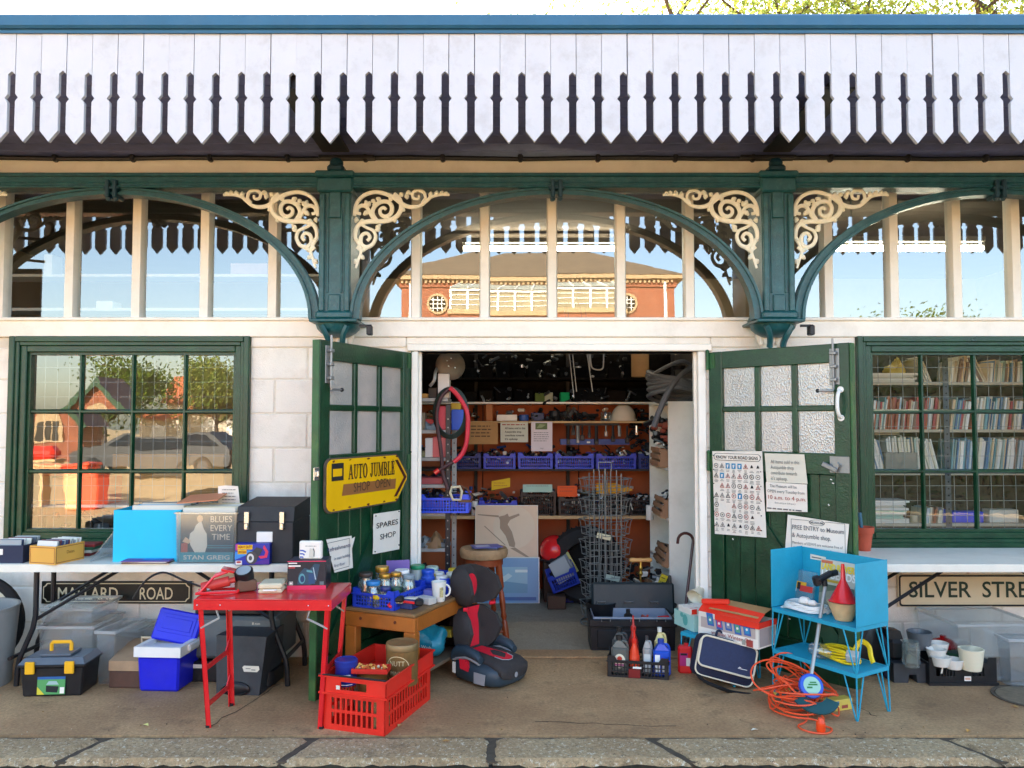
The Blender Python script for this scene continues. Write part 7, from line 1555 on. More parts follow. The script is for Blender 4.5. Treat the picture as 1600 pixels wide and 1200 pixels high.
b = B(); b.add([(-.163, -.05, .20), (-.163, .05, .20), (-.180, .065, .32), (-.190, .06, .40), (-.190, .085, .46), (-.190, -.085, .46), (-.190, -.06, .40), (-.180, -.065, .32)], [list(range(8))]); b.obj('back_panel', rfab, t)
b = B(); b.add([(-.200, .065 * math.cos(a), .60 + .085 * math.sin(a)) for a in [2 * PI * i / 18 for i in range(18)]], [list(range(18))]); o = b.obj('headrest_panel', rfab, t)
for sy in (-1, 1): b = B(); b.tube([(-.12, sy * .12, .475), (-.10, sy * .155, .475), (-.12, sy * .17, .475)], .013, 6); b.obj('shoulder_guide', rfab, t)
# ================================================================ goods inside the shop
SY = 1.78                                    # front of the back shelves
def XS(px, Y=SY): return W(px, 657, Y).x
def ZS(py, Y=SY): return W(800, py, Y).z
sx0, sx1 = -1.2, 1.56
upd = M('shade darkened board', '#151210', .9, .2, 4, spec=.1)  # shade of the upper shelves put into the board colour
shz = [ZS(806), ZS(733), ZS(658), ZS(628), ZS(590)]
t = thing('shelf_unit', 'long wall of timber shelving with brown hardboard backs behind the doorway', 'shelves', (0, SY, 0))
for i, z in enumerate(shz):
    B().bx(sx0, sx1, 0, .40, z - .018, z, .002).obj('shelf_board', (pine, darkroom, pine, cream, upd)[i], t)
    if i == 0: B().bx(sx0, sx1, -.012, -.001, z - .028, z + .002, .002).obj('front_batten', pine, t)
for k, x in enumerate((-1.2, -.36, .52, 1.53)): B().bx(x, x + .03, .36, .41, 0, 2.3).obj('upright', darkroom, t)
for k in range(3): B().bx(sx0 + k * .92 + .005, sx0 + (k + 1) * .92 - .005, .412, .42, .0, shz[3] - .02).obj('back_panel', hard, t, smooth=False)
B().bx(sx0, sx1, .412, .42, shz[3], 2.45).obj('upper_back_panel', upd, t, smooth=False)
def clrm(h): return M('card ' + h, h, 0.9, 0.1, 6, spec=0.08, scuff=0)
dk = [black, chip, iron, blackm]; dks = [black, chip, iron, silver, steel, black, whitep]
def shelf_crate(px0, px1, z, hh, mat, label, Y=SY + .02, d=.30, mats=dks, n=50, tilt=0, name='parts_crate', seed=1, solid=False):
    x0, x1 = XS(px0, Y), XS(px1, Y); w = x1 - x0
    if solid: o = B().tray(0, w, 0, d, 0, hh, .006, .004).obj(name, mat, None, (x0, Y, z + .001)); tag(o, label, 'crate', 'crates of parts on the back shelves')
    else: o = basket(name, label, w, d, hh, mat, (x0, Y, z + .001), 0, 'crates of parts on the back shelves', max(5, int(w / .022)), 3, 'crate')
    if n: jumble('car_parts', o, mats, .02, w - .02, .02, d - .04, hh * .5, hh + .035, n, seed, .015, .045)
    return o
z1, z2, z3, z4 = shz[1], shz[0], shz[2], shz[3]
for k, (a, c, la) in enumerate(((708, 752, 'dark blue crate of parts at the left end of the middle shelf'), (755, 806, 'blue crate of bright bolts under the brown card'), (809, 864, 'blue crate of shiny fittings below the photo flyer'), (867, 928, 'blue lattice crate in the centre of the middle shelf'), (931, 994, 'blue crate with a white knob right of centre on the middle shelf'), (997, 1022, 'dark blue crate at the right end of the middle shelf'))):
    shelf_crate(a, c, z1, .115, blue if k not in (0, 5) else clr('#16307a', .45), la, seed=20 + k, n=60)
shelf_crate(748, 808, z2, .11, blue, 'blue crate with a yellow price card on the lower shelf', seed=31, n=30)
shelf_crate(813, 869, z2, .19, M('dark brown crate plastic', '#3a2c24', .6, .2, 10), 'dark brown crate with a pale green price card', seed=32, n=70)
shelf_crate(872, 922, z2, .15, black, 'black crate behind the orange price card', seed=33, n=60); shelf_crate(924, 980, z2, .15, black, 'black crate behind the torn amber price card', seed=34, n=60); shelf_crate(983, 1030, z2, .14, iron, 'black crate at the right end of the lower shelf', seed=35, n=60)
def cardat(px0, px1, py0, py1, Y, mat, label, rows=3, ink_=ink, lean=-6, skew=0.0, cat='card', name='price_card', hand=True, seed=1):
    a = W(px0, py1, Y); c = W(px1, py0, Y); w, h = c.x - a.x, c.z - a.z
    o = B().add([(0, 0, 0), (w, 0, skew), (w, 0, h + skew), (0, 0, h)], [(0, 1, 2, 3)]).obj(name, mat, None, (a.x, Y, a.z), smooth=False); o.rotation_euler = (rad(lean), 0, 0); tag(o, label, cat)
    if rows: bars(rows, ink_, o, w * .12, w * .9, h * .78, h * .6 / rows, h * .05, -.001, 'handwriting' if hand else 'print', seed=seed)
    return o, w, h
cardat(768, 797, 752, 766, SY + .005, clr('#e0b820', .7), 'small yellow handwritten price card on the blue lower shelf crate', 2, inkr, skew=.03, seed=2)
cardat(817, 863, 757, 769, SY + .012, clr('#a8c8b8', .7), 'pale green price card on the dark brown crate', 1, ink, seed=3)
cardat(871, 902, 759, 776, SY + .0, clr('#e8581c', .7), 'bright orange price card on the black crate', 2, inkr, seed=4)
o, w, h = cardat(932, 962, 755, 771, SY + .0, clr('#d89a1c', .7), 'torn amber price card behind the wire rack', 2, inkr, seed=5); B().poly([(w, 0, 0), (w * 1.9, .0, h * .3), (w * 1.8, 0, h * .5), (w, 0, h)]).obj('torn_end', clr('#d89a1c', .7), o, smooth=False)
cardat(730, 778, 659, 694, SY - .006, card, 'brown cardboard card with handwriting hanging from the upper shelf', 4, clr('#5a4028'), 0, seed=6, cat='notice', name='card_notice')
o, w, h = cardat(782, 825, 660, 691, SY - .004, clr('#d0d0c0', .7), 'white printed notice hanging from the upper shelf beside the brown card', 0, lean=0, cat='notice', name='paper_notice')
bars(1, inkr, o, w * .06, w * .95, h * .86, .01, h * .05, -.001, 'print', seed=3)
for i, s in enumerate(('All items sold in this', 'Autojumble shop', 'contribute towards', "it's upkeep")): text(s, ink, o, .16 * w, (.66 - .18 * i) * h, -.001, .14 * h, (.74, .6, .7, .46)[i] * w, 'LEFT', bold=.02)
o, w, h = cardat(830, 863, 659, 705, SY - .008, clr('#d8ccd4', .5), 'pale pink flyer with a small green photograph hanging from the upper shelf', 0, lean=0, cat='notice', name='flyer')
shapes(o, 'print', [(clr('#5a6a40', .6), rect(.2 * w, .76 * w, .74 * h, .96 * h)), (clr('#8a9a70', .6), [(.25 * w, .78 * h), (.5 * w, .8 * h), (.7 * w, .9 * h), (.4 * w, .92 * h)])]); bars(5, inkg, o, w * .12, w * .85, h * .62, h * .07, h * .02, -.001, 'small_print', seed=8); text('FREE', inkg, o, .5 * w, .07 * h, -.001, .06 * h)
def lump(name, label, cat, px0, px1, py0, py1, mat, Y=SY + .06, d=.10, group=None, kind='box', z=None, bev=.004):
    a = W(px0, py1, Y); c = W(px1, py0, Y); w, h = c.x - a.x, c.z - a.z; zz = a.z if z is None else z
    if kind == 'box': o = B().bx(0, w, 0, d, 0, h, bev).obj(name, mat, None, (a.x, Y, zz + .001))
    elif kind == 'can': o = B().lathe([(w * .48, 0), (w * .5, h * .05), (w * .5, h * .92), (w * .46, h), (0, h)], n=18).obj(name, mat, None, (a.x + w / 2, Y + w / 2, zz + .001))
    elif kind == 'dome':
        bb = B().ball((0, 0, 0), (w / 2, w / 2, h), 16, 8, 0); r = random.Random(int(px0 * 7 + py0)); ph = r.uniform(0, 6)
        bb.v = [(x * (1 + .16 * math.sin(5 * math.atan2(y, x) + ph) + r.uniform(-.08, .08)), y * (1 + r.uniform(-.1, .1)), max(0, z * (.75 + .25 * math.sin(9 * x / w + ph) + r.uniform(-.12, .12)))) for x, y, z in bb.v]; o = bb.obj(name, mat, None, (a.x + w / 2, Y + w / 2, zz + .001))
    return tag(o, label, cat, group)
# upper middle shelf (z3)
UG = 'odds and ends on the upper shelf'
lump('carton', 'long white carton lying on the upper shelf above the brown card', 'carton', 776, 808, 646, 656, whitep, z=z3, group=UG); lump('block', 'brown wooden block standing on the upper shelf near the red hose', 'block', 759, 770, 628, 656, wood, z=z3, d=.05, group=UG)
lump('jar', 'small blue tub on the upper shelf beside the long white carton', 'tub', 811, 826, 646, 656, clr('#3a5aa0', .4), z=z3, kind='can', group=UG); lump('motor', 'dark blue motor on the upper shelf above the flyer', 'motor', 830, 850, 643, 656, clr('#22305a', .5), z=z3, group=UG); lump('motor', 'round black motor on the upper shelf right of the flyer', 'motor', 858, 876, 640, 656, iron, z=z3, kind='can', group=UG)
a = W(940, 656, SY); t = thing('hard_hat', 'dusty white dome shaped helmet at the right of the upper shelf', 'helmet', (XS(977), SY + .12, z3 + .001)); b = B(); b.ball((0, 0, .02), (.115, .125, .135), 24, 12, .0); b.lathe([(.118, .0), (.122, .004), (.122, .02), (.114, .022)], n=24); b.obj('shell', M('dusty cream helmet', '#ddd3c2', .5, .1, 12, dirt='#9a8a74', dirtamt=.4), t)
lump('jar', 'clear glass jar on the upper shelf beside the dusty helmet', 'jar', 939, 956, 642, 656, jarm, z=z3, kind='can', group=UG)
b_ = B(); b_.bx(0, .5, 0, .03, -.02, 0); o = b_.obj('tool_rail', darkroom, None, (XS(882), SY - .002, z3 - .02)); tag(o, 'dark rail of hanging tools under the helmet', 'tool rail')
for k, (px, y1, c_, ln) in enumerate(((888, 690, iron, 'short black'), (896, 676, iron, 'slim black'), (903, 688, steel, 'bright steel'), (910, 684, iron, 'thick black'), (921, 680, chip, 'grey'), (932, 690, iron, 'long black'), (947, 678, steel, 'chromed'), (958, 686, iron, 'wide black'), (968, 678, steel, 'shiny right hand'), (980, 688, iron, 'dark heavy'), (995, 676, silver, 'pale thin'))):
    x = XS(px); zt_ = z3 - .042; zb_ = ZS(y1); b = B(); b.cyl((0, 0, 0), (0, 0, zb_ - zt_), .008 + .004 * (k % 3), n=8); b.box((0, 0, zb_ - zt_), (.03 + .01 * (k % 2), .016, .05), .005); o = b.obj('hand_tool', c_, None, (x, SY + .012, zt_)); tag(o, ln + ' hand tool hanging from the dark rail', 'tool', 'tools hanging under the upper shelf')
o = B().tray(0, XS(984) - XS(876), 0, .12, 0, .05, .005).obj('tool_tray', clr('#143a80', .45), None, (XS(876), SY + .02, ZS(695))); tag(o, 'long dark blue tray below the hanging tools', 'tray'); B().bx(.24, .27, -.002, -.0005, .015, .03).obj('label', paper, o)
jumble('odd_tools', bpy.data.objects['shelf_unit'], dk, XS(832), XS(930), .03, .25, z3, z3 + .07, 70, 9, .02, .06)
jumble('odd_tools', bpy.data.objects['shelf_unit'], dk, XS(990), XS(1022), .03, .25, z3 - .25, z3 + .1, 50, 10, .02, .06)
# top shelf (z4)
TG = 'boxes on the top shelf'  # dark carton tones deepened to hold the shade up here
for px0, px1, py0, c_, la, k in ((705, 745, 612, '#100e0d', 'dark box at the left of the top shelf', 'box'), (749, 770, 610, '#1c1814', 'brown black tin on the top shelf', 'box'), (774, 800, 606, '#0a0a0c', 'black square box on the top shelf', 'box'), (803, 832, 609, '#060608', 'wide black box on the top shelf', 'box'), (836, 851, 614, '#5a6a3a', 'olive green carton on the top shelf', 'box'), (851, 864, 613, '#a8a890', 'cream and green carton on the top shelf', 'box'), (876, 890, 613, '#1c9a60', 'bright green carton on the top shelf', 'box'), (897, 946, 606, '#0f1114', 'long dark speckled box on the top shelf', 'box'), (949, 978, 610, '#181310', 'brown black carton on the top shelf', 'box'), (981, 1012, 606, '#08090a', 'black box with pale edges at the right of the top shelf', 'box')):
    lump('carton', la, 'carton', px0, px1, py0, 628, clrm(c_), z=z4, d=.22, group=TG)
for k in range(12):  # highest cartons coloured near black to stand for shade
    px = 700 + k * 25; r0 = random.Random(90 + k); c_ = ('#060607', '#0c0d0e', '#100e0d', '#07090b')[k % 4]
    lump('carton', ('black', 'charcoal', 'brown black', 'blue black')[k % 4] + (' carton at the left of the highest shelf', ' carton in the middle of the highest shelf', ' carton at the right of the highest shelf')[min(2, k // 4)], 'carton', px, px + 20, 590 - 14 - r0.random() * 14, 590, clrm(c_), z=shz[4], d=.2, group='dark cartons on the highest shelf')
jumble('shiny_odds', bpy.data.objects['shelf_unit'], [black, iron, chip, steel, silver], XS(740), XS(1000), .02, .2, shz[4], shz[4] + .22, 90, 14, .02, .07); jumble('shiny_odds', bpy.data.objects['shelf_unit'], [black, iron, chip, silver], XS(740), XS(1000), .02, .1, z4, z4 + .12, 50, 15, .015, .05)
q = W(1001, 606, 1.7); tag(B().lathe([(.075, 0), (.08, .01), (.08, .31), (.0, .31)], n=20).obj('cardboard_tube', card, None, (q.x, 1.72, shz[4] + .001)), 'wide brown cardboard drum near the ceiling at the right', 'drum')
# hanging wires over the doorway
t = thing('hanging_rods', 'bundle of thin metal rods hanging from the ceiling inside the doorway', 'rods', (0, .9, 0)); b = B()
for p0, p1 in (((882, 548), (897, 622)), ((887, 548), (901, 612)), ((907, 548), (926, 612)), ((915, 548), (922, 580))): b.cyl(W(*p0, .9) - Vector((0, .9, 0)) + Vector((0, 0, .35)), W(*p1, .9) - Vector((0, .9, 0)), .004, n=6)
b.obj('rods', steel, t); b = B(); L = [W(x, y, .9) - Vector((0, .9, 0)) for x, y in ((921, 530), (923, 566), (927, 576), (940, 577), (943, 566), (943, 530))]; b.tube(spline(L, 4), .006, 6); b.obj('hook', steel, t)
for (za, zb, n, sd) in ((z1 + .10, z1 + .21, 80, 81), (z2 + .10, z2 + .24, 90, 82), (z3, z3 + .11, 70, 83)):
    jumble('mixed_stock', bpy.data.objects['shelf_unit'], [black, chip, iron, steel, silver, clr('#5a2a22'), clr('#2a4a8a'), paper, clr('#6a5a3a'), black, iron], -.85, 1.3, .14, .34, za, zb, n, sd, .02, .07)
for k in range(9):
    jumble('mixed_stock', bpy.data.objects['shelf_unit'], [black, black, iron, chip, silver], -1.0 + .25 * k, -.8 + .25 * k, .0, .12, z2 + .01, z2 + .10, 9, 120 + k, .02, .05) if k not in (1,) else None
# floor of the shop: posters, helmet, tyre, clutter
FY = 1.69
a = W(743, 880, FY); c = W(840, 791, FY); w, h = c.x - a.x, c.z - a.z
a2 = G(735, 938); 
t = thing('skier_poster', 'cream poster of a leaping skier standing on the blue framed picture', 'poster', (a.x, FY, a.z - .13), rot=(rad(-5), 0, 0)); h2 = h + .13
B().bx(0, w, 0, .012, 0, h2, .002).obj('board', clr('#e6ccb0', .7), t); B().bx(0, w, -.001, 0.013, 0, .006).bx(-.005, 0, -.001, .013, 0, h2).bx(w, w + .005, -.001, .013, 0, h2).bx(-.005, w + .005, -.001, .013, h2, h2 + .006).obj('frame', clr('#e8e4d8', .4), t)
sk = clr('#ab957f', .8); H_ = h2; zz = lambda y: .13 + (880 - y) / 89 * h
def PX(L): return [((x - 743) / 97 * w, zz(y)) for x, y in L]
shapes(t, 'print', [(clr('#e6d2b8', .7), [(x, z) for x, z in disc(.62 * w, .13 + .62 * h, .34 * w, 24)]), (sk, PX([(788, 806), (793, 803), (795, 808), (790, 812)])), (sk, PX([(779, 808), (788, 806), (796, 808), (811, 803), (812, 806), (797, 813), (793, 820), (800, 832), (805, 850), (804, 856), (796, 854), (790, 838), (781, 826), (781, 814)])), (sk, PX([(746, 804), (779, 806), (779, 809), (746, 805.5)])), (sk, PX([(797, 857), (805, 856), (832, 874), (829, 875)])), (sk, PX([(757, 822), (790, 852), (789, 853), (756, 823)]))], y=-.001)
t = thing('framed_picture', 'blue framed sea picture on the floor below the skier poster', 'picture', (a2.x, a2.y - .10, 0), rot=(rad(-6), 0, 0)); w = G(841, 938).x - a2.x; h = .385
B().bx(0, w, 0, .010, 0, h, .002).obj('board', clr('#6a9cc4', .4), t)
shapes(t, 'print', [(clr('#2c5f9a', .4), rect(.02, w - .02, .02, .05)), (clr('#8ab8cc', .4), rect(.06 * w, .84 * w, .22 * h, .80 * h)), (clr('#5e96b4', .4), [(.06 * w, .4 * h), (.4 * w, .5 * h), (.84 * w, .42 * h), (.84 * w, .22 * h), (.06 * w, .22 * h)]), (clr('#b8d4d8', .4), [(.4 * w, .5 * h), (.5 * w, .46 * h), (.62 * w, .6 * h), (.56 * w, .66 * h)]), (clr('#cfe0e0', .4), rect(.66 * w, .84 * w, .68 * h, .74 * h)), (clr('#d8e4e4', .4), [(.35 * w, .52 * h), (.46 * w, .56 * h), (.44 * w, .60 * h)])], y=-.001)
b = B(); b.bx(-.008, w + .008, -.003, .012, -.008, 0).bx(-.008, w + .008, -.003, .012, h, h + .008).bx(-.008, 0, -.003, .012, .0005, h - .0005).bx(w, w + .008, -.003, .012, .0005, h - .0005).obj('frame', clr('#dfe3e0', .4), t)
q = W(866, 857, 1.75); t = thing('helmet', 'shiny red crash helmet on the shop floor by the posters', 'helmet', (q.x, 1.72, .44)); b = B(); b.ball((0, 0, .0), (.135, .15, .135), 24, 14, -.6); b.obj('shell', redp, t); B().lathe([(.137, -.085), (.142, -.08), (.137, -.07)], n=24).obj('trim', iron, t)
tag(B().bx(-.10, .10, -.12, .12, 0, .345, .005).obj('carton', clr('#3a2a20', .7), None, (q.x, 1.76, .0)), 'brown box under the red crash helmet', 'carton')
q = G(858, 905); o = basket('blue_basket', 'blue lattice basket of books tilted below the red helmet', .25, .20, .13, clr('#1c38a0', .45), (q.x - .02, 1.40, .12), 0, None, 10, 3); o.rotation_euler = (rad(10), rad(-22), 0)
for k, (c_, la) in enumerate((('#8a9498', 'grey booklet standing in the tilted blue basket'), ('#5a6870', 'dark grey manual standing in the tilted blue basket'), ('#b0aa50', 'yellow green leaflet lying in the tilted blue basket'))): x = B().bx(0, .16, 0, .012, 0, .19, .002).obj('booklet', clr(c_, .4), None, (q.x + .03 + .02 * k, 1.44 + .05 * k, .19 + .01 * k)); x.rotation_euler = (rad(-15), rad(-30), 0); tag(x, la, 'booklet')
lump('carton', 'small dark brown box on the floor under the blue basket', 'carton', 856, 884, 906, 926, clr('#4a3628', .7), Y=1.35, d=.14, z=0); q = G(843, 925); o = B().add([(0, 0, 0), (.20, .08, .05), (.24, .22, .09), (.02, .14, .0)], [(0, 1, 2, 3)]).obj('paper_sheet', clr('#a8a498', .7), None, (q.x, q.y - .1, .012)); tag(o, 'grey sheet of paper lying on the floor by the blue picture', 'paper'); lump('tray', 'small blue tray on the floor behind the brown box', 'tray', 880, 902, 900, 918, clr('#1a3a9a', .45), Y=1.6, d=.12, z=0)
q = W(908, 880, 1.62); t = thing('tyre', 'large black tyre leaning behind the wire display rack', 'tyre', (q.x + .04, 1.60, .335), rot=(rad(80), 0, rad(-12)))
B().lathe([(.19, -.07), (.24, -.085), (.30, -.085), (.33, -.06), (.335, 0), (.33, .06), (.30, .085), (.24, .085), (.19, .07), (.20, 0), (.19, -.07)], n=48).obj('body', tyre, t)
b = B()
for k in range(48): a = 2 * PI * k / 48; b.box((.334 * math.cos(a), .334 * math.sin(a), 0), (.012, .012, .11), .002, a)
b.obj('tread', tyre, t, kind='stuff')
# wire display rack
q = W(945, 657, .90); WRX = q.x; t = thing('wire_display_rack', 'tall revolving rack of grey wire pockets inside the doorway', 'rack', (q.x, .90, 0)); wm = M('grey zinc wire', '#7f8483', .4, .08, 20, metal=.35); ztop = W(945, 736, .9).z
b = B()
for k in range(4): a = PI / 4 + k * PI / 2 + .2; b.cyl((.10 * math.cos(a), .10 * math.sin(a), .03), (.10 * math.cos(a), .10 * math.sin(a), ztop + .01), .0042, n=6)
b.cyl((0, 0, 0), (0, 0, ztop + .02), .008, n=8); b.tube([(.05, 0, ztop), (.05, 0, ztop + .07), (-.05, 0, ztop + .07), (-.05, 0, ztop)], .004, 6)
for r_ in (.20,): b.tube([(r_ * math.cos(a), r_ * math.sin(a), .012) for a in [2 * PI * i / 24 for i in range(24)]], .006, 6, closed=True)
for k in range(4): a = k * PI / 2; b.cyl((0, 0, .012), (.2 * math.cos(a), .2 * math.sin(a), .012), .006, n=6)
b.obj('frame', wm, t)
pk = B(); u = .0028; hh = .115
for z in (0.0, hh * .45, hh): 
    e = .0 if z < .1 else .02; pk.tube([(-.085 - e, -.10, z), (-.085 - e, -.165 - e, z), (.085 + e, -.165 - e, z), (.085 + e, -.10, z)], u, 5)
for x in (-.085, .0, .085): pk.tube([(x, -.10, 0), (x, -.165, 0), (x * 1.1, -.175, hh * .8), (x * 1.2, -.185, hh)], u, 5)
for x in (-.085, .085): pk.tube([(x, -.10, -.03), (x, -.10, hh + .04)], u, 5)
pkm = pk.mesh('pocket', wm)
for i in range(7):
    for k in range(4): o = place('pocket', pkm, t, (0, 0, .06 + i * (ztop - .20) / 6.2), k * PI / 2 + .25 + i * .03)
for k, (px, py, c_, la) in enumerate(((952, 905, '#a8b4a8', 'pale leaflet in a lower pocket of the wire rack'), (938, 840, '#d8cfae', 'cream leaflet in an upper pocket of the wire rack'))): q = W(px, py, .78); o = B().bx(0, .12, 0, .003, 0, .04).obj('leaflet', clr(c_, .5), None, (q.x - .03, .78, q.z)); o.rotation_euler = (0, rad(14), .3); tag(o, la, 'leaflet')
# metal shelves on the left
LY = .42; t = thing('metal_shelves', 'grey metal shelving with a black slotted post just inside the left of the doorway', 'shelves', (0, LY, 0)); lx1 = W(704, 657, LY).x; lzs = [W(700, y, LY).z for y in (622, 672, 715, 757, 801, 857, 905)]
for z in lzs: B().bx(-1.24, lx1 - .02, 0, .34, z - .026, z, .003).obj('shelf_board', galv, t)
for (y, mat) in ((-.008, iron), (.345, galv)):
    b = B(); x = lx1 + (.0 if y < 0 else .02); b.bx(x - .035, x, y, y + .004, 0, lzs[0] - .05 + .0, .001); b.bx(x - .004, x, y + .0045, y + .03, 0, lzs[0] - .05, .001); o = b.obj('post', mat, t)
    h_ = B(); z = .06
    while z < lzs[0] - .1: h_.cyl((x - .018, y - .0005, z), (x - .018, y - .002, z), .0055, n=8); z += .062
    h_.obj('holes', galv if y < 0 else iron, t, kind='stuff')
LG = 'packets on the metal shelves'
def onl(name, label, cat, px0, px1, py0, py1, col, zi, Y=LY + .02, d=.14, kind='box'): return lump(name, label, cat, px0, px1, py0, py1, clr(col, .5) if isinstance(col, str) else col, Y=Y, d=d, z=lzs[zi], group=LG, kind=kind)
onl('carton', 'tall white red and blue packet on top of the metal shelves', 'packet', 684, 702, 583, 621, '#dcd4d0', 0); o = bpy.data.objects['carton.012'] if 0 else None
onl('carton', 'flat tan box on the top metal shelf', 'box', 655, 668, 614, 621, '#b8823c', 0); onl('black_box', 'black box on the top metal shelf', 'box', 669, 683, 604, 621, '#1c1c1e', 0, Y=LY + .1)
onl('carton', 'brown cardboard box on the second metal shelf', 'box', 650, 664, 644, 671, '#8a7860', 1); onl('carton', 'red and brown packet on the second metal shelf', 'packet', 664, 680, 638, 655, '#b03030', 1, Y=LY + .06); onl('carton', 'red and white packet on the second metal shelf behind the hose', 'packet', 684, 698, 634, 671, '#c83848', 1); onl('bag', 'pale blue grey bag of parts on the second metal shelf', 'bag', 658, 682, 656, 671, '#7a8a92', 1, kind='dome', Y=LY + .0)
onl('carton', 'white and blue packet on the third metal shelf', 'packet', 664, 676, 684, 714, '#d8d0cc', 2); onl('carton', 'white and red packet on the third metal shelf', 'packet', 676, 697, 682, 714, '#d86a6a', 2); onl('carton', 'small khaki box on the third metal shelf', 'box', 659, 664, 704, 714, '#8a8460', 2)
onl('magazine_pile', 'pile of red and grey magazines on the fourth metal shelf', 'magazines', 651, 692, 746, 756, '#a84a50', 3, d=.2); onl('black_bag', 'dark bag of parts on the fourth metal shelf', 'bag', 651, 690, 722, 740, '#1c2030', 3, kind='dome', Y=LY + .1)
o = basket('blue_basket', 'bright blue lattice basket on the metal shelves by the left jamb', W(737, 790, LY).x - W(653, 790, LY).x - .02, .30, .11, M('bright blue plastic', '#2452e0', .4, .1, 10), (W(653, 790, LY - .03).x, LY - .035, lzs[4] + .001), 0, None, 16, 4); jumble('car_parts', o, dk, .02, .34, .03, .26, .08, .16, 60, 44, .02, .05)
onl('bag', 'grey polythene bag on the fifth metal shelf', 'bag', 655, 690, 812, 836, '#8a8e8c', 5, kind='dome', Y=LY + .0); onl('bag', 'crumpled brown paper bag on the fifth metal shelf', 'bag', 658, 694, 832, 856, '#8a6a48', 5, kind='dome', Y=LY - .01); onl('tray', 'flat grey tray under the bags on the fifth metal shelf', 'tray', 652, 696, 848, 856, '#6a747a', 5, d=.2); onl('cable_bundle', 'bundle of dark cables on the sixth metal shelf', 'cables', 652, 680, 880, 904, '#2a2c2a', 6, kind='dome'); onl('tin', 'brown tin with a pale lid on the lowest metal shelf', 'tin', 672, 688, 874, 890, '#8a5a44', 6, kind='can')
# hose, disc and lamps hanging on the post
HY = .36
t = thing('red_hose', 'red and black rubber hose looped over the slotted post', 'hose', (0, HY, 0)); O = Vector((0, HY, 0)); b = B(); b.tube(spline([W(x, y, HY) - O for x, y in ((703, 606), (712, 614), (722, 628), (730, 645), (731, 668), (728, 695), (720, 712), (709, 722))], 5), .017, 9); b.obj('red_length', M('red rubber', '#d0283c', .4, .12, 14), t)
b = B(); b.tube(spline([W(x, y, HY + .01) - O for x, y in ((708, 722), (694, 730), (684, 736))], 5), .014, 9); b.tube(spline([W(x, y, HY + .015) - O for x, y in ((703, 606), (690, 620), (683, 640), (683, 664), (687, 690), (690, 715), (692, 740), (700, 765))], 5), .014, 9); b.obj('dark_length', M('dark maroon rubber', '#4a2a2c', .5, .15, 14), t); B().cyl(W(686, 734, HY) - O, W(679, 739, HY) - O, .019, n=10).obj('end_fitting', redp, t)
t = thing('wire_coil', 'coil of dark green wire hanging behind the red hose', 'coil', (0, HY + .03, 0)); O = Vector((0, HY + .03, 0)); c = W(704, 645, HY + .03) - O; b = B()
for k in range(9): b.tube([(c.x + (.10 + .004 * k) * math.cos(a), .004 * k - .01, c.z + (.16 + .004 * k) * math.sin(a)) for a in [2 * PI * i / 26 for i in range(26)]], .0035, 5, closed=True)
b.obj('wire', clr('#2c3a34', .5), t)
t = thing('extractor_fan', 'grey metal disc guard hanging at the top left of the doorway', 'disc', W(704, 571, .5), rot=(rad(84), 0, rad(16))); b = B(); b.lathe([(.0, .02), (.06, .018), (.10, .008), (.112, 0), (.112, -.006), (0, -.006)], n=32); b.obj('disc', M('grey cast metal', '#6a645a', .5, .2, 8, metal=.4, dirt='#8a4a44', dirtamt=.4, dscale=6), t); b = B()
for x, y in ((-.03, .03), (.0, .05), (-.02, -.01), (.03, -.02)): b.cyl((x, y, .015), (x, y, .024), .006, n=8)
b.obj('bolts', silver, t); B().tube(spline([(-.10, -.02, 0), (-.12, -.06, .02), (-.13, -.12, .02), (-.16, -.16, .0)], 4), .012, 6, flat=.3, up=(0, 0, 1)).obj('strap', steel, t)
t = thing('hacksaw', 'old hacksaw with a pale handle hanging on the slotted post', 'saw', W(712, 770, .36)); b = B(); b.tube([(-.03, 0, .04), (.03, 0, .045), (.045, 0, .01), (.035, 0, -.05), (-.02, 0, -.05), (-.04, 0, 0)], .010, 6, closed=True); b.obj('handle', beige, t); b = B(); b.tube([(.03, .01, .05), (.08, .01, .03), (.12, .01, -.03), (.11, .01, -.06)], .008, 6); b.box((.07, .01, -.06), (.10, .004, .02), 0); b.obj('blade', M('rusty steel', '#6a4a38', .6, .2, 20, metal=.4), t)
lump('packet', 'small bright blue packet hanging inside the hose loop', 'packet', 705, 725, 640, 672, clr('#2a60d0', .5), Y=.60, d=.05); lump('packet', 'yellow and blue packet behind the hose loop', 'packet', 704, 720, 630, 646, clr('#d0a830', .5), Y=.66, d=.05); lump('jar', 'white plastic tub beside the bright blue lattice basket', 'tub', 736, 747, 763, 785, whitep, Y=SY + .02, z=z2, kind='can')
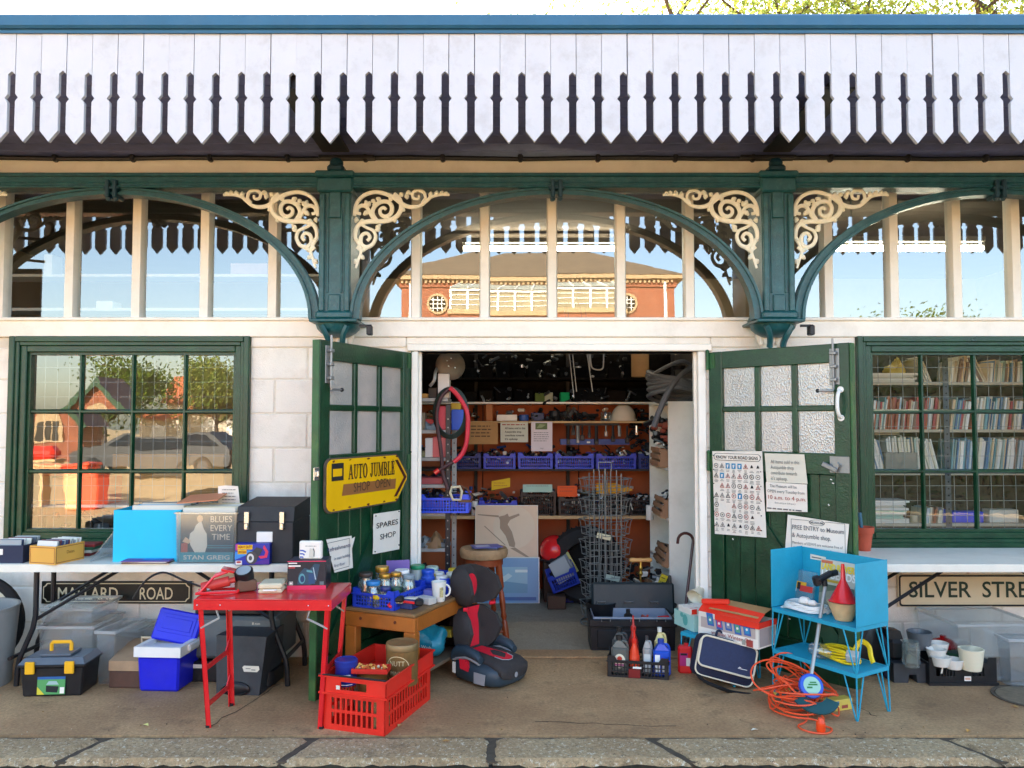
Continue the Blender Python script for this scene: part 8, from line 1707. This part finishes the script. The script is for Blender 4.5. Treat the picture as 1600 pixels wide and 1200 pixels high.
# white unit on the right, with slatted trays
UY = .86; ux = W(1044, 657, UY).x; uz = W(1070, 627, UY).z
t = thing('white_cupboard', 'tall white shelving unit turned sideways at the right of the doorway', 'shelves', (0, UY, 0))
B().bx(ux, ux + .34, 0, .02, 0, uz, .002).obj('end_panel', cream, t); B().bx(ux, ux + .34, .86, .88, 0, uz, .002).obj('end_panel', cream, t); B().bx(ux + .32, ux + .34, .021, .859, 0, uz).obj('back_panel', cream, t)
for z in (.10, .42, .80, 1.20, uz - .02): B().bx(ux + .001, ux + .319, .021, .859, z, z + .018).obj('shelf_board', cream, t)
def slat_tray(label, y, z, tilt, seed, d=.40):
    o = thing('slatted_tray', label, 'tray', (ux - .055, UY + y, z), group='slatted trays in the white unit'); o.rotation_euler = (0, rad(tilt), 0)
    for k in range(3): B().bx(0, .012, 0, d, .012 + k * .055, .047 + k * .055, .002).obj('slat', M('old tray wood', '#9a7458', .7, .2, 8), o)
    for yy in (0, d - .012): B().bx(.0125, .30, yy, yy + .012, .005, .15, .002).obj('end_board', M('old tray wood', '#9a7458', .7, .2, 8), o)
    B().bx(.0125, .30, .0125, d - .0125, 0, .008).obj('base', pine, o); jumble('car_parts', o, dks, .03, .26, .04, d - .05, .06, .2, 45, seed, .02, .06)
slat_tray('upper slatted wooden tray full of black parts in the white unit', .15, 1.22, 4, 61); slat_tray('middle slatted wooden tray of dark fittings in the white unit', .10, .82, 12, 62); slat_tray('lower slatted wooden tray full of clutter in the white unit', .05, .44, 16, 63)
jumble('cables', t, [black, iron, clr('#8a4030'), clr('#5a6a70')], ux - .04, ux + .25, .15, .7, 1.40, 1.60, 60, 64, .03, .09)
c = W(1055, 604, .80); t = thing('hose_coil', 'heavy coil of grey rubber hose on top of the white unit', 'hose', (c.x + .02, .95, uz + .02)); gm = M('grey rubber hose', '#5c6066', .55, .15, 12, .1)
for k in range(6):
    r0 = random.Random(70 + k); b = B(); b.tube([(.20 * math.cos(a) + r0.uniform(-.01, .01), .18 * math.sin(a), .03 + .027 * k + .05 * math.sin(a + .4 * k) * (-1) + .01 * math.sin(3 * a)) for a in [2 * PI * i / 30 for i in range(30)]], .019, 8, closed=True); b.obj('loop', gm, t)
b = B(); b.tube(spline([(.15, -.10, .26), (.02, -.17, .18), (-.08, -.20, .06), (-.16, -.22, -.10), (-.20, -.20, -.22)]), .024, 8); b.tube(spline([(.18, .0, .24), (.05, -.1, .30), (-.1, -.05, .24), (-.22, .0, .16)]), .015, 8); b.obj('loose_end', gm, t); B().lathe([(.05, 0), (.06, .03), (.03, .05), (.0, .05)], (.05, .05, .24), 14).obj('fitting', iron, t)
lump('jug', 'white enamel jug standing in the white unit', 'jug', 1010, 1022, 749, 772, whitep, Y=1.45, kind='can', z=z2)
t = thing('wood_clamp', 'pale wooden handled corkscrew shaped tool standing behind the tool chest', 'tool', W(1001, 875, .62)); B().lathe([(.012, -.085), (.018, -.07), (.014, -.02), (.017, 0), (.014, .02), (.018, .07), (.012, .085)], (0, 0, 0), 14, Matrix.Rotation(PI / 2, 4, 'Y')).obj('handle', M('pale turned wood', '#c8965a', .5, .12, 10), t); b = B(); b.lathe([(.008, -.12), (.018, -.10), (.009, -.08), (.016, -.06), (.008, -.04), (.008, 0)], (0, 0, 0), 12); b.cyl((0, 0, -.12), (0, 0, -W(1001, 875, .62).z), .006, n=8); b.obj('shaft', brass, t)
q = W(1022, 905, .66); o = B().bx(0, .055, 0, .004, 0, .20).obj('price_card', clr('#c8b428', .6), None, (q.x - .02, .66, .25)); o.rotation_euler = (0, rad(24), .1); tag(o, 'tilted yellow price card beside the wooden handled tool', 'card'); bars(5, ink, o, .008, .05, .17, .03, .006, -.001, 'handwriting', seed=2)
jumble('floor_clutter', bpy.data.objects['white_cupboard'], dks + [clr('#6a4a30')], .98, 1.24, -.15, .55, .02, .42, 90, 71, .03, .08)
# ================================================================ right room: books and records seen through the window
def XB(px, Y): return W(px, 657, Y).x
BYY = .42
t = thing('book_shelves', 'grey slotted steel shelves of books behind the right window', 'shelves', (0, BYY, 0)); bz = [W(1500, y, BYY).z for y in (818, 738, 671, 597)]
for z in bz: B().bx(2.30, 4.1, 0, .30, z - .022, z, .003).obj('shelf_board', M('cream steel shelf', '#b9ad98', .6, .08, 8), t)
for x in (XB(1482, BYY - .02), 4.08):
    b = B(); b.bx(x - .03, x + .012, -.012, -.008, .0, 2.3); b.obj('post', M('blue grey steel post', '#56585e', .5, .1, 10, metal=.4), t); h_ = B(); z = .6
    while z < 2.2: h_.cyl((x - .008, -.0125, z), (x - .008, -.014, z), .007, n=8); z += .05
    h_.obj('holes', iron, t, kind='stuff')
B().bx(2.30, 4.1, .302, .31, 0, 2.3).obj('back_panel', M('dark brown board', '#40342c', .8, .1, 5), t, smooth=False)
bcols = ['#e0dbd0', '#cfc8b8', '#b8c4c8', '#7aa8b0', '#d8d0b8', '#a85a3c', '#8a6a58', '#e4e0d8', '#5a7a9a', '#c8b49a', '#b04a4a', '#9ab0a8', '#d8b890', '#3a5a7a']
bmes = [B().bx(0, 1, 0, .20, 0, 1).mesh('book', clr(c, .5)) for c in bcols]
bnm = ['ivory', 'stone', 'pale blue grey', 'aqua', 'cream', 'terracotta', 'brown', 'white', 'mid blue', 'tan', 'red', 'sage', 'peach', 'navy']
pal = {0: ('white', [0, 1, 7, 4]), 1: ('red or orange', [5, 10]), 2: ('blue or teal', [2, 3, 8, 13, 11]), 3: ('tan', [9, 6, 12])}
rb = random.Random(77)
def bookrow(z, x0, x1, hmin, hmax, where, prefs, lean):
    x = x0
    while x < x1:
        w_ = rb.uniform(.007, .019); h_ = rb.uniform(hmin, hmax); g_ = rb.choices(range(4), prefs)[0]; nm, ii = pal[g_]
        bi = rb.choice(ii); nm = bnm[bi]; o = place('book', bmes[bi], None, (x, BYY + rb.uniform(.0, .025), z + .001)); o.scale = (w_, 1, h_); a_ = lean + rb.uniform(-1.2, 1.2); o.rotation_euler = (0, rad(a_), 0)
        tag(o, '%s spine in the %s' % (nm, where), 'book', 'books behind the right window'); x += w_ / math.cos(rad(a_)) + .002
    return
px2x = lambda p: XB(p, BYY)
pst0, pst1 = px2x(1474), px2x(1486)
bookrow(bz[2], px2x(1361), pst0 - .04, .20, .25, 'upper row left of the slotted post', (3, 4, 2, 2), 7); bookrow(bz[2], pst1, px2x(1512), .20, .24, 'upper row just right of the slotted post', (3, 2, 2, 2), 10); bookrow(bz[2], px2x(1518), px2x(1602) + .05, .20, .25, 'upper row at the right of the window', (4, .3, 5, 1), 8)
bookrow(bz[1], px2x(1366), px2x(1386), .22, .26, 'lower row at the far left', (6, 0, 1, 1), -14); bookrow(bz[1], px2x(1390), px2x(1436), .24, .27, 'lower row above the grey box', (6, 0, 1, 1), -4); bookrow(bz[1], px2x(1448), pst0 - .03, .22, .25, 'lower row leaning against the slotted post', (6, 0, 1, 2), -14); bookrow(bz[1], pst1, px2x(1515), .23, .26, 'lower row just right of the slotted post', (3, 1, 5, 1), 6); bookrow(bz[1], px2x(1524), px2x(1602) + .05, .23, .26, 'lower row at the right of the window', (4, .6, 4, 3), 8)
bookrow(bz[3], px2x(1447), px2x(1460), .16, .20, 'top shelf leaning at the left', (4, 0, 1, 1), -22); bookrow(bz[3], px2x(1488), px2x(1520), .15, .20, 'top shelf in the middle', (5, 0, 0, 3), 10); bookrow(bz[3], px2x(1362) + .02, px2x(1440), .10, .13, 'top shelf above the flat pile', (4, 1, 2, 3), 4) if 0 else None
bookrow(bz[0], px2x(1440), px2x(1474) - .02, .09, .12, 'bottom shelf left of the slotted post', (3, 1, 2, 3), 8)
bookrow(bz[3], px2x(1545), px2x(1602) + .05, .13, .17, 'top shelf in the right hand pane', (4, 1, 2, 3), 6)
bookrow(bz[3], px2x(1527), px2x(1542), .18, .22, 'top shelf leaning at the right', (5, 0, 0, 2), -26)
def pile(x, z, n, w_, where, cols):
    for k in range(n):
        ck = rb.choice(cols); cn = {'#d8d4c8': 'pale grey', '#9ac0b0': 'green', '#c8c0b0': 'stone', '#e4e0d8': 'white', '#c8c8c0': 'grey', '#a89070': 'tan', '#8a7050': 'brown'}[ck]; h_ = rb.uniform(.008, .018); o = B().bx(0, w_ + rb.uniform(-.02, .02), 0, .20, 0, h_, .001).obj('book', clr(ck, .5), None, (x + rb.uniform(-.01, .01), BYY + rb.uniform(0, .03), z + .001), rb.uniform(-.05, .05)); tag(o, '%s magazine in the %s of the pile %s' % (cn, 'bottom' if k < n // 3 else ('middle' if k < 2 * n // 3 else 'top'), where), 'magazine', 'magazines piled behind the right window'); z += h_ + .0006
pile(px2x(1364), bz[0], 11, .24, 'at the lower left', ['#d8d4c8', '#9ac0b0', '#c8c0b0', '#e4e0d8']); pile(px2x(1360), bz[3], 5, .36, 'on the top shelf at the left', ['#d8d4c8', '#c8c0b0', '#e4e0d8']); pile(px2x(1362), bz[1] + .272, 2, .22, 'lying on the lower row', ['#a89070', '#8a7050'])
for px0, px1, py0, py1, c_, la, k in ((1384, 1434, 706, 737, '#8a8478', 'grey box with pale labels in front of the lower row', 'box'), (1449, 1478, 790, 811, '#1a48c0', 'bright blue tray on the bottom shelf left of the post', 'box'), (1488, 1537, 797, 814, '#1c40d0', 'bright blue tray on the bottom shelf right of the post', 'box'), (1546, 1591, 777, 797, '#d0ccc0', 'white cardboard box on the bottom shelf', 'box'), (1425, 1436, 795, 806, '#b8ac90', 'small cream pot on the bottom shelf', 'can'), (1390, 1420, 545, 570, '#c8b050', 'yellow bag on the top shelf behind the right window', 'dome')):
    z_ = bz[0] if py0 > 760 else (bz[1] if py0 > 650 else bz[3] + .07)
    lump('box', la, 'box', px0, px1, py0, py1, clr(c_, .5), Y=BYY - .01 if k == 'box' and py0 < 760 and py0 > 650 else BYY + .04, d=.10, z=z_, kind=k)
# left room: a shelf with orange tubs and dark odds seen through the left window
t = thing('window_shelf', 'long white shelf board behind the left window', 'shelf', (-2.6, .38, 0)); zl = W(200, 789, .38).z; B().bx(-.95, .95, 0, .34, zl - .02, zl, .003).obj('shelf_board', whitep, t)
for x in (-.9, .9): B().bx(x - .02, x + .02, .1, .14, 0, zl - .021).obj('leg', iron, t)
tag(B().bx(0, .23, 0, .2, 0, .19, .008).obj('orange_box', clr('#f09a60', .6), None, (W(74, 789, .40).x, .44, zl + .001)), 'pale orange box on the shelf behind the left window', 'box'); tag(B().bx(0, .21, 0, .2, 0, .20, .008).obj('orange_box', clr('#e8502c', .6), None, (W(123, 789, .40).x, .42, zl + .001)), 'orange red box on the shelf behind the left window', 'box')
b = B(); b.bx(0, .28, 0, .18, .0, .09, .03); tag(b.obj('red_case', clr('#e03a28', .5), None, (W(46, 722, .44).x, .50, zl + .2)), 'bright red bag resting above the pale orange box behind the left window', 'bag'); tag(B().bx(0, .3, 0, .18, 0, .195, .01).obj('tan_box', card, None, (W(46, 722, .44).x - .02, .62, zl + .001)), 'tan carton under the red bag behind the left window', 'carton')
tag(B().bx(0, .85, .0, .02, 0, .36, .004).obj('tan_board', M('tan plywood', '#b98a52', .7, .12, 4), None, (W(172, 789, .6).x, .62, zl + .001)), 'long tan board standing on the shelf behind the left window', 'board')
jumble('dark_odds', t, [black, iron, chip, steel], -.85, .8, .05, .3, zl - .35, zl - .05, 60, 55, .04, .12)
B().bx(-.95, .95, .0, .34, zl - .40, zl - .38).obj('shelf_board', darkroom, t)
# ================================================================ trees and the other side of the yard
leafA = M('yellow green leaf', '#7d8a24', .5, .35, 3, spec=.3); leafB = M('olive green leaf', '#4e6224', .5, .3, 3, spec=.3); bark = M('bark', '#4a3c30', .9, .25, 10, .5, 30)
def leafy(nm, col, tr):
    m = bpy.data.materials.new(nm); m.use_nodes = True; nt = m.node_tree; N = nt.nodes; L = nt.links; N.remove(N['Principled BSDF']); o = N['Material Output']
    g = N.new('ShaderNodeNewGeometry'); mx = N.new('ShaderNodeMix'); mx.data_type = 'RGBA'; L.new(g.outputs['Random Per Island'], mx.inputs['Factor']); c = rgb(col); c2 = rgb(tr)
    mx.inputs['A'].default_value = (*c, 1); mx.inputs['B'].default_value = (*c2, 1)
    d = N.new('ShaderNodeBsdfDiffuse'); t = N.new('ShaderNodeBsdfTranslucent'); L.new(mx.outputs['Result'], d.inputs[0]); L.new(mx.outputs['Result'], t.inputs[0])
    x = N.new('ShaderNodeMixShader'); x.inputs[0].default_value = .45; L.new(d.outputs[0], x.inputs[1]); L.new(t.outputs[0], x.inputs[2]); L.new(x.outputs[0], o.inputs['Surface']); return m
lfA = leafy('autumn leaves', '#738a42', '#98984e'); lfB = leafy('green leaves', '#47622a', '#7a8a34')
def tree(label, x, y, h, cr, base, nleaf, mat, seed, ls=.16, group=None):
    r = random.Random(seed); t = thing('tree', label, 'tree', (x, y, -.14), group=group); b = B(); tips = []
    def limb(p, d, L, rad_, lev):
        pts = [p]; q = p
        for i in range(4):
            d = (d + Vector((r.uniform(-.2, .2), r.uniform(-.2, .2), r.uniform(-.05, .15)))).normalized(); q = q + d * L / 4; pts.append(q)
        b.tube(pts, [rad_ * (1 - .13 * i) for i in range(5)], 6)
        if lev >= 3: tips.append(q); return
        if lev >= 1: tips.append(pts[3])
        for k in range(3 if lev else 6):
            a = r.uniform(0, 2 * PI); e = Vector((math.cos(a), math.sin(a), r.uniform(.1, .9))).normalized(); limb(pts[r.randrange(2, 5)], (d * .45 + e).normalized(), L * r.uniform(.5, .72), rad_ * .52, lev + 1)
    limb(Vector((0, 0, 0)), Vector((0, 0, 1)), base, h * .022, 0); b.obj('trunk', bark, t)
    vs = []; fs = []
    for i in range(nleaf):
        c = tips[r.randrange(len(tips))]; u = Vector((r.gauss(0, 1), r.gauss(0, 1), r.gauss(0, .8))) * cr * .17; c = c + u
        a = Vector((r.uniform(-1, 1), r.uniform(-1, 1), r.uniform(-1, 1))).normalized(); e = a.orthogonal().normalized(); f = a.cross(e); s = ls * r.uniform(.5, 1.2); o = len(vs)
        vs += [c - e * s, c + f * s * .5, c + e * s, c - f * s * .5]; fs.append((o, o + 1, o + 2, o + 3))
    me = bpy.data.meshes.new('crown'); me.from_pydata([tuple(v) for v in vs], [], fs); me.materials.append(mat); place('crown', me, t)
    return t
tree('tall yellow green tree showing over the roof at the upper right', 6.4, 15.5, 14, 5.4, 7.6, 34000, lfA, 4, .075, 'trees behind the shop')
tree('tall tree with bare limbs over the roof at the far right corner', 13.2, 16.0, 15, 5.4, 7.8, 34000, lfA, 9, .075, 'trees behind the shop')
tree('broad green tree reflected at the left of the left window', -24, -44, 8, 3.6, 3.4, 9000, lfB, 12, .13, 'trees across the yard')
tree('yellow green tree reflected in the middle of the left window', -20, -47, 8, 4, 3.6, 10000, lfA, 15, .13, 'trees across the yard')
tree('dark round tree reflected at the right of the left window', -15.5, -49, 7, 3.2, 2.6, 7000, lfB, 18, .13, 'trees across the yard')
tree('bushy green tree reflected in the upper right windows', 21.5, -36, 9, 3.4, 4.0, 9000, lfB, 22, .12, 'trees across the yard')
# brick engine house reflected in the arched lights
def brickmat():
    m = bpy.data.materials.new('red brickwork'); m.use_nodes = True; nt = m.node_tree; N = nt.nodes; L = nt.links; p = N['Principled BSDF']; p.inputs['Roughness'].default_value = .9
    tc = N.new('ShaderNodeTexCoord'); mp = N.new('ShaderNodeMapping'); mp.inputs['Rotation'].default_value = (PI / 2, 0, 0); L.new(tc.outputs['Object'], mp.inputs[0]); br = N.new('ShaderNodeTexBrick'); br.inputs['Scale'].default_value = 4.0; br.inputs['Color1'].default_value = (*rgb('#8e4c30'), 1); br.inputs['Color2'].default_value = (*rgb('#783e28'), 1); br.inputs['Mortar'].default_value = (*rgb('#9a8068'), 1); br.inputs['Mortar Size'].default_value = .012
    L.new(mp.outputs[0], br.inputs['Vector']); L.new(br.outputs['Color'], p.inputs['Base Color']); return m
brick = brickmat(); tan = M('sandstone trim', '#a38a68', .8, .1, 4); slate = M('brown slate roof', '#75654f', .8, .15, 3)
EY = -36.0; ES = (5.45 - EY) / FPX
def EX(px): return (px - 800) * ES
def EZ(py): return 1.6 + (657 - py) * ES
e0, e1 = EX(622), EX(1043); ez = EZ(432)
t = thing('engine_house', 'red brick hall with hipped roof and glazed bay reflected over the doorway', 'building', ((e0 + e1) / 2, EY, -.14)); hw = (e1 - e0) / 2; ezl = ez + .14
B().bx(-hw, hw, -9, 0, 0, ezl - .5).obj('wall', brick, t, smooth=False)
B().bx(-hw - .1, hw + .1, -9.1, .12, ezl - .49, ezl - .12).obj('frieze', brick, t, smooth=False)
c = B(); c.bx(-hw - .45, hw + .45, -9.4, .45, ezl - .12, ezl + .10); n = 60
for k in range(n): c.bx(-hw + 2 * hw * k / n, -hw + 2 * hw * k / n + .12, .12, .3, ezl - .30, ezl - .121)
c.obj('cornice', tan, t, smooth=False)
rh = EZ(388) + .14 + .9
r_ = B(); a_ = 4.6; r_.add([(-hw - .5, .5, ezl + .1), (hw + .5, .5, ezl + .1), (hw + .5, -9.4, ezl + .1), (-hw - .5, -9.4, ezl + .1), (-hw + a_, -4.4, rh), (hw - a_, -4.4, rh)], [(0, 1, 5, 4), (1, 2, 5), (2, 3, 4, 5), (3, 0, 4)]); r_.obj('roof', slate, t, smooth=False)
for s_ in (-1, 1): B().cyl((s_ * (hw - .5), .12, 0), (s_ * (hw - .5), .12, ezl - .15), .09, n=8).obj('downpipe', whitep, t)
for s_ in (-1, 1):
    px = EX(705) - (e0 + e1) / 2 if s_ < 0 else EX(968) - (e0 + e1) / 2; zc_ = EZ(473) + .14; T = Matrix.Rotation(-PI / 2, 4, 'X')
    o = B().lathe([(.56, 0), (.56, .12), (.44, .12), (.44, 0)], (px, .0, zc_), 28, T).obj('round_window', tan, t); B().lathe([(.44, .03), (0, .03)], (px, 0, zc_), 28, T).obj('pane', M('dull window glass', '#6a6452', .2, .1, 4), o); b = B()
    for k in (-.22, 0, .22): b.bx(px + k - .02, px + k + .02, .04, .08, zc_ - .4, zc_ + .4); b.bx(px - .4, px + .4, .041, .079, zc_ + k - .02, zc_ + k + .02)
    b.obj('glazing_bars', whitep, o, smooth=False)
bx0, bx1 = EX(728) - (e0 + e1) / 2, EX(958) - (e0 + e1) / 2; bz0, bz1, bz2 = EZ(488) + .14, EZ(458) + .14, EZ(440) + .14
ob = B().bx(bx0, bx1, .01, 1.6, 0, bz0 - .25).obj('bay', brick, t, smooth=False); B().bx(bx0 - .15, bx1 + .15, .01, 1.75, bz0 - .249, bz0, .02).obj('bay_sill', tan, ob)
gl_ = M('khaki bay glass', '#857c62', .15, .15, 2); B().bx(bx0 + .05, bx1 - .05, .01, 1.5, bz0, bz1).obj('bay_glass', gl_, ob, smooth=False)  # even opaque khaki for the bay panes
b = B(); n = 9
for k in range(n + 1): x = bx0 + (bx1 - bx0) * k / n; b.bx(x - .05, x + .05, 1.501, 1.6, bz0, bz1)
for k in range(1, 4): z = bz0 + (bz1 - bz0) * k / 4; b.bx(bx0, bx1, 1.502, 1.55, z - .015, z + .015)
b.bx(bx0, bx1, 1.501, 1.62, bz1 - .06, bz1 + .06); b.obj('bay_frame', whitep, ob, smooth=False)
b = B(); b.add([(bx0, 1.7, bz1 + .07), (bx1, 1.7, bz1 + .07), (bx1 - .5, .05, bz2), (bx0 + .5, .05, bz2)], [(0, 1, 2, 3)]); b.obj('bay_roof', M('pale roof glass', '#a8b4ae', .25, .1, 2), ob, smooth=False); b = B()
for k in range(n + 1): u_ = k / n; b.tube([(bx0 + (bx1 - bx0) * u_, 1.71, bz1 + .09), (bx0 + .5 + (bx1 - bx0 - 1) * u_, .06, bz2 + .03)], .04, 4)
b.obj('bay_roof_bars', whitep, ob, smooth=False)
# little gabled lodge and tiled cottage reflected in the left window
def RX(px, D): return (px - 800) * D / FPX
def RZ(py, D): return 1.6 + (657 - py) * D / FPX
D = 40.0; gy_ = 5.45 - D + .0; t = thing('brick_lodge', 'small orange brick lodge with green gable boards reflected in the left window', 'building', (RX(108, D), gy_, -.14)); gw = 1.75; ev = RZ(650, D) + .14; pk_ = RZ(592, D) + .14
B().prism([(-gw, 0), (gw, 0), (gw, ev), (0, pk_), (-gw, ev)], -2, 0).obj('wall', brick, t, smooth=False)
b = B()
for s_ in (-1, 1): b.add([(s_ * (gw + .35), .35, ev - .3), (0, .35, pk_ + .15), (0, -2.2, pk_ + .15), (s_ * (gw + .35), -2.2, ev - .3)], [(0, 1, 2, 3)])
b.obj('roof', M('plum slate', '#5a484a', .7, .1, 4), t, smooth=False); b = B()
for s_ in (-1, 1): b.add([(s_ * (gw + .35), .36, ev - .3), (0, .36, pk_ + .15), (0, .36, pk_ - .25), (s_ * (gw + .1), .36, ev - .5), (s_ * (gw + .35), .30, ev - .3), (0, .30, pk_ + .15), (0, .30, pk_ - .25), (s_ * (gw + .1), .30, ev - .5)], [(0, 1, 2, 3), (4, 5, 6, 7), (0, 3, 7, 4), (3, 2, 6, 7)])
b.obj('bargeboard', green, t, smooth=False); o = B().prism([(-.75, .9), (.75, .9), (.75, ev - .1), (.5, ev + .4), (0, ev + .65), (-.5, ev + .4), (-.75, ev - .1)], 0.001, .06).obj('window', tan, t, smooth=False); b = B()
for k in range(3): b.bx(-.6 + k * .42, -.26 + k * .42, .061, .07, 1.0, ev)
b.obj('pane', M('dark lodge glass', '#2c2a28', .15), o, smooth=False)
D = 55.0; t = thing('tiled_cottage', 'low cottage with an orange tiled roof reflected at the right of the left window', 'building', (RX(318, D), 5.45 - D, -.14)); B().bx(-3.2, 3.2, -4, 0, 0, 2.6).obj('wall', M('cream render', '#cdbfa8', .8, .1, 3), t, smooth=False); b = B(); b.add([(-3.5, .4, 2.5), (3.5, .4, 2.5), (3.5, -2, 4.5), (-3.5, -2, 4.5), (3.5, -4.4, 2.5), (-3.5, -4.4, 2.5)], [(0, 1, 2, 3), (3, 2, 4, 5)]); b.obj('roof', M('orange tiles', '#b4623a', .8, .15, 6), t, smooth=False)
for k in range(3): B().bx(-2.4 + k * 1.9, -1.4 + k * 1.9, .001, .05, 1.0, 2.1).obj('window', whitep, t, smooth=False)
# parked dark car in the yard
D = 27.0; cy = 5.45 - D; t = thing('parked_car', 'dark parked estate car reflected in the left window', 'car', (RX(262, D), cy, -.139)); pr = [(-2.3, .35), (-2.3, .85), (-2.1, .95), (-1.2, 1.02), (-.6, 1.45), (1.6, 1.48), (2.15, 1.0), (2.25, .9), (2.25, .35)]; cm = M('dark blue car paint', '#07080a', .45, .05, 5)
vs = [(x, -.85, z) for x, z in pr] + [(x, .0, z) for x, z in pr] + [(x, .85, z) for x, z in pr]; vs = [(x, y * (.82 if z > 1.2 else 1), z) for x, y, z in vs]; n = len(pr); fs = [list(range(n)), list(range(2 * n, 3 * n))] + [[k * n + i, k * n + (i + 1) % n, (k + 1) * n + (i + 1) % n, (k + 1) * n + i] for k in range(2) for i in range(n)]
B().add(vs, fs).obj('body', cm, t, ang=40)
for s_ in (-1, 1): B().poly([(x, s_ * y, z) for x, y, z in ((-1.0, .87, 1.04), (-.55, .72, 1.40), (1.5, .72, 1.42), (1.9, .87, 1.04))]).obj('window', M('car glass', '#0c1014', .08), t, smooth=False)
for x in (-1.45, 1.4):
    for s_ in (-1, 1): w_ = B().lathe([(.0, -.1), (.31, -.1), (.33, -.07), (.33, .07), (.31, .1), (0, .1)], (x, s_ * .78, .33), 24, Matrix.Rotation(PI / 2, 4, 'X')).obj('wheel', tyre, t); B().lathe([(.0, -.105), (.2, -.105), (.2, .105), (0, .105)], (x, s_ * .78, .33), 18, Matrix.Rotation(PI / 2, 4, 'X')).obj('rim', chip, w_)
# board hung from a curled bracket under the canopy beyond the left edge
hx_, hz_ = -4.15, W(57, 413, 1.0).z
t = thing('hanging_sign', 'dark hanging board on a curled iron bracket reflected in the leftmost upper pane', 'sign', (hx_, -1.0, 2.88)); B().bx(-.55, .28, -.015, .015, -.47, -.03, .004).obj('board', M('dark sign board', '#3a3c40', .6, .1, 5), t); b = B(); b.tube([(-.6, 0, .12), (.3, 0, .03)], .012, 6); b.tube(spline([(-.6, 0, .30), (.2, 0, .22), (.33, 0, .24), (.36, 0, .33), (.30, 0, .36)]), .014, 6); b.cyl((-.05, 0, .08), (-.02, 0, .24), .006, n=6); b.cyl((-.6, 0, .3), (-.6, 0, .54), .015, n=6); b.obj('bracket', iron, t)

# bright bins in the sun across the yard, reflected in the left window
for k, (px0, px1, top, c_, la) in enumerate(((72, 118, 716, '#f0a878', 'peach plastic bin across the yard, left of the pair reflected in the window'), (121, 162, 712, '#ea5836', 'orange red plastic bin across the yard, right of the pair reflected in the window'))):
    D = 15.6; x0 = RX(px0, D); w_ = RX(px1, D) - x0; t = thing('plastic_bin', la, 'bin', (x0 + w_ / 2, 5.45 - D, -.139), group='bins across the yard'); B().box((0, -.25, .46), (w_, .5, .92), .03, taper=.86).obj('body', clr(c_, .5), t); B().bx(-w_ / 2 - .02, w_ / 2 + .02, -.53, .02, .921, .98, .02).obj('lid', clr(c_, .5), t)
tag(B().box((0, 0, .0), (.95, .4, .26), .10).obj('red_cover', clr('#e03020', .5), None, (RX(80, 16.4), -10.95, 1.03)), 'bright red cover on a trestle behind the peach bin across the yard', 'cover'); t = thing('trestle', 'plain timber trestle carrying the red cover across the yard', 'trestle', (RX(80, 16.4), -10.95, -.139)); B().bx(-.5, .5, -.2, .2, 1.0, 1.035).obj('top', pine, t)
for sx in (-.45, .45): B().bx(sx - .03, sx + .03, -.15, .15, 0, .999).obj('leg', pine, t)
# leafy block added across the yard to darken the right window's reflection
t = thing('added_hedge', 'added dark leafy block across the yard darkening the right window reflection', 'added_hedge', (11.0, -10.2, -.139)); B().bx(-5, 5, -.5, .5, 0, 3.2).obj('inner_growth', M('dark hedge shade', '#1c2416', .9, .2, 6), t, smooth=False)
r = random.Random(31); vs = []; fs = []
for i in range(14000):
    k = r.random(); c = Vector((r.uniform(-5, 5), r.choice((.5, -.5)) + r.gauss(0, .07), r.uniform(0, 3.25))) if k < .8 else Vector((r.uniform(-5, 5), r.uniform(-.5, .5), 3.2 + r.gauss(0, .06)))
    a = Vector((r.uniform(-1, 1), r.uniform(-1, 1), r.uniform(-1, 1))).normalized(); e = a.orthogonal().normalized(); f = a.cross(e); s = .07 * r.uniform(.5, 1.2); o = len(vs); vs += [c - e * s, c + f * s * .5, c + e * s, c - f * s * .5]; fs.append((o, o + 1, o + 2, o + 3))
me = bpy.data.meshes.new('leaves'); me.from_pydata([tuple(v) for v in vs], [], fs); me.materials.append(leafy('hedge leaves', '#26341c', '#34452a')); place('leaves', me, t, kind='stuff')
